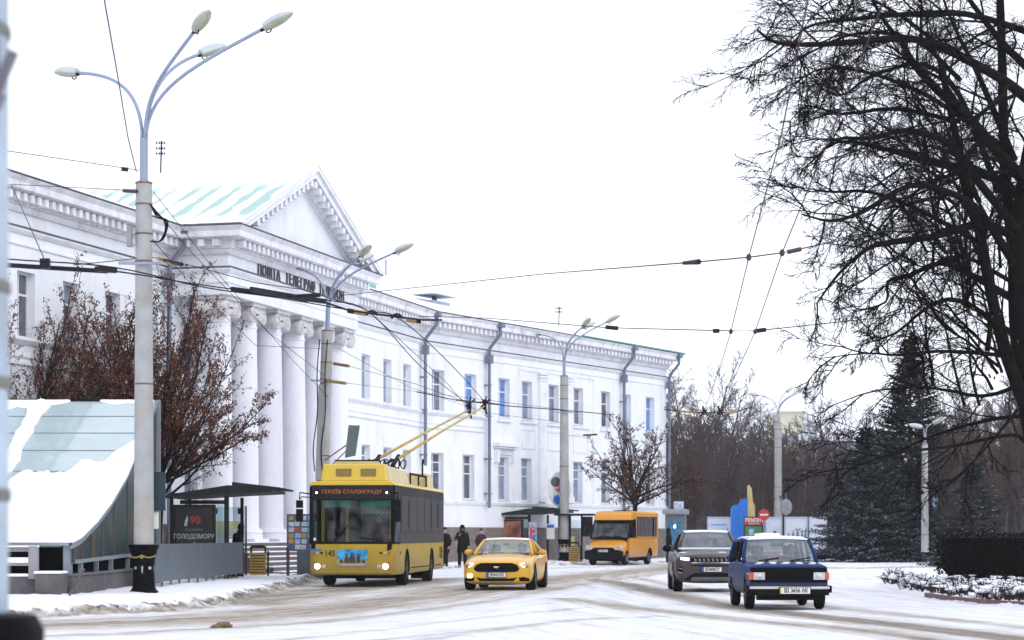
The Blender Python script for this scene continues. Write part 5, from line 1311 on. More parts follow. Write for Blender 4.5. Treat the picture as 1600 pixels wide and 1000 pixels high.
# low walls of the underpass
CW = mat('dark_concrete', (.085,.08,.082), .85, var=.3, scale=2.5, bump=.3, dirt=(.18,.17,.17), dscale=2, damt=.6)
r = empty('underpass_parapet', (-10.2,51,0), 0, 'low dark concrete parapet with snowy ledge below the glass canopy', 'wall')
b = MB(); b.box(-14,-.62,.0,.3,-.1,.55); b.build('front_wall', CW, r, bevel=.02)
b = MB(); b.box(-.6,-.02,-.35,.5,-.1,.62); b.build('corner_block', CW, r, bevel=.03)
b = MB(); b.box(-.2,.12,.52,13.2,-.1,.56); b.build('side_wall', CW, r, bevel=.02)
b = MB(); b.box(-14,-.70,-.02,.28,.552,.62); b.box(-.62,0,-.37,.48,.622,.68); b.build('wall_snow', SNOW, r, bevel=.03)
b = MB(); b.box(-.24,.16,.5,13.25,.562,.60); b.build('wall_coping', mat('coping', (.13,.13,.14), .8), r)
r = empty('snowy_bench_rail', (-10.9,50.9,0), 0, 'grey metal railing with snow on its bars in front of the glass canopy', 'railing')
b = MB(); b.box(-13,-.1,.1,.2,1.12,1.22); b.build('top_rail', mat('rail_grey', (.20,.18,.19), .7), r)
b = MB(); b.box(-13,-.1,.08,.22,.80,.86); b.build('lower_rail', mat('rail_grey2', (.26,.24,.26), .7), r)
b = MB(); b.box(-.1,.1,.05,.25,.5,1.25); b.build('rail_post', mat('rail_grey2', (.26,.24,.26), .7), r)
b = MB(); b.box(-13,-.1,.08,.26,.862,.99); b.box(-13,.12,.06,.24,1.222,1.26); b.build('rail_snow', SNOW, r, bevel=.03)
o = MB(); o.bar((0,0,0),(.40,.1,.75),.10,.05); tag(o.build('leaning_plank', CW, loc=(-10.0,50.2,0)), 'dark plank leaning on the corner of the low underpass wall', 'plank')
# ------------------------------------------------------------------ grey panel fence
r = empty('panel_fence', (-9.25,58,0), 0, 'grey sheet metal panel fence on short legs beside the near lamp post', 'fence')
pts = [(0,0),(.10,4),(.30,8),(.50,11),(.60,14)]
PAN = mat('grey_sheet', (.10,.13,.155), .55, var=.10, scale=1.2, metal=.1, dirt=(.19,.21,.23), dscale=2.5, damt=.4)
for i, (a, c) in enumerate(zip(pts, pts[1:])):
    n = 3
    for k in range(n):
        p = Vector((*a,0)).lerp(Vector((*c,0)), k/n); q = Vector((*a,0)).lerp(Vector((*c,0)), (k+1)/n); d = (q-p).normalized()*.01
        b = MB(); b.add([(p.x,p.y,.28),(q.x-d.x,q.y-d.y,.26),(q.x-d.x,q.y-d.y,1.26),(p.x,p.y,1.27),(p.x-.03,p.y,.28),(q.x-.03,q.y,.26),(q.x-.03,q.y,1.26),(p.x-.03,p.y,1.27)], [(0,1,2,3),(7,6,5,4),(0,4,5,1),(3,2,6,7),(0,3,7,4),(1,5,6,2)]); b.build('panel', PAN, r)
        b = MB(); b.box(p.x-.08,p.x-.032,p.y-.03,p.y+.03,-.05,1.25); b.build('fence_post', mat('post_grey', (.16,.15,.16), .6), r)
# red and white bollard-like railing posts at the kerb
for k, (px, Y) in enumerate(((450,75.5),(467,76.6),(482,77.6))):
    o = MB(); o.tube([(0,0,0),(0,0,.98)], .055, 10, 0); o.tube([(0,0,.62),(0,0,.74)], .060, 10, 1); o.tube([(0,0,.86),(0,0,.99)], .060, 10, 1)
    tag(o.build('kerb_post', [mat('post_dark', (.07,.06,.07), .6), mat('post_red', (.13,.02,.03), .6)], loc=((px-800)*Y/F,Y,.08)), ['thin dark kerb post, leftmost of three, beside the yellow litter bin','thin dark kerb post, middle of three, under the notice board','thin dark kerb post, rightmost of three, touching the trolleybus corner'][k], 'post', 'dark kerb posts before the portico steps')
# ------------------------------------------------------------------ bus shelters
GRN = mat('shelter_green', (.011,.020,.019), .6, var=.2, spec=.2); SHG = glassmat('shelter_glass', (.80,.88,.90), .03)
BLK = mat('shelter_black', (.010,.011,.013), .5, var=.3, spec=.25)
def shelter(X, Y, rz, label, ad, sc=1.0, cab=True):
    r = empty('bus_shelter', (X,Y,0), rz, label, 'bus shelter', 'bus shelters at the pavement edge'); r.scale = (sc,)*3
    # local x = depth away from the road to the left, y = along the road
    b = MB(); b.box(-1.76,-1.66,0,.1,0,2.72); b.box(-.08,.06,0,.12,0,2.72); b.box(-1.76,-1.66,3.9,4.0,0,2.72); b.box(-.05,.05,3.9,4.0,0,2.72); b.build('post', BLK, r)
    b = MB(); b.box(-1.5,1.25,-.35,4.4,2.72,2.80) if False else None
    # canopy: ridge at the road-side post, tilting both ways
    b.add([(-1.95,-.4,2.72),(.1,-.4,3.04),(1.35,.5,2.93),(1.35,4.6,2.93),(.1,4.6,3.04),(-1.95,4.6,2.72),(-1.95,-.4,2.66),(.1,-.4,2.78),(1.35,.5,2.84),(1.35,4.6,2.84),(.1,4.6,2.78),(-1.95,4.6,2.66)],
          [(0,1,4,5),(1,2,3,4),(6,11,10,7),(7,10,9,8),(0,6,7,1),(1,7,8,2),(2,8,9,3),(3,9,10,4),(4,10,11,5),(5,11,6,0)])
    b.build('canopy', GRN, r)
    b = MB()
    for k in range(7):
        y = .1+.68*k; b.add([(.15,y,3.15),(1.6,y+.5,2.99),(1.6,y+.62,2.99),(.15,y+.12,3.15),(.15,y,3.02),(1.6,y+.5,2.93),(1.6,y+.62,2.93),(.15,y+.12,3.02)], [(0,1,2,3),(7,6,5,4),(0,4,5,1),(3,2,6,7),(0,3,7,4),(1,5,6,2)])
    b.build('canopy_fin', GRN, r)
    b = MB(); b.box(-1.38,-.08,.02,.06,.15,2.5) if False else b.box(-1.45,-.05,.02,.08,2.46,2.58); b.build('crossbar', BLK, r)
    # lit-poster case
    q = MB(); q.box(-1.66,-.34,-.10,.08,.25,2.44); case = q.build('poster_case', BLK, r, bevel=.02)
    b = MB(); b.box(-.30,-.1,.03,.05,.15,2.44); b.box(-1.71,-1.70,.1,3.9,.3,2.3); b.build('glass_panel', SHG, r, fix=False)
    ad(r, case)
    b = MB(); b.box(-1.4,-1.0,.6,3.6,.42,.46); b.build('bench', mat('bench_wood', (.10,.07,.045), .7), r)
    b = MB(); b.box(-1.43,-1.39,.2,3.85,1.5,1.56) if False else b.box(-1.73,-1.69,.15,3.85,2.3,2.38); b.build('rear_rail', BLK, r)
    return r
def ad1(r, case):
    b = MB(); b.box(-1.56,-.44,-.112,-.103,.32,2.36); b.build('poster', mat('poster_black', (.014,.012,.016), .4, var=.5, scale=3), r)
    W_ = mat('poster_text', (.30,.38,.38), .6)
    put_text('poster_text', 'ГОЛОДОМОРУ', .20, W_, r, Matrix.Translation((-1.0,-.118,1.45)) @ UP, depth=.002, sx=.86, bold=.003)
    put_text('poster_caption', 'РОКОВИНИ', .095, mat('poster_grey_text', (.18,.20,.20), .6), r, Matrix.Translation((-1.0,-.118,1.66)) @ UP, depth=.002)
    put_text('poster_number', '90', .34, mat('poster_red_text', (.28,.02,.02), .6), r, Matrix.Translation((-.96,-.118,1.95)) @ UP, depth=.002, bold=.01)
    b = MB(); b.prism([(-1.30,1.78),(-1.22,1.78),(-1.18,1.98),(-1.2,2.11),(-1.27,1.96)], -.119, -.113); b.build('poster_wing', W_, r)
    b = MB(); b.prism([(-1.02,1.1),(-.97,1.1),(-.95,1.2),(-.98,1.3),(-1.01,1.22)], -.119, -.113); b.build('poster_flame', mat('flame_white', (.6,.6,.5), .6), r)
    b = MB(); b.prism([(-1.0+.34*math.cos(R(a)), .80+.28*math.sin(R(a))) for a in range(0,181,15)]+[(-1.34,.34),(-.66,.34)], -.119, -.113); b.build('poster_bread', mat('bread_brown', (.16,.07,.025), .7, var=.6, scale=8), r)
s1 = shelter(-8.84, 69.4, 0, 'near bus shelter with a black poster of white lettering, behind the grey panel fence', ad1, 1.0)
def ad2(r, case):
    b = MB(); b.box(-1.56,-.44,-.112,-.103,.32,2.36); b.build('poster', mat('poster_warm', (.20,.06,.035), .5, var=.9, scale=2.2, dirt=(.50,.28,.14), dscale=3, damt=.9), r)
    b = MB(); b.box(-1.56,-.44,-.118,-.113,.9,1.35); b.build('poster_band', mat('poster_violet', (.06,.02,.30), .5, var=.4, scale=3), r)
sh2 = shelter(0.9, 117.3, R(-16), 'far bus shelter with a reddish poster, beside the third lamp post', ad2, .95)
b = MB(); b.box(.0,.45,-.12,-.02,.5,2.3); 
o = b.build('side_poster', mat('side_poster_mix', (.30,.34,.40), .5, var=.5, scale=4), sh2)
b = MB(); b.box(.08,.20,-.13,-.121,.9,2.0); b.box(.2,.36,-.13,-.121,1.7,1.85); b.box(.2,.38,-.13,-.121,.95,1.05); b.build('side_mark', mat('mark_red', (.55,.03,.08), .5), sh2)
b = MB(); b.box(.24,.38,-.13,-.121,1.15,1.6); b.build('side_mark', BLUE, sh2)
b = MB(); b.box(.75,1.2,.9,.95,1.35,2.2); b.build('timetable', PLATEW, sh2); b = MB(); b.box(.78,1.17,.88,.899,1.98,2.15); b.build('timetable_head', BLUE, sh2)
b = MB(); b.box(2.6,3.2,1.6,1.66,1.5,2.6); b.box(1.75,2.05,1.2,1.3,0,2.7); b.box(2.55,2.62,1.5,1.7,0,2.75); b.build('far_panel', BLK, sh2)
b = MB(); b.box(2.05,2.55,1.25,1.27,.3,2.4); b.build('glass_panel', SHG, sh2, fix=False); b = MB(); b.box(1.5,1.72,1.1,1.12,1.0,1.5); b.box(2.1,2.3,1.1,1.12,1.0,1.5); b.build('yellow_sticker', mat('sticker_yellow', (.55,.50,.12), .6), sh2)
b = MB(); b.box(1.2,3.4,.8,3.9,2.66,2.76); b.build('rear_canopy', GRN, sh2)
# glass wind screen with yellow stripes beside the near shelter
r = empty('glass_windscreen', (-9.78,75.5,0.1), 0, 'clear glass screen with yellow band beside the near bus shelter', 'screen')
b = MB(); b.box(-.45,.78,0,.02,.3,2.35); b.build('glass_panel', SHG, r, fix=False)
b = MB(); b.box(.79,.84,-.02,.03,.0,2.38); b.build('post', BLK, r)
b = MB(); b.box(-.42,.76,-.012,-.002,1.28,1.32) if False else None
for k in range(8): b.box(-.42,.76,-.012,-.003,1.28+.075*k,1.335+.075*k)
b.build('yellow_band', mat('band_yellow', (.55,.52,.16), .6), r)
for x in (-.2,.6): b2 = MB(); b2.prism([(x-.07,2.3),(x+.07,2.3),(x+.05,2.1),(x-.05,2.1)], -.03, -.005); b2.build('clip', BLK, r)
# ------------------------------------------------------------------ litter bins
WD = mat('yellow_slats', (.42,.27,.06), .6, var=.25, scale=6, dirt=(.2,.12,.04), dscale=5)
def bin_(X, Y, label, rz=0):
    r = empty('litter_bin', (X,Y,.06), rz, label, 'litter bin', 'yellow slatted litter bins')
    b = MB(); b.box(-.22,.22,-.19,.19,.10,.80); b.build('liner', BLACK, r)
    for k in range(8): b = MB(); b.box(-.26,.26,-.25,-.22,.10+.095*k,.165+.095*k); b.box(-.26,.26,.22,.25,.10+.095*k,.165+.095*k); b.box(.235,.26,-.22,.22,.10+.095*k,.165+.095*k); b.box(-.26,-.235,-.22,.22,.10+.095*k,.165+.095*k); b.build('slat', WD, r)
    b = MB(); b.box(-.27,-.21,-.03,.03,.8,1.0); b.box(.21,.27,-.03,.03,.8,1.0); b.add([(-.28,-.24,1.0),(.28,-.24,1.0),(.28,.24,1.0),(-.28,.24,1.0),(-.2,-.2,1.1),(.2,-.2,1.1),(.2,.2,1.1),(-.2,.2,1.1)], [(0,3,2,1),(4,5,6,7),(0,1,5,4),(1,2,6,5),(2,3,7,6),(3,0,4,7)]); b.box(.3,.36,-.03,.03,0,.9); b.box(.26,.3,-.02,.02,.2,.26); b.build('hood', BLK, r)
bin_(-8.55, 75.5, 'yellow slatted litter bin with black hood at the foot of the portico steps')
bin_(3.16, 114, 'yellow slatted litter bin beside the minibus and the third lamp post')
# ------------------------------------------------------------------ notice board
r = empty('notice_board', (-7.15,76.5,0), R(-4), 'freestanding notice board covered in small papers, left of the trolleybus', 'notice board')
b = MB(); b.box(-.55,.65,0,.10,.95,2.22); b.build('board', mat('board_frame', (.10,.12,.19), .6), r, bevel=.01)
b = MB(); b.box(-.2,.6,.01,.09,.1,.949); b.box(-.35,.7,-.15,.25,0,.16); b.build('pedestal', mat('pedestal_grey', (.10,.115,.14), .7, var=.2), r)
rr = random.Random(12); cols = [(.55,.62,.75),(.35,.5,.8),(.6,.6,.62),(.45,.55,.7),(.15,.45,.55),(.45,.6,.12),(.5,.1,.06),(.5,.35,.1),(.6,.62,.7),(.5,.52,.75),(.08,.12,.35)]
for i in range(5):
    for j in range(6):
        x0 = -.49+.22*i+rr.uniform(0,.02); z0 = 1.0+.2*j+rr.uniform(0,.02); c = cols[rr.randrange(len(cols))]
        b = MB(); b.box(x0,x0+rr.uniform(.15,.2),-.008-.002*rr.random(),-.001,z0,z0+rr.uniform(.13,.185)); b.build('paper', mat('paper%d' % cols.index(c), c, .8, var=.35, scale=14), r)
# ------------------------------------------------------------------ things beyond the road
def simple(name, label, cat, fn, m, loc, rz=0, **k): o = MB(); fn(o); return tag(o.build(name, m, loc=loc, rot=(0,0,rz), **k), label, cat)
# blue and yellow stele
r = empty('stele', (15.3,148,0), 0, 'blue and yellow board stele behind the bronze SUV', 'stele')
p_ = lambda px, py: ((px-1164)*148/F, 1.5+(836-py)*148/F)
b = MB(); b.prism([p_(*q) for q in [(1145,858),(1145,795),(1149,789),(1157,788),(1160,782),(1166,779),(1170.5,779),(1170.5,858)]], 0, .5); b.build('blue_board', BLUE, r)
b = MB(); b.prism([p_(*q) for q in [(1170.7,858),(1170.7,760),(1173,757),(1177,764),(1178,775),(1179,785),(1182,790),(1182,858)]], .05, .45); b.build('yellow_board', mat('pale_yellow', (.55,.43,.18), .6, var=.15), r)
r = empty('repair_billboard', (15.75,146,0), 0, 'green and red advertising board with white lettering before the stele', 'billboard')
b = MB(); b.box(-.65,.65,0,.12,.2,2.7,0); b.box(-.55,.5,-.02,0,.3,2.05,1); b.box(-.62,.62,-.03,0,2.15,2.65,2); b.box(-.3,.0,-.04,-.021,1.5,1.9,3); b.box(-.2,.4,-.04,-.021,1.1,1.35,3); b.build('board', [mat('board_dark', (.03,.02,.02), .6), mat('board_green', (.05,.22,.10), .6, var=.3), mat('board_red', (.40,.03,.03), .6), mat('board_pale', (.35,.5,.62), .6, var=.4, scale=6)], r)
put_text('board_text', 'РЕМОНТ', .34, PLATEW, r, Matrix.Translation((.05,-.04,2.46)) @ UP, bold=.01, depth=.004, sx=.85); put_text('board_text', 'ТЕЛЕФОНІВ', .13, PLATEW, r, Matrix.Translation((0,-.04,2.24)) @ UP, depth=.004)
r = empty('no_entry_sign', (16.2,144,0), 0, 'round red no-entry sign on a thin post beside the distant street lamp', 'road sign')
b = MB(); b.tube([(0,.04,0),(0,.04,3.2)], .04, 8); b.build('post', STEEL, r)
b = MB(); b.lathe([(.36,-.02),(.36,.02)], 28, (0,0,2.8), axis='y'); b.build('disc', RED, r); b = MB(); b.box(-.25,.25,-.03,-.021,2.74,2.86); b.build('bar', PLATEW, r)
BD_ = mat('white_board', (.62,.66,.74), .6, var=.06)
def hoard(px0, px1, Y, label, art):
    X0, X1 = (px0-800)*Y/F, (px1-800)*Y/F; r = empty('display_board', ((X0+X1)/2,Y,0), 0, label, 'display board'); w = (X1-X0)/2
    b = MB(); b.box(-w,w,0,.12,.0,2.72); b.build('board', BD_, r); b = MB()
    b.box(-w,-w+.09,-.03,-.001,0,2.72); b.box(w-.09,w,-.03,-.001,0,2.72); b.box(-w+.1,w-.1,-.03,-.001,2.6,2.7); b.build('frame', mat('frame_pale', (.45,.48,.6), .6), r); art(r, w); return r
def artA(r, w):
    b = MB(); b.box(-w*.7,w*.6,-.02,-.001,2.15,2.22); b.box(w*.62,w*.7,-.02,-.001,1.0,2.0); b.build('mark', mat('mark_blue', (.15,.35,.7), .6), r)
def artB(r, w):
    b = MB()
    for x, h in ((-.5,.6),(-.2,.75),(.1,.9),(.4,.7),(.65,1.0)): b.prism([(x-.17,1.1),(x+.17,1.1),(x,1.1+h)], -.02, -.001)
    b.build('mark', mat('mark_firs', (.12,.2,.26), .7), r)
hoard(1105,1143,150,'white display board with a thin blue line, left of the blue stele',artA)
hoard(1196,1222,151,'narrow white display board half hidden by the distant street lamp',lambda r,w: None)
hoard(1226,1262,150,'white display board printed with a row of dark firs',artB)
hoard(1264,1292,150,'blank white display board partly behind the snowy spruce',lambda r,w: None)
# hanging round disc
r = empty('round_disc_sign', (18.6,152,0), 0, 'pale round disc on a thin rod, right of the distant street lamp', 'sign')
b = MB(); b.tube([(0,.02,0),(0,.02,4.6)], .035, 6); b.build('rod', STEEL, r); b = MB(); b.ell((0,0,3.4),(.42,.05,.55),20,8); b.build('disc', mat('disc_grey', (.26,.27,.29), .6, var=.35, scale=7), r, smooth=True)
# kiosk
r = empty('kiosk', (9.45,130,0), R(-8), 'small grey-blue kiosk with a lit window at the corner of the white building', 'kiosk')
b = MB(); b.box(-.9,.9,0,2.0,0,2.7); b.build('wall', mat('kiosk_grey', (.13,.15,.18), .6, var=.2), r)
b = MB(); b.box(-1.15,1.15,-.3,2.2,2.7,3.0); b.build('roof', mat('kiosk_roof', (.24,.28,.32), .5), r, bevel=.08); b = MB(); b.box(-.1,.8,-.1,.3,3.0,3.45); b.build('roof_sign', mat('kiosk_sign', (.45,.5,.65), .6, var=.4, scale=6), r)
b = MB(); b.box(-.65,.65,-.03,0,.9,2.3); b.build('window', mat('kiosk_glass', (.04,.16,.28), .2, var=.5, scale=4), r); b = MB(); b.ell((0,-.08,2.0),(.10,.03,.10),10,5); b.build('lamp', LIT, r); r.scale = (.62,1,1)
# small snowy wall right of the building, long low wall along the park
simple('parapet_wall', 'low grey wall with snow on top along the park behind the blue estate', 'wall', lambda o: (o.box(0,11,0,.3,0,.62,0), o.box(-.05,11.05,-.05,.35,.622,.72,1)), [mat('wall_grey', (.14,.14,.17), .8, var=.2), SNOW], (18.9,140,0))
simple('stone_kerb_wall', 'long low block wall with snowy top before the big dark spruce', 'wall', lambda o: [(o.box(1.5*k,1.5*k+1.42,0,.35,0,.55+.05*(k%3),0), o.box(1.5*k-.02,1.5*k+1.44,-.03,.38,.605+.05*(k%3),.70+.05*(k%3),1)) for k in range(14)], [mat('wall_grey', (.14,.14,.17), .8, var=.2), SNOW], (23.5,128,0))
# bus stop sign
r = empty('bus_stop_sign', at(1463,836,128) - Vector((0,0,1.5)), 0, 'blue and white bus stop sign on a bracket by the slim far street lamp', 'road sign')
b = MB(); b.tube([(-.45,.05,0),(-.45,.05,3.2),(.0,.05,3.35)], .035, 6); b.build('post', STEEL, r)
b = MB(); b.box(-.23,.23,-.02,.02,2.95,3.80); b.build('plate', BLUE, r); b = MB(); b.box(-.17,.17,-.03,-.021,3.12,3.62); b.build('white_field', PLATEW, r); b = MB(); b.box(-.11,.11,-.04,-.031,3.26,3.42); b.box(-.09,-.04,-.04,-.031,3.22,3.26); b.box(.04,.09,-.04,-.031,3.22,3.26); b.build('bus_symbol', PLATEK, r)
# far houses seen through the trees
def house(px0, px1, Y, ze, zr, m, label, rows, cols_, yr=14):
    X0, X1 = (px0-800)*Y/F, (px1-800)*Y/F; w = X1-X0; r = empty('distant_house', (X0,Y,0), 0, label, 'house'); b = MB(); b.box(0,w,0,yr,0,ze); b.build('wall', m, r)
    b = MB(); b.prism([(-.7,ze),(yr+.7,ze),(yr/2,zr)], -.6, w+.6, axis='x'); b.build('roof', SNOW, r); q = MB(); q.box(-.5,.5,-.04,-.005,0,1.6); wm = q.mesh('window', PANES['grey'])
    for i in range(rows):
        for j in range(cols_): o = bpy.data.objects.new('window', wm); COL.objects.link(o); o.parent = r; o.location = (w*(j+.5)/cols_, 0, 1.5+(ze-2)/rows*i)
house(1215,1300,290,17.5,20,mat('pale_yellow_wall', (.55,.53,.40), .8, var=.1),'far pale yellow house rising behind the bare wood',4,5)
house(1285,1410,215,10.5,14.2,mat('pale_wall', (.5,.5,.54), .8, var=.1),'far pale house with a broad snowy roof behind the spruces',3,7)
house(1000,1046,150,1.9,2.6,mat('pale_wall2', (.55,.56,.6), .8, var=.1),'small low pale annex beyond the corner of the white building',1,3,6)
# ------------------------------------------------------------------ people on foot
def skin_mesh(name, joints, edges, m, parent=None, sub=1, root=0):
    me = bpy.data.meshes.new(name); me.from_pydata([j[0] for j in joints], edges, []); o = bpy.data.objects.new(name, me); COL.objects.link(o)
    bpy.context.view_layer.objects.active = o
    s = o.modifiers.new('skin', 'SKIN'); 
    if not me.skin_vertices: 
        bm = bmesh.new(); bm.from_mesh(me); bm.verts.layers.skin.verify(); bm.to_mesh(me); bm.free()
    for v, j in zip(me.skin_vertices[0].data, joints): rr = j[1]; v.radius = rr if hasattr(rr, '__len__') else (rr, rr)
    me.skin_vertices[0].data[root].use_root = True; s.use_smooth_shade = True
    u = o.modifiers.new('sub', 'SUBSURF'); u.levels = sub; u.render_levels = sub
    apply_mods(o); o.data.materials.clear(); o.data.materials.append(m); o.data.polygons.foreach_set('use_smooth', [True]*len(o.data.polygons)); 
    if parent: o.parent = parent
    return o
COATK = mat('black_coat', (.010,.010,.013), .9, var=.35, scale=5, spec=.15); TROU = mat('dark_trousers', (.009,.009,.011), .9, var=.3, spec=.15)
def walker(loc, rz, label, h=1.75, coat=COATK, hood=True, stride=.22, bend=0.0, hands_up=False, long=True):
    k = h/1.75; V = lambda x, y, z: Vector((x*k, y*k, z*k))
    b = bend
    J = [(V(0,0,.95),(.13*k,.10*k)), (V(0,-.02*b,1.15),(.13*k,.09*k)), (V(0,-.06*b,1.38),(.16*k,.10*k)), (V(0,-.12*b,1.50),.055*k), (V(0,-.15*b,1.58),(.075*k,.085*k)), (V(0,-.17*b,1.66),(.078*k,.09*k)), (V(0,-.16*b,1.72),(.06*k,.07*k))]
    E = [(0,1),(1,2),(2,3),(3,4),(4,5),(5,6)]
    hands = []
    for s_ in (-1, 1):
        n = len(J); st = stride*s_
        J += [(V(s_*.10,0,.88),.085*k),(V(s_*.11,-st*.5,.50),.055*k),(V(s_*.11,-st*.2+(.10 if st < 0 else -.02),.10),.038*k),(V(s_*.12,-st*.2-.12,.035),.035*k)]
        E += [(0,n),(n,n+1),(n+1,n+2),(n+2,n+3)]
        n = len(J); sh = V(s_*.19,-.05*b,1.40)
        if hands_up and s_ < 0: el = V(s_*.30,-.02,1.15); wr = V(s_*.16,-.20,1.34)
        else: el = V(s_*.25,.06*s_,1.13); wr = V(s_*.25,-.08-.05*s_,.90)
        J += [(sh,.06*k),(el,.045*k),(wr,.03*k)]; E += [(2,n),(n,n+1),(n+1,n+2)]
        d = (wr-el).normalized(); side = Vector((0,1,0)); hn = len(J); pc = wr+d*.06
        J.append((pc,(.034*k,.018*k))); E.append((n+2,hn))
        for q in range(4):
            a = len(J); off = side*(-.027+.018*q); base = pc+d*.03+off; ln = (.060,.070,.066,.052)[q]
            J += [(base,.009),(base+d*ln*.5+Vector((-s_*.006,0,0)),.0085),(base+d*ln+Vector((-s_*.02,0,0)),.007)]; E += [(hn,a),(a,a+1),(a+1,a+2)]
        a = len(J); J += [(pc-side*.03+d*.0,.010),(pc-side*.05+d*.03,.008)]; E += [(hn,a),(a,a+1)]
    o = skin_mesh('person', J, E, SKIN, None, 1); o.location = loc; o.rotation_euler = (0,0,rz); tag(o, label, 'person')
    hd = V(0,-.17*b,1.64)
    # face: nose, mouth, eyes
    f = MB(); f.ell(hd+V(0,-.10,-.01), (.014,.02,.022), 6, 4); f.ell(hd+V(0,-.088,-.055), (.025,.008,.007), 6, 3); f.build('nose_and_mouth', SKIN, o)
    f = MB(); 
    for s_ in (-1,1): f.ell(hd+V(s_*.03,-.087,.015), (.012,.008,.008), 6, 4)
    f.build('eyes', BLACK, o)
    # coat: torso shell + skirt + sleeves
    c = MB(); n = 18; zs = [(.62 if long else .86,.235,.18,0),(.80,.22,.165,0),(.98,.20,.15,0),(1.12,.195,.15,.02),(1.28,.215,.155,.045),(1.40,.205,.14,.07),(1.47,.13,.10,.10),(1.51,.08,.085,.12)]
    v = []; fs = []
    for (z, rx, ry, o_) in zs:
        for j in range(n): a = 2*math.pi*j/n; v.append(V(rx*math.cos(a)*(1+.03*math.sin(3*a)), ry*math.sin(a)-o_*b, z))
    for i in range(len(zs)-1):
        for j in range(n): fs.append((i*n+j, i*n+(j+1)%n, (i+1)*n+(j+1)%n, (i+1)*n+j))
    c.add(v, fs); c.build('coat', coat, o, smooth=True, fix=False)
    for s_ in (-1,1):
        sh = V(s_*.165,-.05*b,1.40)
        if hands_up and s_ < 0: el = V(s_*.30,-.02,1.15); wr = V(s_*.16,-.20,1.34)
        else: el = V(s_*.25,.06*s_,1.13); wr = V(s_*.25,-.08-.05*s_,.90)
        c = MB(); c.tube([sh+V(-s_*.05,0,.01), sh, el, el.lerp(wr,.5), wr], [.08*k,.092*k,.075*k,.068*k,.056*k], 10); c.build('sleeve', coat, o, smooth=True)
        c = MB(); st = stride*s_; c.tube([V(s_*.10,0,.95),V(s_*.11,-st*.5,.50),V(s_*.11,-st*.2+(.10 if st < 0 else -.02),.10)], [.12*k,.085*k,.07*k], 10); c.build('trouser_leg', TROU, o, smooth=True)
        c = MB(); p = V(s_*.115,-st*.2-.03+(.06 if st < 0 else 0),.05); c.ell(p, (.055,.15,.06), 10, 6); c.build('boot', BLACK, o, smooth=True)
    c = MB()
    if hood: c.ell(hd+V(0,.025,.02), (.115,.115,.145), 14, 8); c.ell(hd+V(0,.03,-.12), (.13,.12,.08), 12, 6)
    else: c.ell(hd+V(0,.01,.05), (.09,.10,.10), 14, 6, z0=-.1)
    c.build('hood' if hood else 'cap', coat, o, smooth=True)
    return o
walker((-9.09,73.8,.12), R(70), 'hooded person in black walking past the near bus shelter', h=1.72, bend=1.2, stride=.3)
walker(((722.5-800)*96/F,96,.12), R(10), 'person in long black hooded coat standing between trolleybus and coupe', h=1.78, hands_up=True, stride=.08)
walker(((695-800)*99/F,99,.12), R(-20), 'person in dark clothes half hidden behind the rear of the trolleybus', h=1.70, stride=.2, hood=False)
walker(((752-800)*104/F,104,.12), R(150), 'person whose dark capped head and shoulders show above the coupe roof', h=1.66, coat=mat('plum_coat', (.035,.015,.03), .9), hood=False, stride=.05)
walker((7.95,113.5,.12), R(95), 'person in dark jacket close behind the orange minibus', h=1.7, stride=.1, long=False)
walker((16.6,141.5,.1), R(5), 'far small figure between the billboard and the distant street lamp', h=1.6, coat=mat('plum_coat', (.035,.015,.03), .9), stride=.05)
# ------------------------------------------------------------------ overhead wires
OVG = 'overhead trolley and span wires'
ORN = mat('insulator_ochre', (.30,.20,.06), .6, var=.4); INS = mat('insulator_black', (.012,.010,.014), .5, spec=.2); INR = mat('insulator_plum', (.06,.02,.035), .5)
def wire(pts, rad, label, name='overhead_wire', sag=0.0, m=WIREM, smooth=True, cat='wire', group=OVG):
    p = [Vector(q) for q in pts]
    if len(p) == 2 and sag: p = [p[0].lerp(p[1], t/12)-Vector((0,0,sag*4*(t/12)*(1-t/12))) for t in range(13)]
    elif len(p) > 2 and smooth: p = catmull(p, 6)
    b = MB(); b.tube(p, rad, 5); return tag(b.build(name, m), label, cat, group)
def child(o, name, m, fn): b = MB(); fn(b); return b.build(name, m, o)
H = 5.85
def wat(px, py, h=H): Y = F*(h-1.5)/(836-py); return Vector(((px-800)*Y/F, Y, h))
# right pair
rA = [wat(1330,-420), wat(1262,0), wat(1222,205), wat(1170,402), wat(1142,518), wat(1125,574), at(1100,643,79), (8.3,100,5.7), (10.6,125,5.7)]
rB = [wat(1560,-420), wat(1382,0), wat(1300,205), wat(1222,395), wat(1180,518), wat(1152,580), at(1124,643,79), (8.8,100,5.7), (11.1,125,5.7)]
WPL = mat('plum_wire', (.05,.018,.03), .8, spec=.1)
wA = wire(rA, .009, 'trolley wire rising from the wood to the top edge, left one of the right-hand pair', m=WPL, smooth=False); wB = wire(rB, .009, 'trolley wire crossing the big tree, right one of the right-hand pair', m=WPL, smooth=False)
for w_, pts in ((wA, ((1170,402),(1142,518))), (wB, ((1222,395),(1180,518)))):
    for q in pts: p = wat(*q); child(w_, 'clamp', INR, lambda b: b.ell(p, (.045,.06,.06), 8, 5))
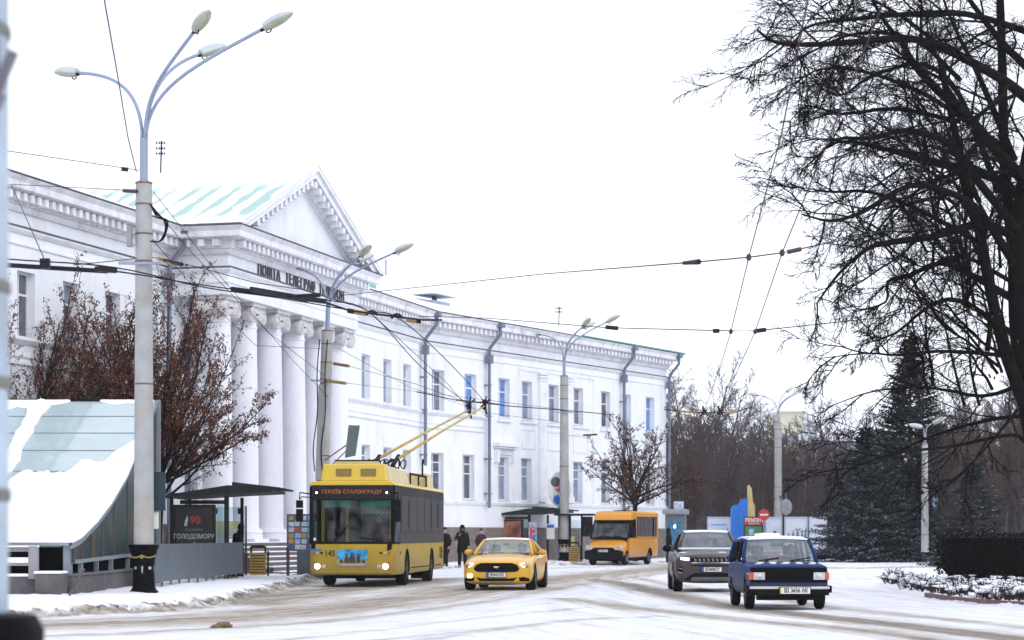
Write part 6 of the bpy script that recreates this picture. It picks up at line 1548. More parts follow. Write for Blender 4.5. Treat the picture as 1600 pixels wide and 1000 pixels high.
# cross spans
s1_ = wire([at(530,462,84), at(850,428,60), wat(1078,410,5.95)], .012, 'upper span wire running from the second lamp to the right-hand trolley wires', smooth=False)
child(s1_, 'insulator', INS, lambda b: b.tube([at(1068,411,35.6), at(1092,409,35)], [.03,.045], 8))
s2_ = wire([at(1092,409,35), wat(1170,402,5.93), wat(1222,395,5.93), at(1250,389,34.2), at(1420,352,40)], .011, 'short upper span wire from the trolley wires into the big tree', smooth=False)
child(s2_, 'insulator', INR, lambda b: b.tube([at(1230,394,34), at(1252,389,34)], .035, 8))
s3_ = wire([at(655,494,82), at(760,497,70), at(948,512,60), wat(1142,517,5.9), wat(1180,517,5.9), at(1370,497,52), at(1440,485,52)], .012, 'lower span wire crossing the sky above the right wing of the building', smooth=False)
child(s3_, 'insulator', INS, lambda b: b.tube([at(946,511,60), at(966,513,60)], .055, 8)); child(s3_, 'insulator', INS, lambda b: b.tube([at(1182,517,47), at(1197,515,47)], .045, 8)); child(s3_, 'insulator', INS, lambda b: b.tube([at(1114,517,47), at(1124,517,47)], .045, 8))
# hangers over the far road
hg = wire([at(1038,640,80), at(1075,643,79), at(1100,645,79), at(1124,645,79), at(1150,643,79), at(1175,636,80)], .02, 'span wire with two dark hangers in front of the distant wood', smooth=False)
for px in (1100,1124):
    child(hg, 'hanger', INS, lambda b: (b.bar(at(px,648,79), at(px-2,634,79), .06), b.bar(at(px-6,650,79), at(px+5,640,79), .05), b.bar(at(px+6,650,79), at(px,638,79), .05)))
child(hg, 'insulator', ORN, lambda b: b.tube([at(1060,642,79), at(1088,645,79)], .04, 6)); child(hg, 'insulator', ORN, lambda b: b.tube([at(1134,645,79), at(1152,643,79)], .04, 6))
hg2 = wire([at(650,612,86), at(712,625,76), at(733,628,75), at(756,628,75), at(790,634,74), at(870,640,80), at(960,648,90)], .018, 'span wire with hangers where the trolleybus poles touch the wires', smooth=False)
for px in (734,758):
    child(hg2, 'hanger', INS, lambda b: (b.bar(at(px-3,640,75), at(px+2,619,75), .05), b.bar(at(px-7,636,75), at(px+8,624,75), .05)))
child(hg2, 'insulator', mat('insulator_brown', (.12,.05,.04), .6), lambda b: b.tube([at(712,625,75), at(780,632,75)], .03, 6))
# trolleybus pair, turning to the left in the foreground
tA, tB = at(734,634,75), at(758,628,75)
lA = [tuple(tA), at(660,575,60), at(582,492,46.5), wat(520,470), wat(420,459), wat(300,443), wat(180,424), wat(15,413), wat(-200,398)]
lB = [tuple(tB), at(700,565,60), at(622,497,48), wat(560,487), wat(440,466), wat(320,449), wat(180,418), wat(15,405), wat(-200,388)]
wC = wire(lA, .012, 'trolley wire from the trolleybus turning left across the portico, lower of two'); wD = wire(lB, .012, 'trolley wire from the trolleybus turning left across the portico, upper of two')
child(wC, 'section_bar', INS, lambda b: (b.bar(wat(-60,407)+Vector((0,0,-.03)), wat(168,424)+Vector((0,0,-.0)), .05, .07), b.bar(wat(150,420), wat(181,423), .09, .08), b.bar(wat(63,412), wat(78,412), .1, .16)))
child(wC, 'section_bar', INS, lambda b: (b.bar(wat(362,452), wat(480,468), .05, .09), b.bar(wat(430,460), wat(508,471), .05, .09)))
child(wD, 'section_bar', INS, lambda b: (b.bar(wat(392,452), wat(468,465), .05, .09), b.bar(wat(465,463), wat(500,461), .05, .07)))
sp = wire([at(500,470,48), at(545,485,48), at(580,490,47.5), at(620,495,47.5), at(660,500,48), at(690,500,50)], .022, 'insulated bracket wire with two dark hoops before the portico corner', smooth=False)
for q_, w_, m_ in (((553,487),(572,490),ORN),((635,499),(651,501),ORN),((543,485),(553,487),INS),((651,501),(658,502),INS)): child(sp, 'insulator', m_, lambda b: b.tube([at(*q_,48), at(*w_,48)], .052, 8))
for px in (581,620): child(sp, 'hoop', INS, lambda b: b.tube([at(px+8*math.cos(a), 493+(0 if px < 600 else 5)-7*math.sin(a), 47.5) for a in [math.pi*k/8 for k in range(9)]], .03, 6))
# thin guys and feeders
def thin(lst, label, rad=.009, **k): return wire([at(*q) for q in lst], rad, label, smooth=False, **k)
thin([(155,-60,30),(163,0,33),(185,125,41),(200,215,48),(213,268,52.7)], 'slack purple feeder wire hanging from the top edge down to the near lamp', .014, m=mat('purple_wire', (.09,.04,.10), .5))
f1 = thin([(-80,225,44),(13,236,46),(218,266,52.8)], 'thin wire from the left edge to the steel tube of the near lamp')
child(f1, 'insulator', INS, lambda b: b.tube([at(190,264,52.6), at(200,265,52.6)], .05, 8))
f2 = thin([(16,288,63),(60,290,60),(190,297,53.2),(214,299,52.8)], 'thin wire from the building corner to the top of the near concrete pole')
child(f2, 'insulator', INR, lambda b: b.tube([at(193,298,53), at(214,299,52.8)], .045, 8))
thin([(18,290,66),(45,350,50),(70,407,35.3)], 'thin stay from the cornice to the section bar at left')
thin([(233,300,53),(330,430,45),(420,520,40),(520,600,60)] if False else [(238,322,53),(300,395,57),(420,520,72),(505,585,85)], 'thin stay running down from the near lamp across the first columns')
thin([(240,300,53),(330,415,62),(455,560,80),(512,620,85)], 'thin upper stay crossing the lettering towards the second lamp')
f3 = thin([(238,402,53),(300,415,50),(400,442,46),(470,452,44),(548,476,44)], 'striped insulated stay from the near lamp to the trolley wires')
child(f3, 'insulator', ORN, lambda b: b.tube([at(248,404,52.6), at(258,407,52.2)], .05, 8)); child(f3, 'insulator', INS, lambda b: b.tube([at(258,407,52.2), at(284,413,51)], .05, 8)); child(f3, 'insulator', ORN, lambda b: b.tube([at(262,409,52), at(272,411,51.6)], .055, 8))
thin([(115,414,36),(214,404,52.6)], 'thin stay from the left section bar up to the near lamp')
thin([(234,370,53),(300,445,60),(400,540,75),(505,545,85)], 'slack cable from the near lamp to the leaning second lamp')
f4 = thin([(520,568,85),(545,572,83),(650,600,78),(733,630,75)], 'stay from the leaning second lamp to the trolleybus wires, upper of two')
child(f4, 'insulator', ORN, lambda b: b.tube([at(522,568,85), at(545,572,84)], .06, 8))
f5 = thin([(505,594,85),(545,599,84),(760,625,75),(880,640,117)], 'stay from the leaning second lamp along the facade, lower of two')
child(f5, 'insulator', ORN, lambda b: b.tube([at(505,594,85), at(540,599,84)], .06, 8))
thin([(530,545,85),(640,605,95),(760,645,105),(878,660,117.6)], 'slack service cable between second and third lamps')
thin([(586,495,47.5),(700,600,70),(733,640,75)], 'stay wire dropping from the dark hoop to the trolleybus poles') 
f6 = thin([(888,680,117.6),(915,684,114),(930,678,110)], 'short insulated stay on the third lamp')
child(f6, 'insulator', INS, lambda b: b.tube([at(912,680,114), at(932,679,112)], .05, 6))
thin([(668,455,112),(720,560,100),(756,628,76)] if False else [(757,630,75),(700,770,72),(690,800,71)], 'thin retriever rope hanging from the trolley poles behind the trolleybus', .007) if False else None
thin([(603,430,120),(603,405,120)], 'thin whip aerial on the roof behind the pediment', .03, name='whip_aerial', cat='aerial', group=None)
# ------------------------------------------------------------------ trees
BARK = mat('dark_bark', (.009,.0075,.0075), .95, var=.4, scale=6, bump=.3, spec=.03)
BARKF = mat('far_bark', (.058,.051,.056), .95, var=.3, scale=4, spec=.1); TWIGF = mat('far_twigs', (.074,.063,.071), .95, var=.25, scale=3, spec=.1); TWIGB = mat('far_twigs_brown', (.088,.060,.056), .95, var=.3, scale=3, spec=.1)  # far bark and twigs paled in colour, standing in for part of the haze
LEAFB = mat('dead_leaf', (.14,.060,.040), .9, var=.5, scale=3, spec=.1); BARKL = mat('brown_bark', (.020,.015,.014), .95, var=.3, spec=.1)
class Tree:
    def __init__(s, seed): s.r = random.Random(seed); s.big = MB(); s.fine = MB(); s.leaf = MB(); s.n = 0
    def rv(s, a): return Vector((s.r.gauss(0,a), s.r.gauss(0,a), s.r.gauss(0,a)))
    def put(s, pts, rads, level, sides): (s.big if level <= 1 else s.fine).tube(pts, rads, sides, cap=False)
    def grow(s, p, d, L, r, level, P):
        """P: list of per-level dicts: n steps, wig, trop, kids, ratio, ang"""
        q = P[level]; k = q['n']; pts = [Vector(p)]; d = Vector(d).normalized()
        for i in range(k):
            d = (d+s.rv(q['wig'])+Vector((0,0,q['trop']))).normalized(); pts.append(pts[-1]+d*(L/k))
        s.branch(pts, r, level, P)
    def branch(s, pts, r, level, P, tip=.25, kids=None):
        q = P[level]; k = len(pts)-1; rads = [r*(1-(1-tip)*(i/k)) for i in range(k+1)]
        s.put(pts, rads, level, q.get('sides', 3)); L = sum((pts[i+1]-pts[i]).length for i in range(k))
        if level+1 < len(P):
            c = q['kids'] if kids is None else kids
            for j in range(c):
                t = q.get('t0', .25)+(1-q.get('t0', .25))*((j+s.r.random())/c); u = t*k; i = min(k-1, int(u)); f = u-i
                p = pts[i].lerp(pts[i+1], f); d = (pts[i+1]-pts[i]).normalized()
                ax = d.cross(Vector((s.r.gauss(0,1),s.r.gauss(0,1),s.r.gauss(0,1)))).normalized()
                nd = Quaternion(ax, R(q['ang']*s.r.uniform(.7,1.3))) @ d
                s.grow(p, nd+Vector(q.get('bias', (0,0,0))), L*q['ratio']*s.r.uniform(.6,1.2)*(1-q.get('tap',.45)*t), max(rads[i]*q.get('rr', .55), P[level+1].get('rmin', .004)), level+1, P)
        if q.get('leaf'):
            for j in range(q['leaf']):
                i = s.r.randrange(max(0, k//3), k+1); s.addleaf(pts[min(i,k)]+s.rv(.05), q['ls'])
    def addleaf(s, p, sz):
        a = s.rv(1).normalized(); b = a.cross(s.rv(1)).normalized(); a = (a+Vector((0,0,-.8))).normalized(); l = sz*s.r.uniform(.6,1.3); w = l*.45
        s.leaf.add([p, p+a*l*.5+b*w, p+a*l, p+a*l*.5-b*w], [(0,1,2,3)])
def finish(t, name, label, cat, mats, loc=(0,0,0), group=None, leafm=None, extra=None):
    r = empty(name, loc, 0, label, cat, group)
    b = Vector(loc)
    for part, mb, m in (('trunk', t.big, mats[0]), ('crown', t.fine, mats[1])):
        if mb.v: o = mb.build(part, m, r, fix=False, smooth=True)
    if t.leaf.v: t.leaf.build('dead_leaves', leafm, r, fix=False)
    return r
# ---- the big bare tree at the right edge
t = Tree(11); base = Vector((13.7, 56, 0)); Yt = 56.0
def lp(l, y0, y1):      # limb through picture positions, at depths from y0 to y1
    l = [((1350-(1350-px)*.84) if px < 1350 else px, py) for px, py in l]; n = len(l)-1; return [at(px, py, y0+(y1-y0)*i/n)-base for i, (px, py) in enumerate(l)]
PB = [dict(n=6,wig=.1,trop=.0,kids=11,tap=.60,ratio=.46,ang=42,t0=.12,rr=.42,sides=8),
      dict(n=6,wig=.14,trop=-.015,kids=8,ratio=.50,ang=38,t0=.12,rr=.55,sides=5,rmin=.022),
      dict(n=5,wig=.12,trop=-.045,kids=6,ratio=.58,ang=36,t0=.1,rr=.55,sides=4,rmin=.012,bias=(0,0,-.04)),
      dict(n=4,wig=.13,trop=-.05,kids=4,ratio=.6,ang=36,t0=.1,rr=.6,sides=3,rmin=.0085,bias=(0,0,-.05)),
      dict(n=3,wig=.2,trop=-.04,kids=0,ratio=.5,ang=30,sides=3,rmin=.006)]
limbs = [  # (points, radius, y0, y1)
 ([(1690,230),(1600,150),(1549,114),(1465,72),(1405,60),(1279,69),(1189,67),(1152,47)], .19, 56, 50),
 ([(1640,340),(1600,282),(1561,240),(1510,180),(1468,144),(1429,102),(1411,69),(1384,36),(1357,-10)], .22, 56, 53),
 ([(1680,80),(1600,48),(1510,22),(1420,22),(1330,30),(1255,39),(1215,60)], .13, 57, 52),
 ([(1620,330),(1555,279),(1480,258),(1429,246),(1375,231),(1300,222),(1240,262)], .17, 56, 60),
 ([(1590,360),(1510,261),(1474,219),(1414,204),(1360,216),(1294,219),(1255,262)], .14, 55, 51),
 ([(1590,372),(1534,350),(1457,370),(1390,379),(1355,389),(1304,427),(1262,474)], .15, 56, 52),
 ([(1587,470),(1518,430),(1470,411),(1422,430),(1387,440),(1384,472),(1329,488)], .12, 56, 58),
 ([(1600,560),(1534,552),(1464,549),(1403,555),(1355,552),(1268,560)], .11, 56, 52),
 ([(1600,690),(1580,679),(1490,697),(1415,706),(1340,725),(1285,722)], .10, 56, 52),
 ([(1600,600),(1535,619),(1460,607),(1370,610),(1280,637)], .11, 56, 59),
 ([(1605,650),(1550,655),(1472,676),(1400,705),(1340,728),(1286,735)], .10, 56, 61),
 ([(1590,420),(1530,330),(1480,300),(1420,290),(1350,330),(1290,345),(1235,335)], .14, 56, 49),
 ([(1580,520),(1500,470),(1450,480),(1400,520),(1340,540)], .10, 56, 54),
 ([(1620,120),(1560,60),(1500,-20),(1440,-90)], .14, 57, 54),
 ([(1680,20),(1600,-60),(1480,-100),(1380,-110),(1290,-70)], .16, 57, 53),
 ([(1585,250),(1530,120),(1490,40),(1460,-40)], .12, 57, 60),
 ([(1560,300),(1500,150),(1440,100),(1360,120),(1300,150),(1230,110)], .11, 57, 62),
 ([(1640,420),(1740,330),(1850,260),(1950,260)], .16, 56, 56),
 ([(1640,520),(1760,480),(1880,470)], .13, 56, 55), ([(1640,250),(1720,90),(1800,-60)], .16, 56, 58),
 ([(1590,640),(1540,700),(1480,760),(1430,770)], .07, 55, 53),
 ([(1500,125),(1430,62),(1340,52),(1260,78),(1192,112)], .08, 56, 52), ([(1560,225),(1450,150),(1350,112),(1260,110),(1198,150)], .09, 56, 59), ([(1500,190),(1400,170),(1310,178),(1245,165),(1212,190)], .08, 56, 54), ([(1540,385),(1440,330),(1360,300),(1290,300),(1228,292)], .09, 56, 52),
 ([(1510,262),(1430,300),(1370,360),(1330,420)], .06, 56, 58), ([(1580,440),(1500,400),(1440,430),(1400,500)], .08, 56, 54), ([(1470,72),(1400,20),(1330,-10),(1270,10)], .07, 55, 53),
]
for pts, r_, y0, y1 in limbs:
    lvl = [dict(q) for q in PB]; r_ *= .55 if pts[0][1] > 540 else .82
    if pts[0][1] > 590: lvl[0]['kids'] = 7; lvl[1]['kids'] = 6
    if pts[1][0] > 1650: lvl[0]['kids'] = 5; lvl[1]['kids'] = 4; lvl = lvl[:4]
    t.branch(catmull(lp(pts, y0, y1), 3), r_, 0, lvl, tip=.16)
stem = lambda l, r0, r1, y=56: t.big.tube(catmull([at(a, b_, y)-base if b_ is not None else Vector((a,0,0)) for a, b_ in l], 4), [r0+(r1-r0)*i/((len(l)-1)*4) for i in range((len(l)-1)*4+1)], 10, cap=False)
stem([(1660,945),(1650,800),(1626,700),(1608,600),(1596,500),(1594,380),(1610,250),(1640,120),(1700,-60)], .44, .18)
stem([(1604,640),(1568,540),(1545,440),(1530,360),(1510,300),(1495,220),(1470,100)], .17, .08, 55.5)
stem([(1596,560),(1586,420),(1570,260),(1566,100),(1560,-80)], .18, .09, 56.6)
stem([(1600,480),(1640,340),(1700,200),(1760,60)], .26, .12, 56)
# many upright thinner shoots inside the crown
for k in range(50):
    x0 = t.r.uniform(1430,1610); y0 = t.r.uniform(240,640); p = at(x0,y0,t.r.uniform(54,60))-base
    t.grow(p, (t.r.uniform(-.5,.15), t.r.uniform(-.3,.3), t.r.uniform(.2,1)), t.r.uniform(2.0,4.5), .045, 1, PB)
for k in range(90):
    p = at(t.r.uniform(1410,1590), t.r.uniform(470,620), t.r.uniform(54,58))-base; t.addleaf(p, .11)
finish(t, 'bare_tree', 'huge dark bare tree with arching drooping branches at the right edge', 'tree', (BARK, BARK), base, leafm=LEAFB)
# ---- brown leaved trees on the left, vase shaped
def vase(seed, n=26, H=5.5, spread=.55, leaf=9, ls=.075):
    t = Tree(seed); P = [dict(n=6,wig=.05,trop=.05,kids=11,ratio=.36,ang=28,t0=.15,rr=.5,sides=5),
        dict(n=5,wig=.09,trop=.05,kids=6,ratio=.5,ang=30,t0=.15,rr=.6,sides=4,rmin=.013,leaf=9,ls=ls),
        dict(n=4,wig=.12,trop=.03,kids=0,ratio=.5,ang=30,sides=3,rmin=.009,leaf=leaf,ls=ls)]
    t.big.tube([(-.1,0,-.1),(.0,.02,1.5),(.12,0,3.4)], [.16,.13,.12], 8)
    for k in range(n):
        a = 2*math.pi*k/n+t.r.random(); el = t.r.uniform(.12,1.0)**.8; z0 = t.r.uniform(2.4,3.6)
        d = Vector((math.cos(a)*spread*2*(1-el*.75), math.sin(a)*spread*2*(1-el*.75), .25+el)); L = H*(.55+.5*el)*t.r.uniform(.8,1.1)
        t.grow((0,0,z0), d, L, .055, 0, P)
    return t
r = finish(vase(3, 40, 6.2, .70, 10), 'brown_leaved_tree', 'tree thick with brown dead leaves between near lamp and portico columns', 'tree', (BARKL, BARKL), at(247,880,73).to_3d()*1.0, group=None, leafm=LEAFB)
r.location.z = 0.1; tr1 = r
v2_ = finish(vase(5, 44, 6.4, .75, 8), 'brown_leaved_tree', 'dense brown-leaved tree behind the glass canopy, left of the near lamp', 'tree', (BARKL, BARKL), ((110-800)*74/F,74,.1), leafm=LEAFB); v2_.scale = (1.05,1.05,1.0)
v3_ = finish(vase(9, 34, 6.0, .8, 8), 'brown_leaved_tree', 'brown-leaved tree cut by the left edge behind the glass canopy', 'tree', (BARKL, BARKL), ((20-800)*70/F,70,.1), leafm=LEAFB)
# ---- round small tree in front of the far wing
def roundtree(seed, H=4.4, leaf=2, lv=3, twig=BARKL, k0=16):
    t = Tree(seed); P = [dict(n=5,wig=.09,trop=.03,kids=8,ratio=.55,ang=38,t0=.2,rr=.55,sides=5), dict(n=5,wig=.12,trop=.02,kids=6,ratio=.55,ang=36,t0=.15,rr=.6,sides=4,rmin=.02,leaf=leaf,ls=.11),
        dict(n=4,wig=.15,trop=.01,kids=4,ratio=.6,ang=34,t0=.1,rr=.6,sides=3,rmin=.013,leaf=leaf,ls=.11), dict(n=3,wig=.2,trop=0,kids=0,ratio=.5,ang=30,sides=3,rmin=.010)][:lv+1]
    t.big.tube([(0,0,-.1),(.03,0,1.6),(0,0,3.4)], [.17,.13,.12], 8)
    for k in range(k0):
        a = 2*math.pi*k/k0*1.9+t.r.random(); el = t.r.uniform(0,1); d = Vector((math.cos(a)*(1.1-el), math.sin(a)*(1.1-el), .12+el)); t.grow((0,0,t.r.uniform(2.7,3.7)), d, H*t.r.uniform(.7,1), .065, 0, P)
    return t
finish(roundtree(21, 3.9, 3), 'small_round_tree', 'small round-crowned tree with few leaves before the far wing, above the minibus', 'tree', (BARKL, BARKL), ((992-800)*118/F,118,.1), leafm=LEAFB)
# ---- spruces
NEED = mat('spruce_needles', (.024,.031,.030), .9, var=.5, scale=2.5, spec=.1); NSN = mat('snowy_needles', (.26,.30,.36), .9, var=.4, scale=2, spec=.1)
NEED2 = mat('blue_spruce_needles', (.034,.046,.050), .9, var=.5, scale=2.5, spec=.1)
def spruce(seed, H, Rr, label, loc, nd, snow=.12, dens=1.0):
    rr = random.Random(seed); tr = MB(); tr.tube([(0,0,-.1),(0,0,H*.97)], [.22,.03], 8); cr = MB(); z = H*.04
    def spray(p, d, w, l):
        s_ = d.cross(Vector((0,0,1))).normalized()*w; k = rr.random()
        e = p+d*l; up = Vector((0,0,rr.uniform(-.02,.05))); mi = 1 if rr.random() < snow else 0
        cr.add([p-s_*.4, p+d*l*.5-s_+up, e, p+d*l*.5+s_+up, p+s_*.4, p+d*l*.55-Vector((0,0,w*.9)), p+d*.05], [(0,1,2),(0,2,3),(0,3,4),(6,5,2)], None); cr.mi[-4:] = [mi,mi,0,0]
    while z < H*.98:
        t = z/H; rad = Rr*(1-t)**.85*(.85+.3*rr.random())+.12; nb = max(5, int(15*dens*(1-t)+5))
        for k in range(nb):
            a = rr.uniform(0, 2*math.pi); ra = rad*rr.uniform(.65,1.12); L = ra; d = Vector((math.cos(a), math.sin(a), -.12-.25*(1-t)+.25*t))
            segs = max(3, int(L/.16)); p = Vector((0,0,z))
            for i in range(segs):
                u = i/segs; q = p+d*L*u+Vector((0,0,.22*u*u*L))
                if u < .18 and t < .8: continue
                w = .26*(1-u*.55)
                for s_ in (-1, 1, 0):
                    dd = (Quaternion(Vector((0,0,1)), s_*R(rr.uniform(25,60))) @ d).normalized(); dd.z += rr.uniform(-.25,.12)
                    spray(q+Vector((rr.uniform(-.05,.05),)*3), dd, w*.34, w*rr.uniform(1.0,1.9))
        z += .26*(1-.35*t)/dens
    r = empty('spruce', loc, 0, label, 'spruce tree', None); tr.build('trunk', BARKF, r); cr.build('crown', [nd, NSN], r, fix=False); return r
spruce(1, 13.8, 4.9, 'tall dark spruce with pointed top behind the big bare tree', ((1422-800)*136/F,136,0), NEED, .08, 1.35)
spruce(2, 7.6, 4.0, 'broad blue spruce dusted with snow beside the white display boards', ((1352-800)*125/F,125,0), NEED2, .24, 1.2)
spruce(4, 4.0, 2.2, 'small snowy spruce low at the foot of the tall dark spruce', ((1432-800)*124/F,124,0), NEED2, .25, 1.0)
spruce(5, 8.6, 1.8, 'slim dark conifer in the wood, right of the distant street lamp', ((1238-800)*185/F,185,0), NEED, .04, .8)
spruce(6, 5.0, 2.6, 'low dark conifer behind the clipped hedge at right', ((1520-800)*105/F,105,0), NEED2, .12, .9)
# ---- the wood: bare trees standing behind the crossing, copies of a few built ones
WG = 'bare trees of the wood beyond the crossing'
def woodtree(seed, H, lv=3, brown=False, dens=1):
    t = Tree(seed); P = [dict(n=8,wig=.04,trop=.06,kids=int(15*dens),ratio=.42,ang=38,t0=.22,rr=.45,sides=6), dict(n=5,wig=.10,trop=.05,kids=8,ratio=.50,ang=34,t0=.15,rr=.55,sides=4,rmin=.035),
        dict(n=4,wig=.13,trop=.03,kids=6,ratio=.55,ang=34,t0=.1,rr=.6,sides=3,rmin=.022), dict(n=3,wig=.18,trop=.02,kids=3,ratio=.6,ang=30,t0=.1,sides=3,rmin=.017), dict(n=2,wig=.2,trop=0,kids=0,ratio=.5,ang=30,sides=3,rmin=.013)][:lv+2]
    for k in range(2): t.grow((0,0,-.1), (t.r.uniform(-.12,.12)+.15*(k*2-1),t.r.uniform(-.1,.1),1), H*(1-.12*k), .20, 0, P)
    return t
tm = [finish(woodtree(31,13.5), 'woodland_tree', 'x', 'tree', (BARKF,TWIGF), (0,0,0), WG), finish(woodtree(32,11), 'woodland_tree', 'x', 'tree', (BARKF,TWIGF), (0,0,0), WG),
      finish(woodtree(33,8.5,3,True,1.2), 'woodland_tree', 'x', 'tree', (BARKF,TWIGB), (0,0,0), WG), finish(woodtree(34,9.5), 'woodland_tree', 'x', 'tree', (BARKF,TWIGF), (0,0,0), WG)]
spots = [ # px, Y, template, scale
 (1072,150,2,1.0),(1047,168,1,1.1),(1100,160,3,1.05),(1082,195,0,1.12),(1113,205,0,1.12),(1128,170,2,1.05),(1150,175,3,1.05),(1143,215,0,.98),(1172,185,1,1.0),(1168,230,0,1.05),(1195,180,3,1.05),(1205,215,1,1.1),
 (1222,200,3,1.05),(1250,190,1,.95),(1262,225,0,.95),(1285,180,3,1.0),(1275,240,0,1.0),(1305,200,1,1.0),(1060,210,1,1.2),(1040,230,0,1.1),(1118,240,1,1.2),(1186,245,3,1.3),(1232,250,1,1.1),
 (1330,190,0,.85),(1345,230,1,1.1),(1375,165,2,1.0),(1385,210,3,1.1),(1450,170,2,1.15),(1470,150,2,1.0),(1495,165,0,.85),(1515,140,2,1.0),(1540,160,1,1.0),(1560,130,2,1.0),(1580,150,3,1.1),(1605,128,2,1.05),(1630,150,1,1.0),(1500,200,1,1.1),(1550,205,0,1.0),(1600,190,0,1.0),(1660,170,0,1.0),(1700,190,1,1.0),(1425,220,1,1.1),
 (1078,138,2,.85),(1468,140,2,.9),(1510,150,2,.95),(1590,140,2,.95),(1555,118,2,.6),(1500,117,2,.55),(1135,190,2,1.1),(1160,205,2,1.2),(1110,185,2,1.1),(1210,170,2,.95),(1270,175,2,.9),(1298,165,2,.9),(1240,165,2,.85),(1056,185,2,1.2),(1180,165,2,.9),(1485,128,2,.8),(1535,122,2,.8),(1400,185,2,1.0)]
rr = random.Random(77); used = set()
where = {0:'tall pale', 1:'broad', 2:'brownish fine-twigged', 3:'middling grey'}
def rel(px):
    for a, b_ in ((1062,'behind the corner of the white building'),(1105,'just right of the white building'),(1142,'above the left white display board'),(1172,'above the blue and yellow stele'),(1200,'behind the no-entry sign'),(1232,'beside the distant street lamp'),(1270,'above the fir-print display board'),(1320,'left of the blue spruce'),(1370,'behind the blue spruce'),(1420,'behind the tall dark spruce'),(1462,'behind the slim far street lamp'),(1500,'right of the bus stop sign'),(1550,'over the clipped hedge'),(1600,'beside the big bare trunk')):
        if px < a: return b_
    return 'past the right edge'
cnt = {}
for i, (px, Y, k, sc) in enumerate(spots):
    o = tm[k] if k not in used else copy_tree(tm[k]); first = k not in used; used.add(k)
    o.location = ((px-800)*Y/F, Y, 0); s_ = sc*rr.uniform(.95,1.05); o.scale = (s_,s_,s_); o.rotation_euler = (0,0,rr.uniform(0,6.28))
    cnt.setdefault((k, rel(px)), []).append((Y, px, o))
for (k, w_), l in cnt.items():
    l.sort(key=lambda q: q[0]); n = len(l)
    for j, (Y, px, o) in enumerate(l):
        o['label'] = ((('nearest ' if j == 0 else 'farthest ' if j == n-1 else ('middle ' if n == 3 else ('second nearest ' if j == 1 else 'third nearest '))) if n > 1 else '')+where[k]+' bare tree '+w_)
# ---- undergrowth far behind, one mass
b = MB(); rr = random.Random(5)
for k in range(5200):
    px = rr.uniform(1040,1720); Y = rr.uniform(175,250); p = Vector(((px-800)*Y/F, Y, 0)); h = rr.uniform(1.2,4.5)
    q = p+Vector((rr.uniform(-.8,.8), rr.uniform(-.5,.5), h)); b.tube([p, p.lerp(q,.5)+Vector((rr.uniform(-.2,.2),0,0)), q], [.05,.04,.02], 3, cap=False)
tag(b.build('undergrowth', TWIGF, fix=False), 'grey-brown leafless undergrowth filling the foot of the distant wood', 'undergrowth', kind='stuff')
# ---- clipped hedge
r = empty('clipped_hedge', (11.55,59.3,0), 0, 'dense dark clipped hedge with a rounded end at the right edge', 'hedge')
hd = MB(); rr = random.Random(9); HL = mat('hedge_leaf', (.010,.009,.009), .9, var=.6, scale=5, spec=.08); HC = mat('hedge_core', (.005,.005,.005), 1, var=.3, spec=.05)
def hedge_pt(a, z):     # a: angle/side param on outline
    return a
Ol = []
for k in range(13): a = math.pi*(1.5-k/12); Ol.append((.95+.95*math.cos(a), 1.6+1.5*math.sin(a)))
Ol = [(13,.1),(8,.1),(4,.1)]+Ol+[(4,3.1),(8,3.1),(13,3.1)]
def sc_(z): return 1-.55*max(0, (.55-z)/.55)**1.5
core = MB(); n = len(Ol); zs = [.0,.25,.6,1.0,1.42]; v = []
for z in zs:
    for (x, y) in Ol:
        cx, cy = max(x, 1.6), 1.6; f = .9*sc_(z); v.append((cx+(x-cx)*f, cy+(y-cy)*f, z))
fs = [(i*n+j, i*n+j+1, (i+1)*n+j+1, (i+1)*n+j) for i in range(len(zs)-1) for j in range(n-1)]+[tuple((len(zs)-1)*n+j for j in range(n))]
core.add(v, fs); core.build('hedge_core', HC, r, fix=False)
cum = [0]
for a, c in zip(Ol, Ol[1:]): cum.append(cum[-1]+math.hypot(c[0]-a[0], c[1]-a[1]))
for k in range(15000):
    if k % 5 == 0: x = rr.uniform(.1,13); y = rr.uniform(.2,3.0); z = 1.5+rr.uniform(-.04,.05)
    else:
        s_ = rr.uniform(0, cum[-1]); i = max(j for j in range(len(cum)-1) if cum[j] <= s_); f = (s_-cum[i])/(cum[i+1]-cum[i]); x = Ol[i][0]+(Ol[i+1][0]-Ol[i][0])*f; y = Ol[i][1]+(Ol[i+1][1]-Ol[i][1])*f
        z = rr.uniform(.03,1.5)**1.0; cx = max(x, 1.6); g_ = sc_(z)*rr.uniform(.93,1.02); x = cx+(x-cx)*g_; y = 1.6+(y-1.6)*g_
    if x < .95 and math.hypot(x-.95-.6, y-1.6) > 1.75: continue
    a = Vector((rr.gauss(0,1),rr.gauss(0,1),rr.gauss(0,1))).normalized(); c = a.cross(Vector((rr.gauss(0,1),rr.gauss(0,1),1))).normalized(); l = rr.uniform(.04,.085); p = Vector((x,y,z))
    hd.add([p, p+a*l*.5+c*l*.4, p+a*l, p+a*l*.5-c*l*.4], [(0,1,2,3)])
hd.build('hedge_leaves', HL, r, fix=False)
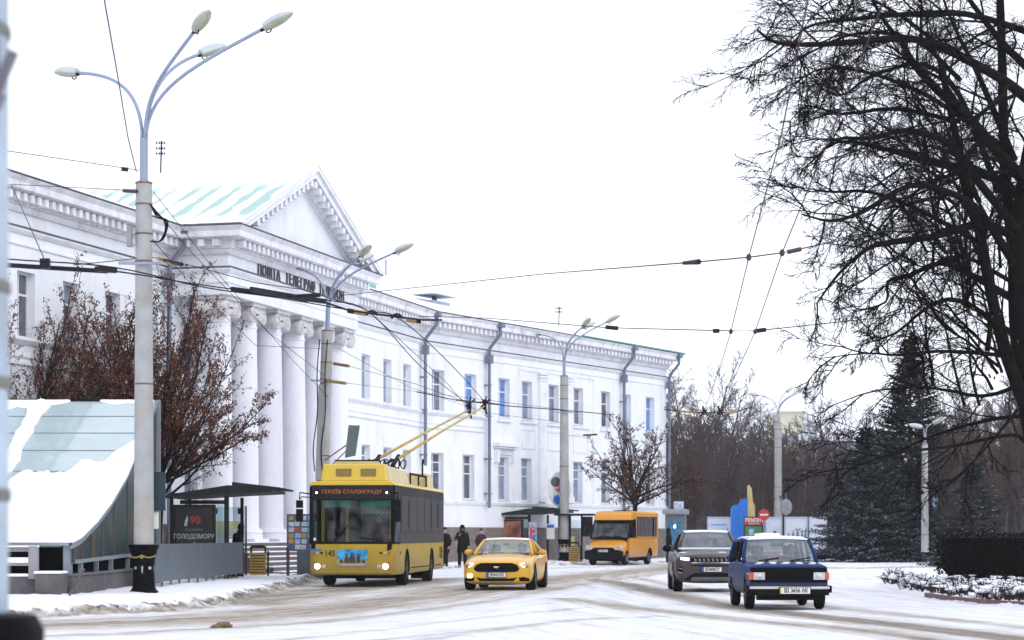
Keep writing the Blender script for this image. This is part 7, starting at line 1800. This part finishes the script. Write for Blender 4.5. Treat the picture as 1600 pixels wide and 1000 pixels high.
# ---- low planting under snow on the island
b = MB(); rr = random.Random(14); PT = mat('low_twigs', (.040,.024,.024), .9, var=.4, spec=.1); c = MB()
poly = [(10.2,58),(10.1,50.5),(10.5,47.2),(11.6,45),(14,43.8),(22,43.8),(22,59),(12.5,59.4),(11.6,62),(11.7,70),(11.4,69),(10.6,62)]
k = 0
while k < 3600:
    x = rr.uniform(10,18.5); y = rr.uniform(43.5,69)
    if not inside(x, y, poly): continue
    k += 1; h0 = ground_at(x, y)[0]; hh = rr.uniform(.10,.34)*(.6+.8*abs(mnoise.noise(Vector((x*.9,y*.9,0)))+.3))
    for q in range(3):
        e = Vector((x+rr.gauss(0,.12), y+rr.gauss(0,.12), h0+hh)); b.tube([(x,y,h0-.02), e], [.012,.006], 3, cap=False)
        for l_ in range(3):
            p = Vector((x,y,h0)).lerp(e, rr.uniform(.4,1)); a = Vector((rr.gauss(0,1),rr.gauss(0,1),rr.gauss(0,.6))).normalized()*rr.uniform(.03,.08); s_ = a.cross(Vector((0,0,1)))*.5; b.add([p, p+a*.5+s_, p+a, p+a*.5-s_], [(0,1,2,3)])
    if rr.random() < .55: c.ell((x+rr.gauss(0,.05), y, h0+hh*.85), (rr.uniform(.05,.15), rr.uniform(.05,.14), rr.uniform(.02,.06)), 7, 4)
tag(b.build('ground_cover', PT, fix=False), 'low leafless ground cover under snow before the clipped hedge', 'ground cover', kind='stuff')
tag(c.build('ground_cover_snow', SNOW, fix=False, smooth=True), 'lumps of snow caught on the low plants before the clipped hedge', 'snow', kind='stuff')
# brick edging
b = MB(); E = [(9.98,54),(9.95,51.0),(10.25,48.2),(10.55,47.0),(11.2,45.3)]
for k, (p, q) in enumerate(zip(E, E[1:])):
    p = Vector((*p,.05)); q = Vector((*q,.05)); b.bar(p, q, .08, .12)
tag(b.build('bed_edging', mat('edging_brick', (.16,.08,.08), .85, var=.3)), 'reddish brick edging peeping from the snow round the low planting', 'edging')
# ------------------------------------------------------------------ thin winter haze
b = MB(); b.box(-1560,1560,-62,2540,-1.1,26)
hm = bpy.data.materials.new('haze_air'); hm.use_nodes = True; hn = hm.node_tree.nodes; hn.clear()
ho = hn.new('ShaderNodeOutputMaterial'); hv = hn.new('ShaderNodeVolumePrincipled')
hv.inputs['Color'].default_value = (.93,.94,.98,1); hv.inputs['Density'].default_value = .00028; hv.inputs['Anisotropy'].default_value = .2
hm.node_tree.links.new(hv.outputs[0], ho.inputs['Volume'])
tag(b.build('haze', hm), 'thin pale winter haze over the whole square', 'haze', kind='stuff')
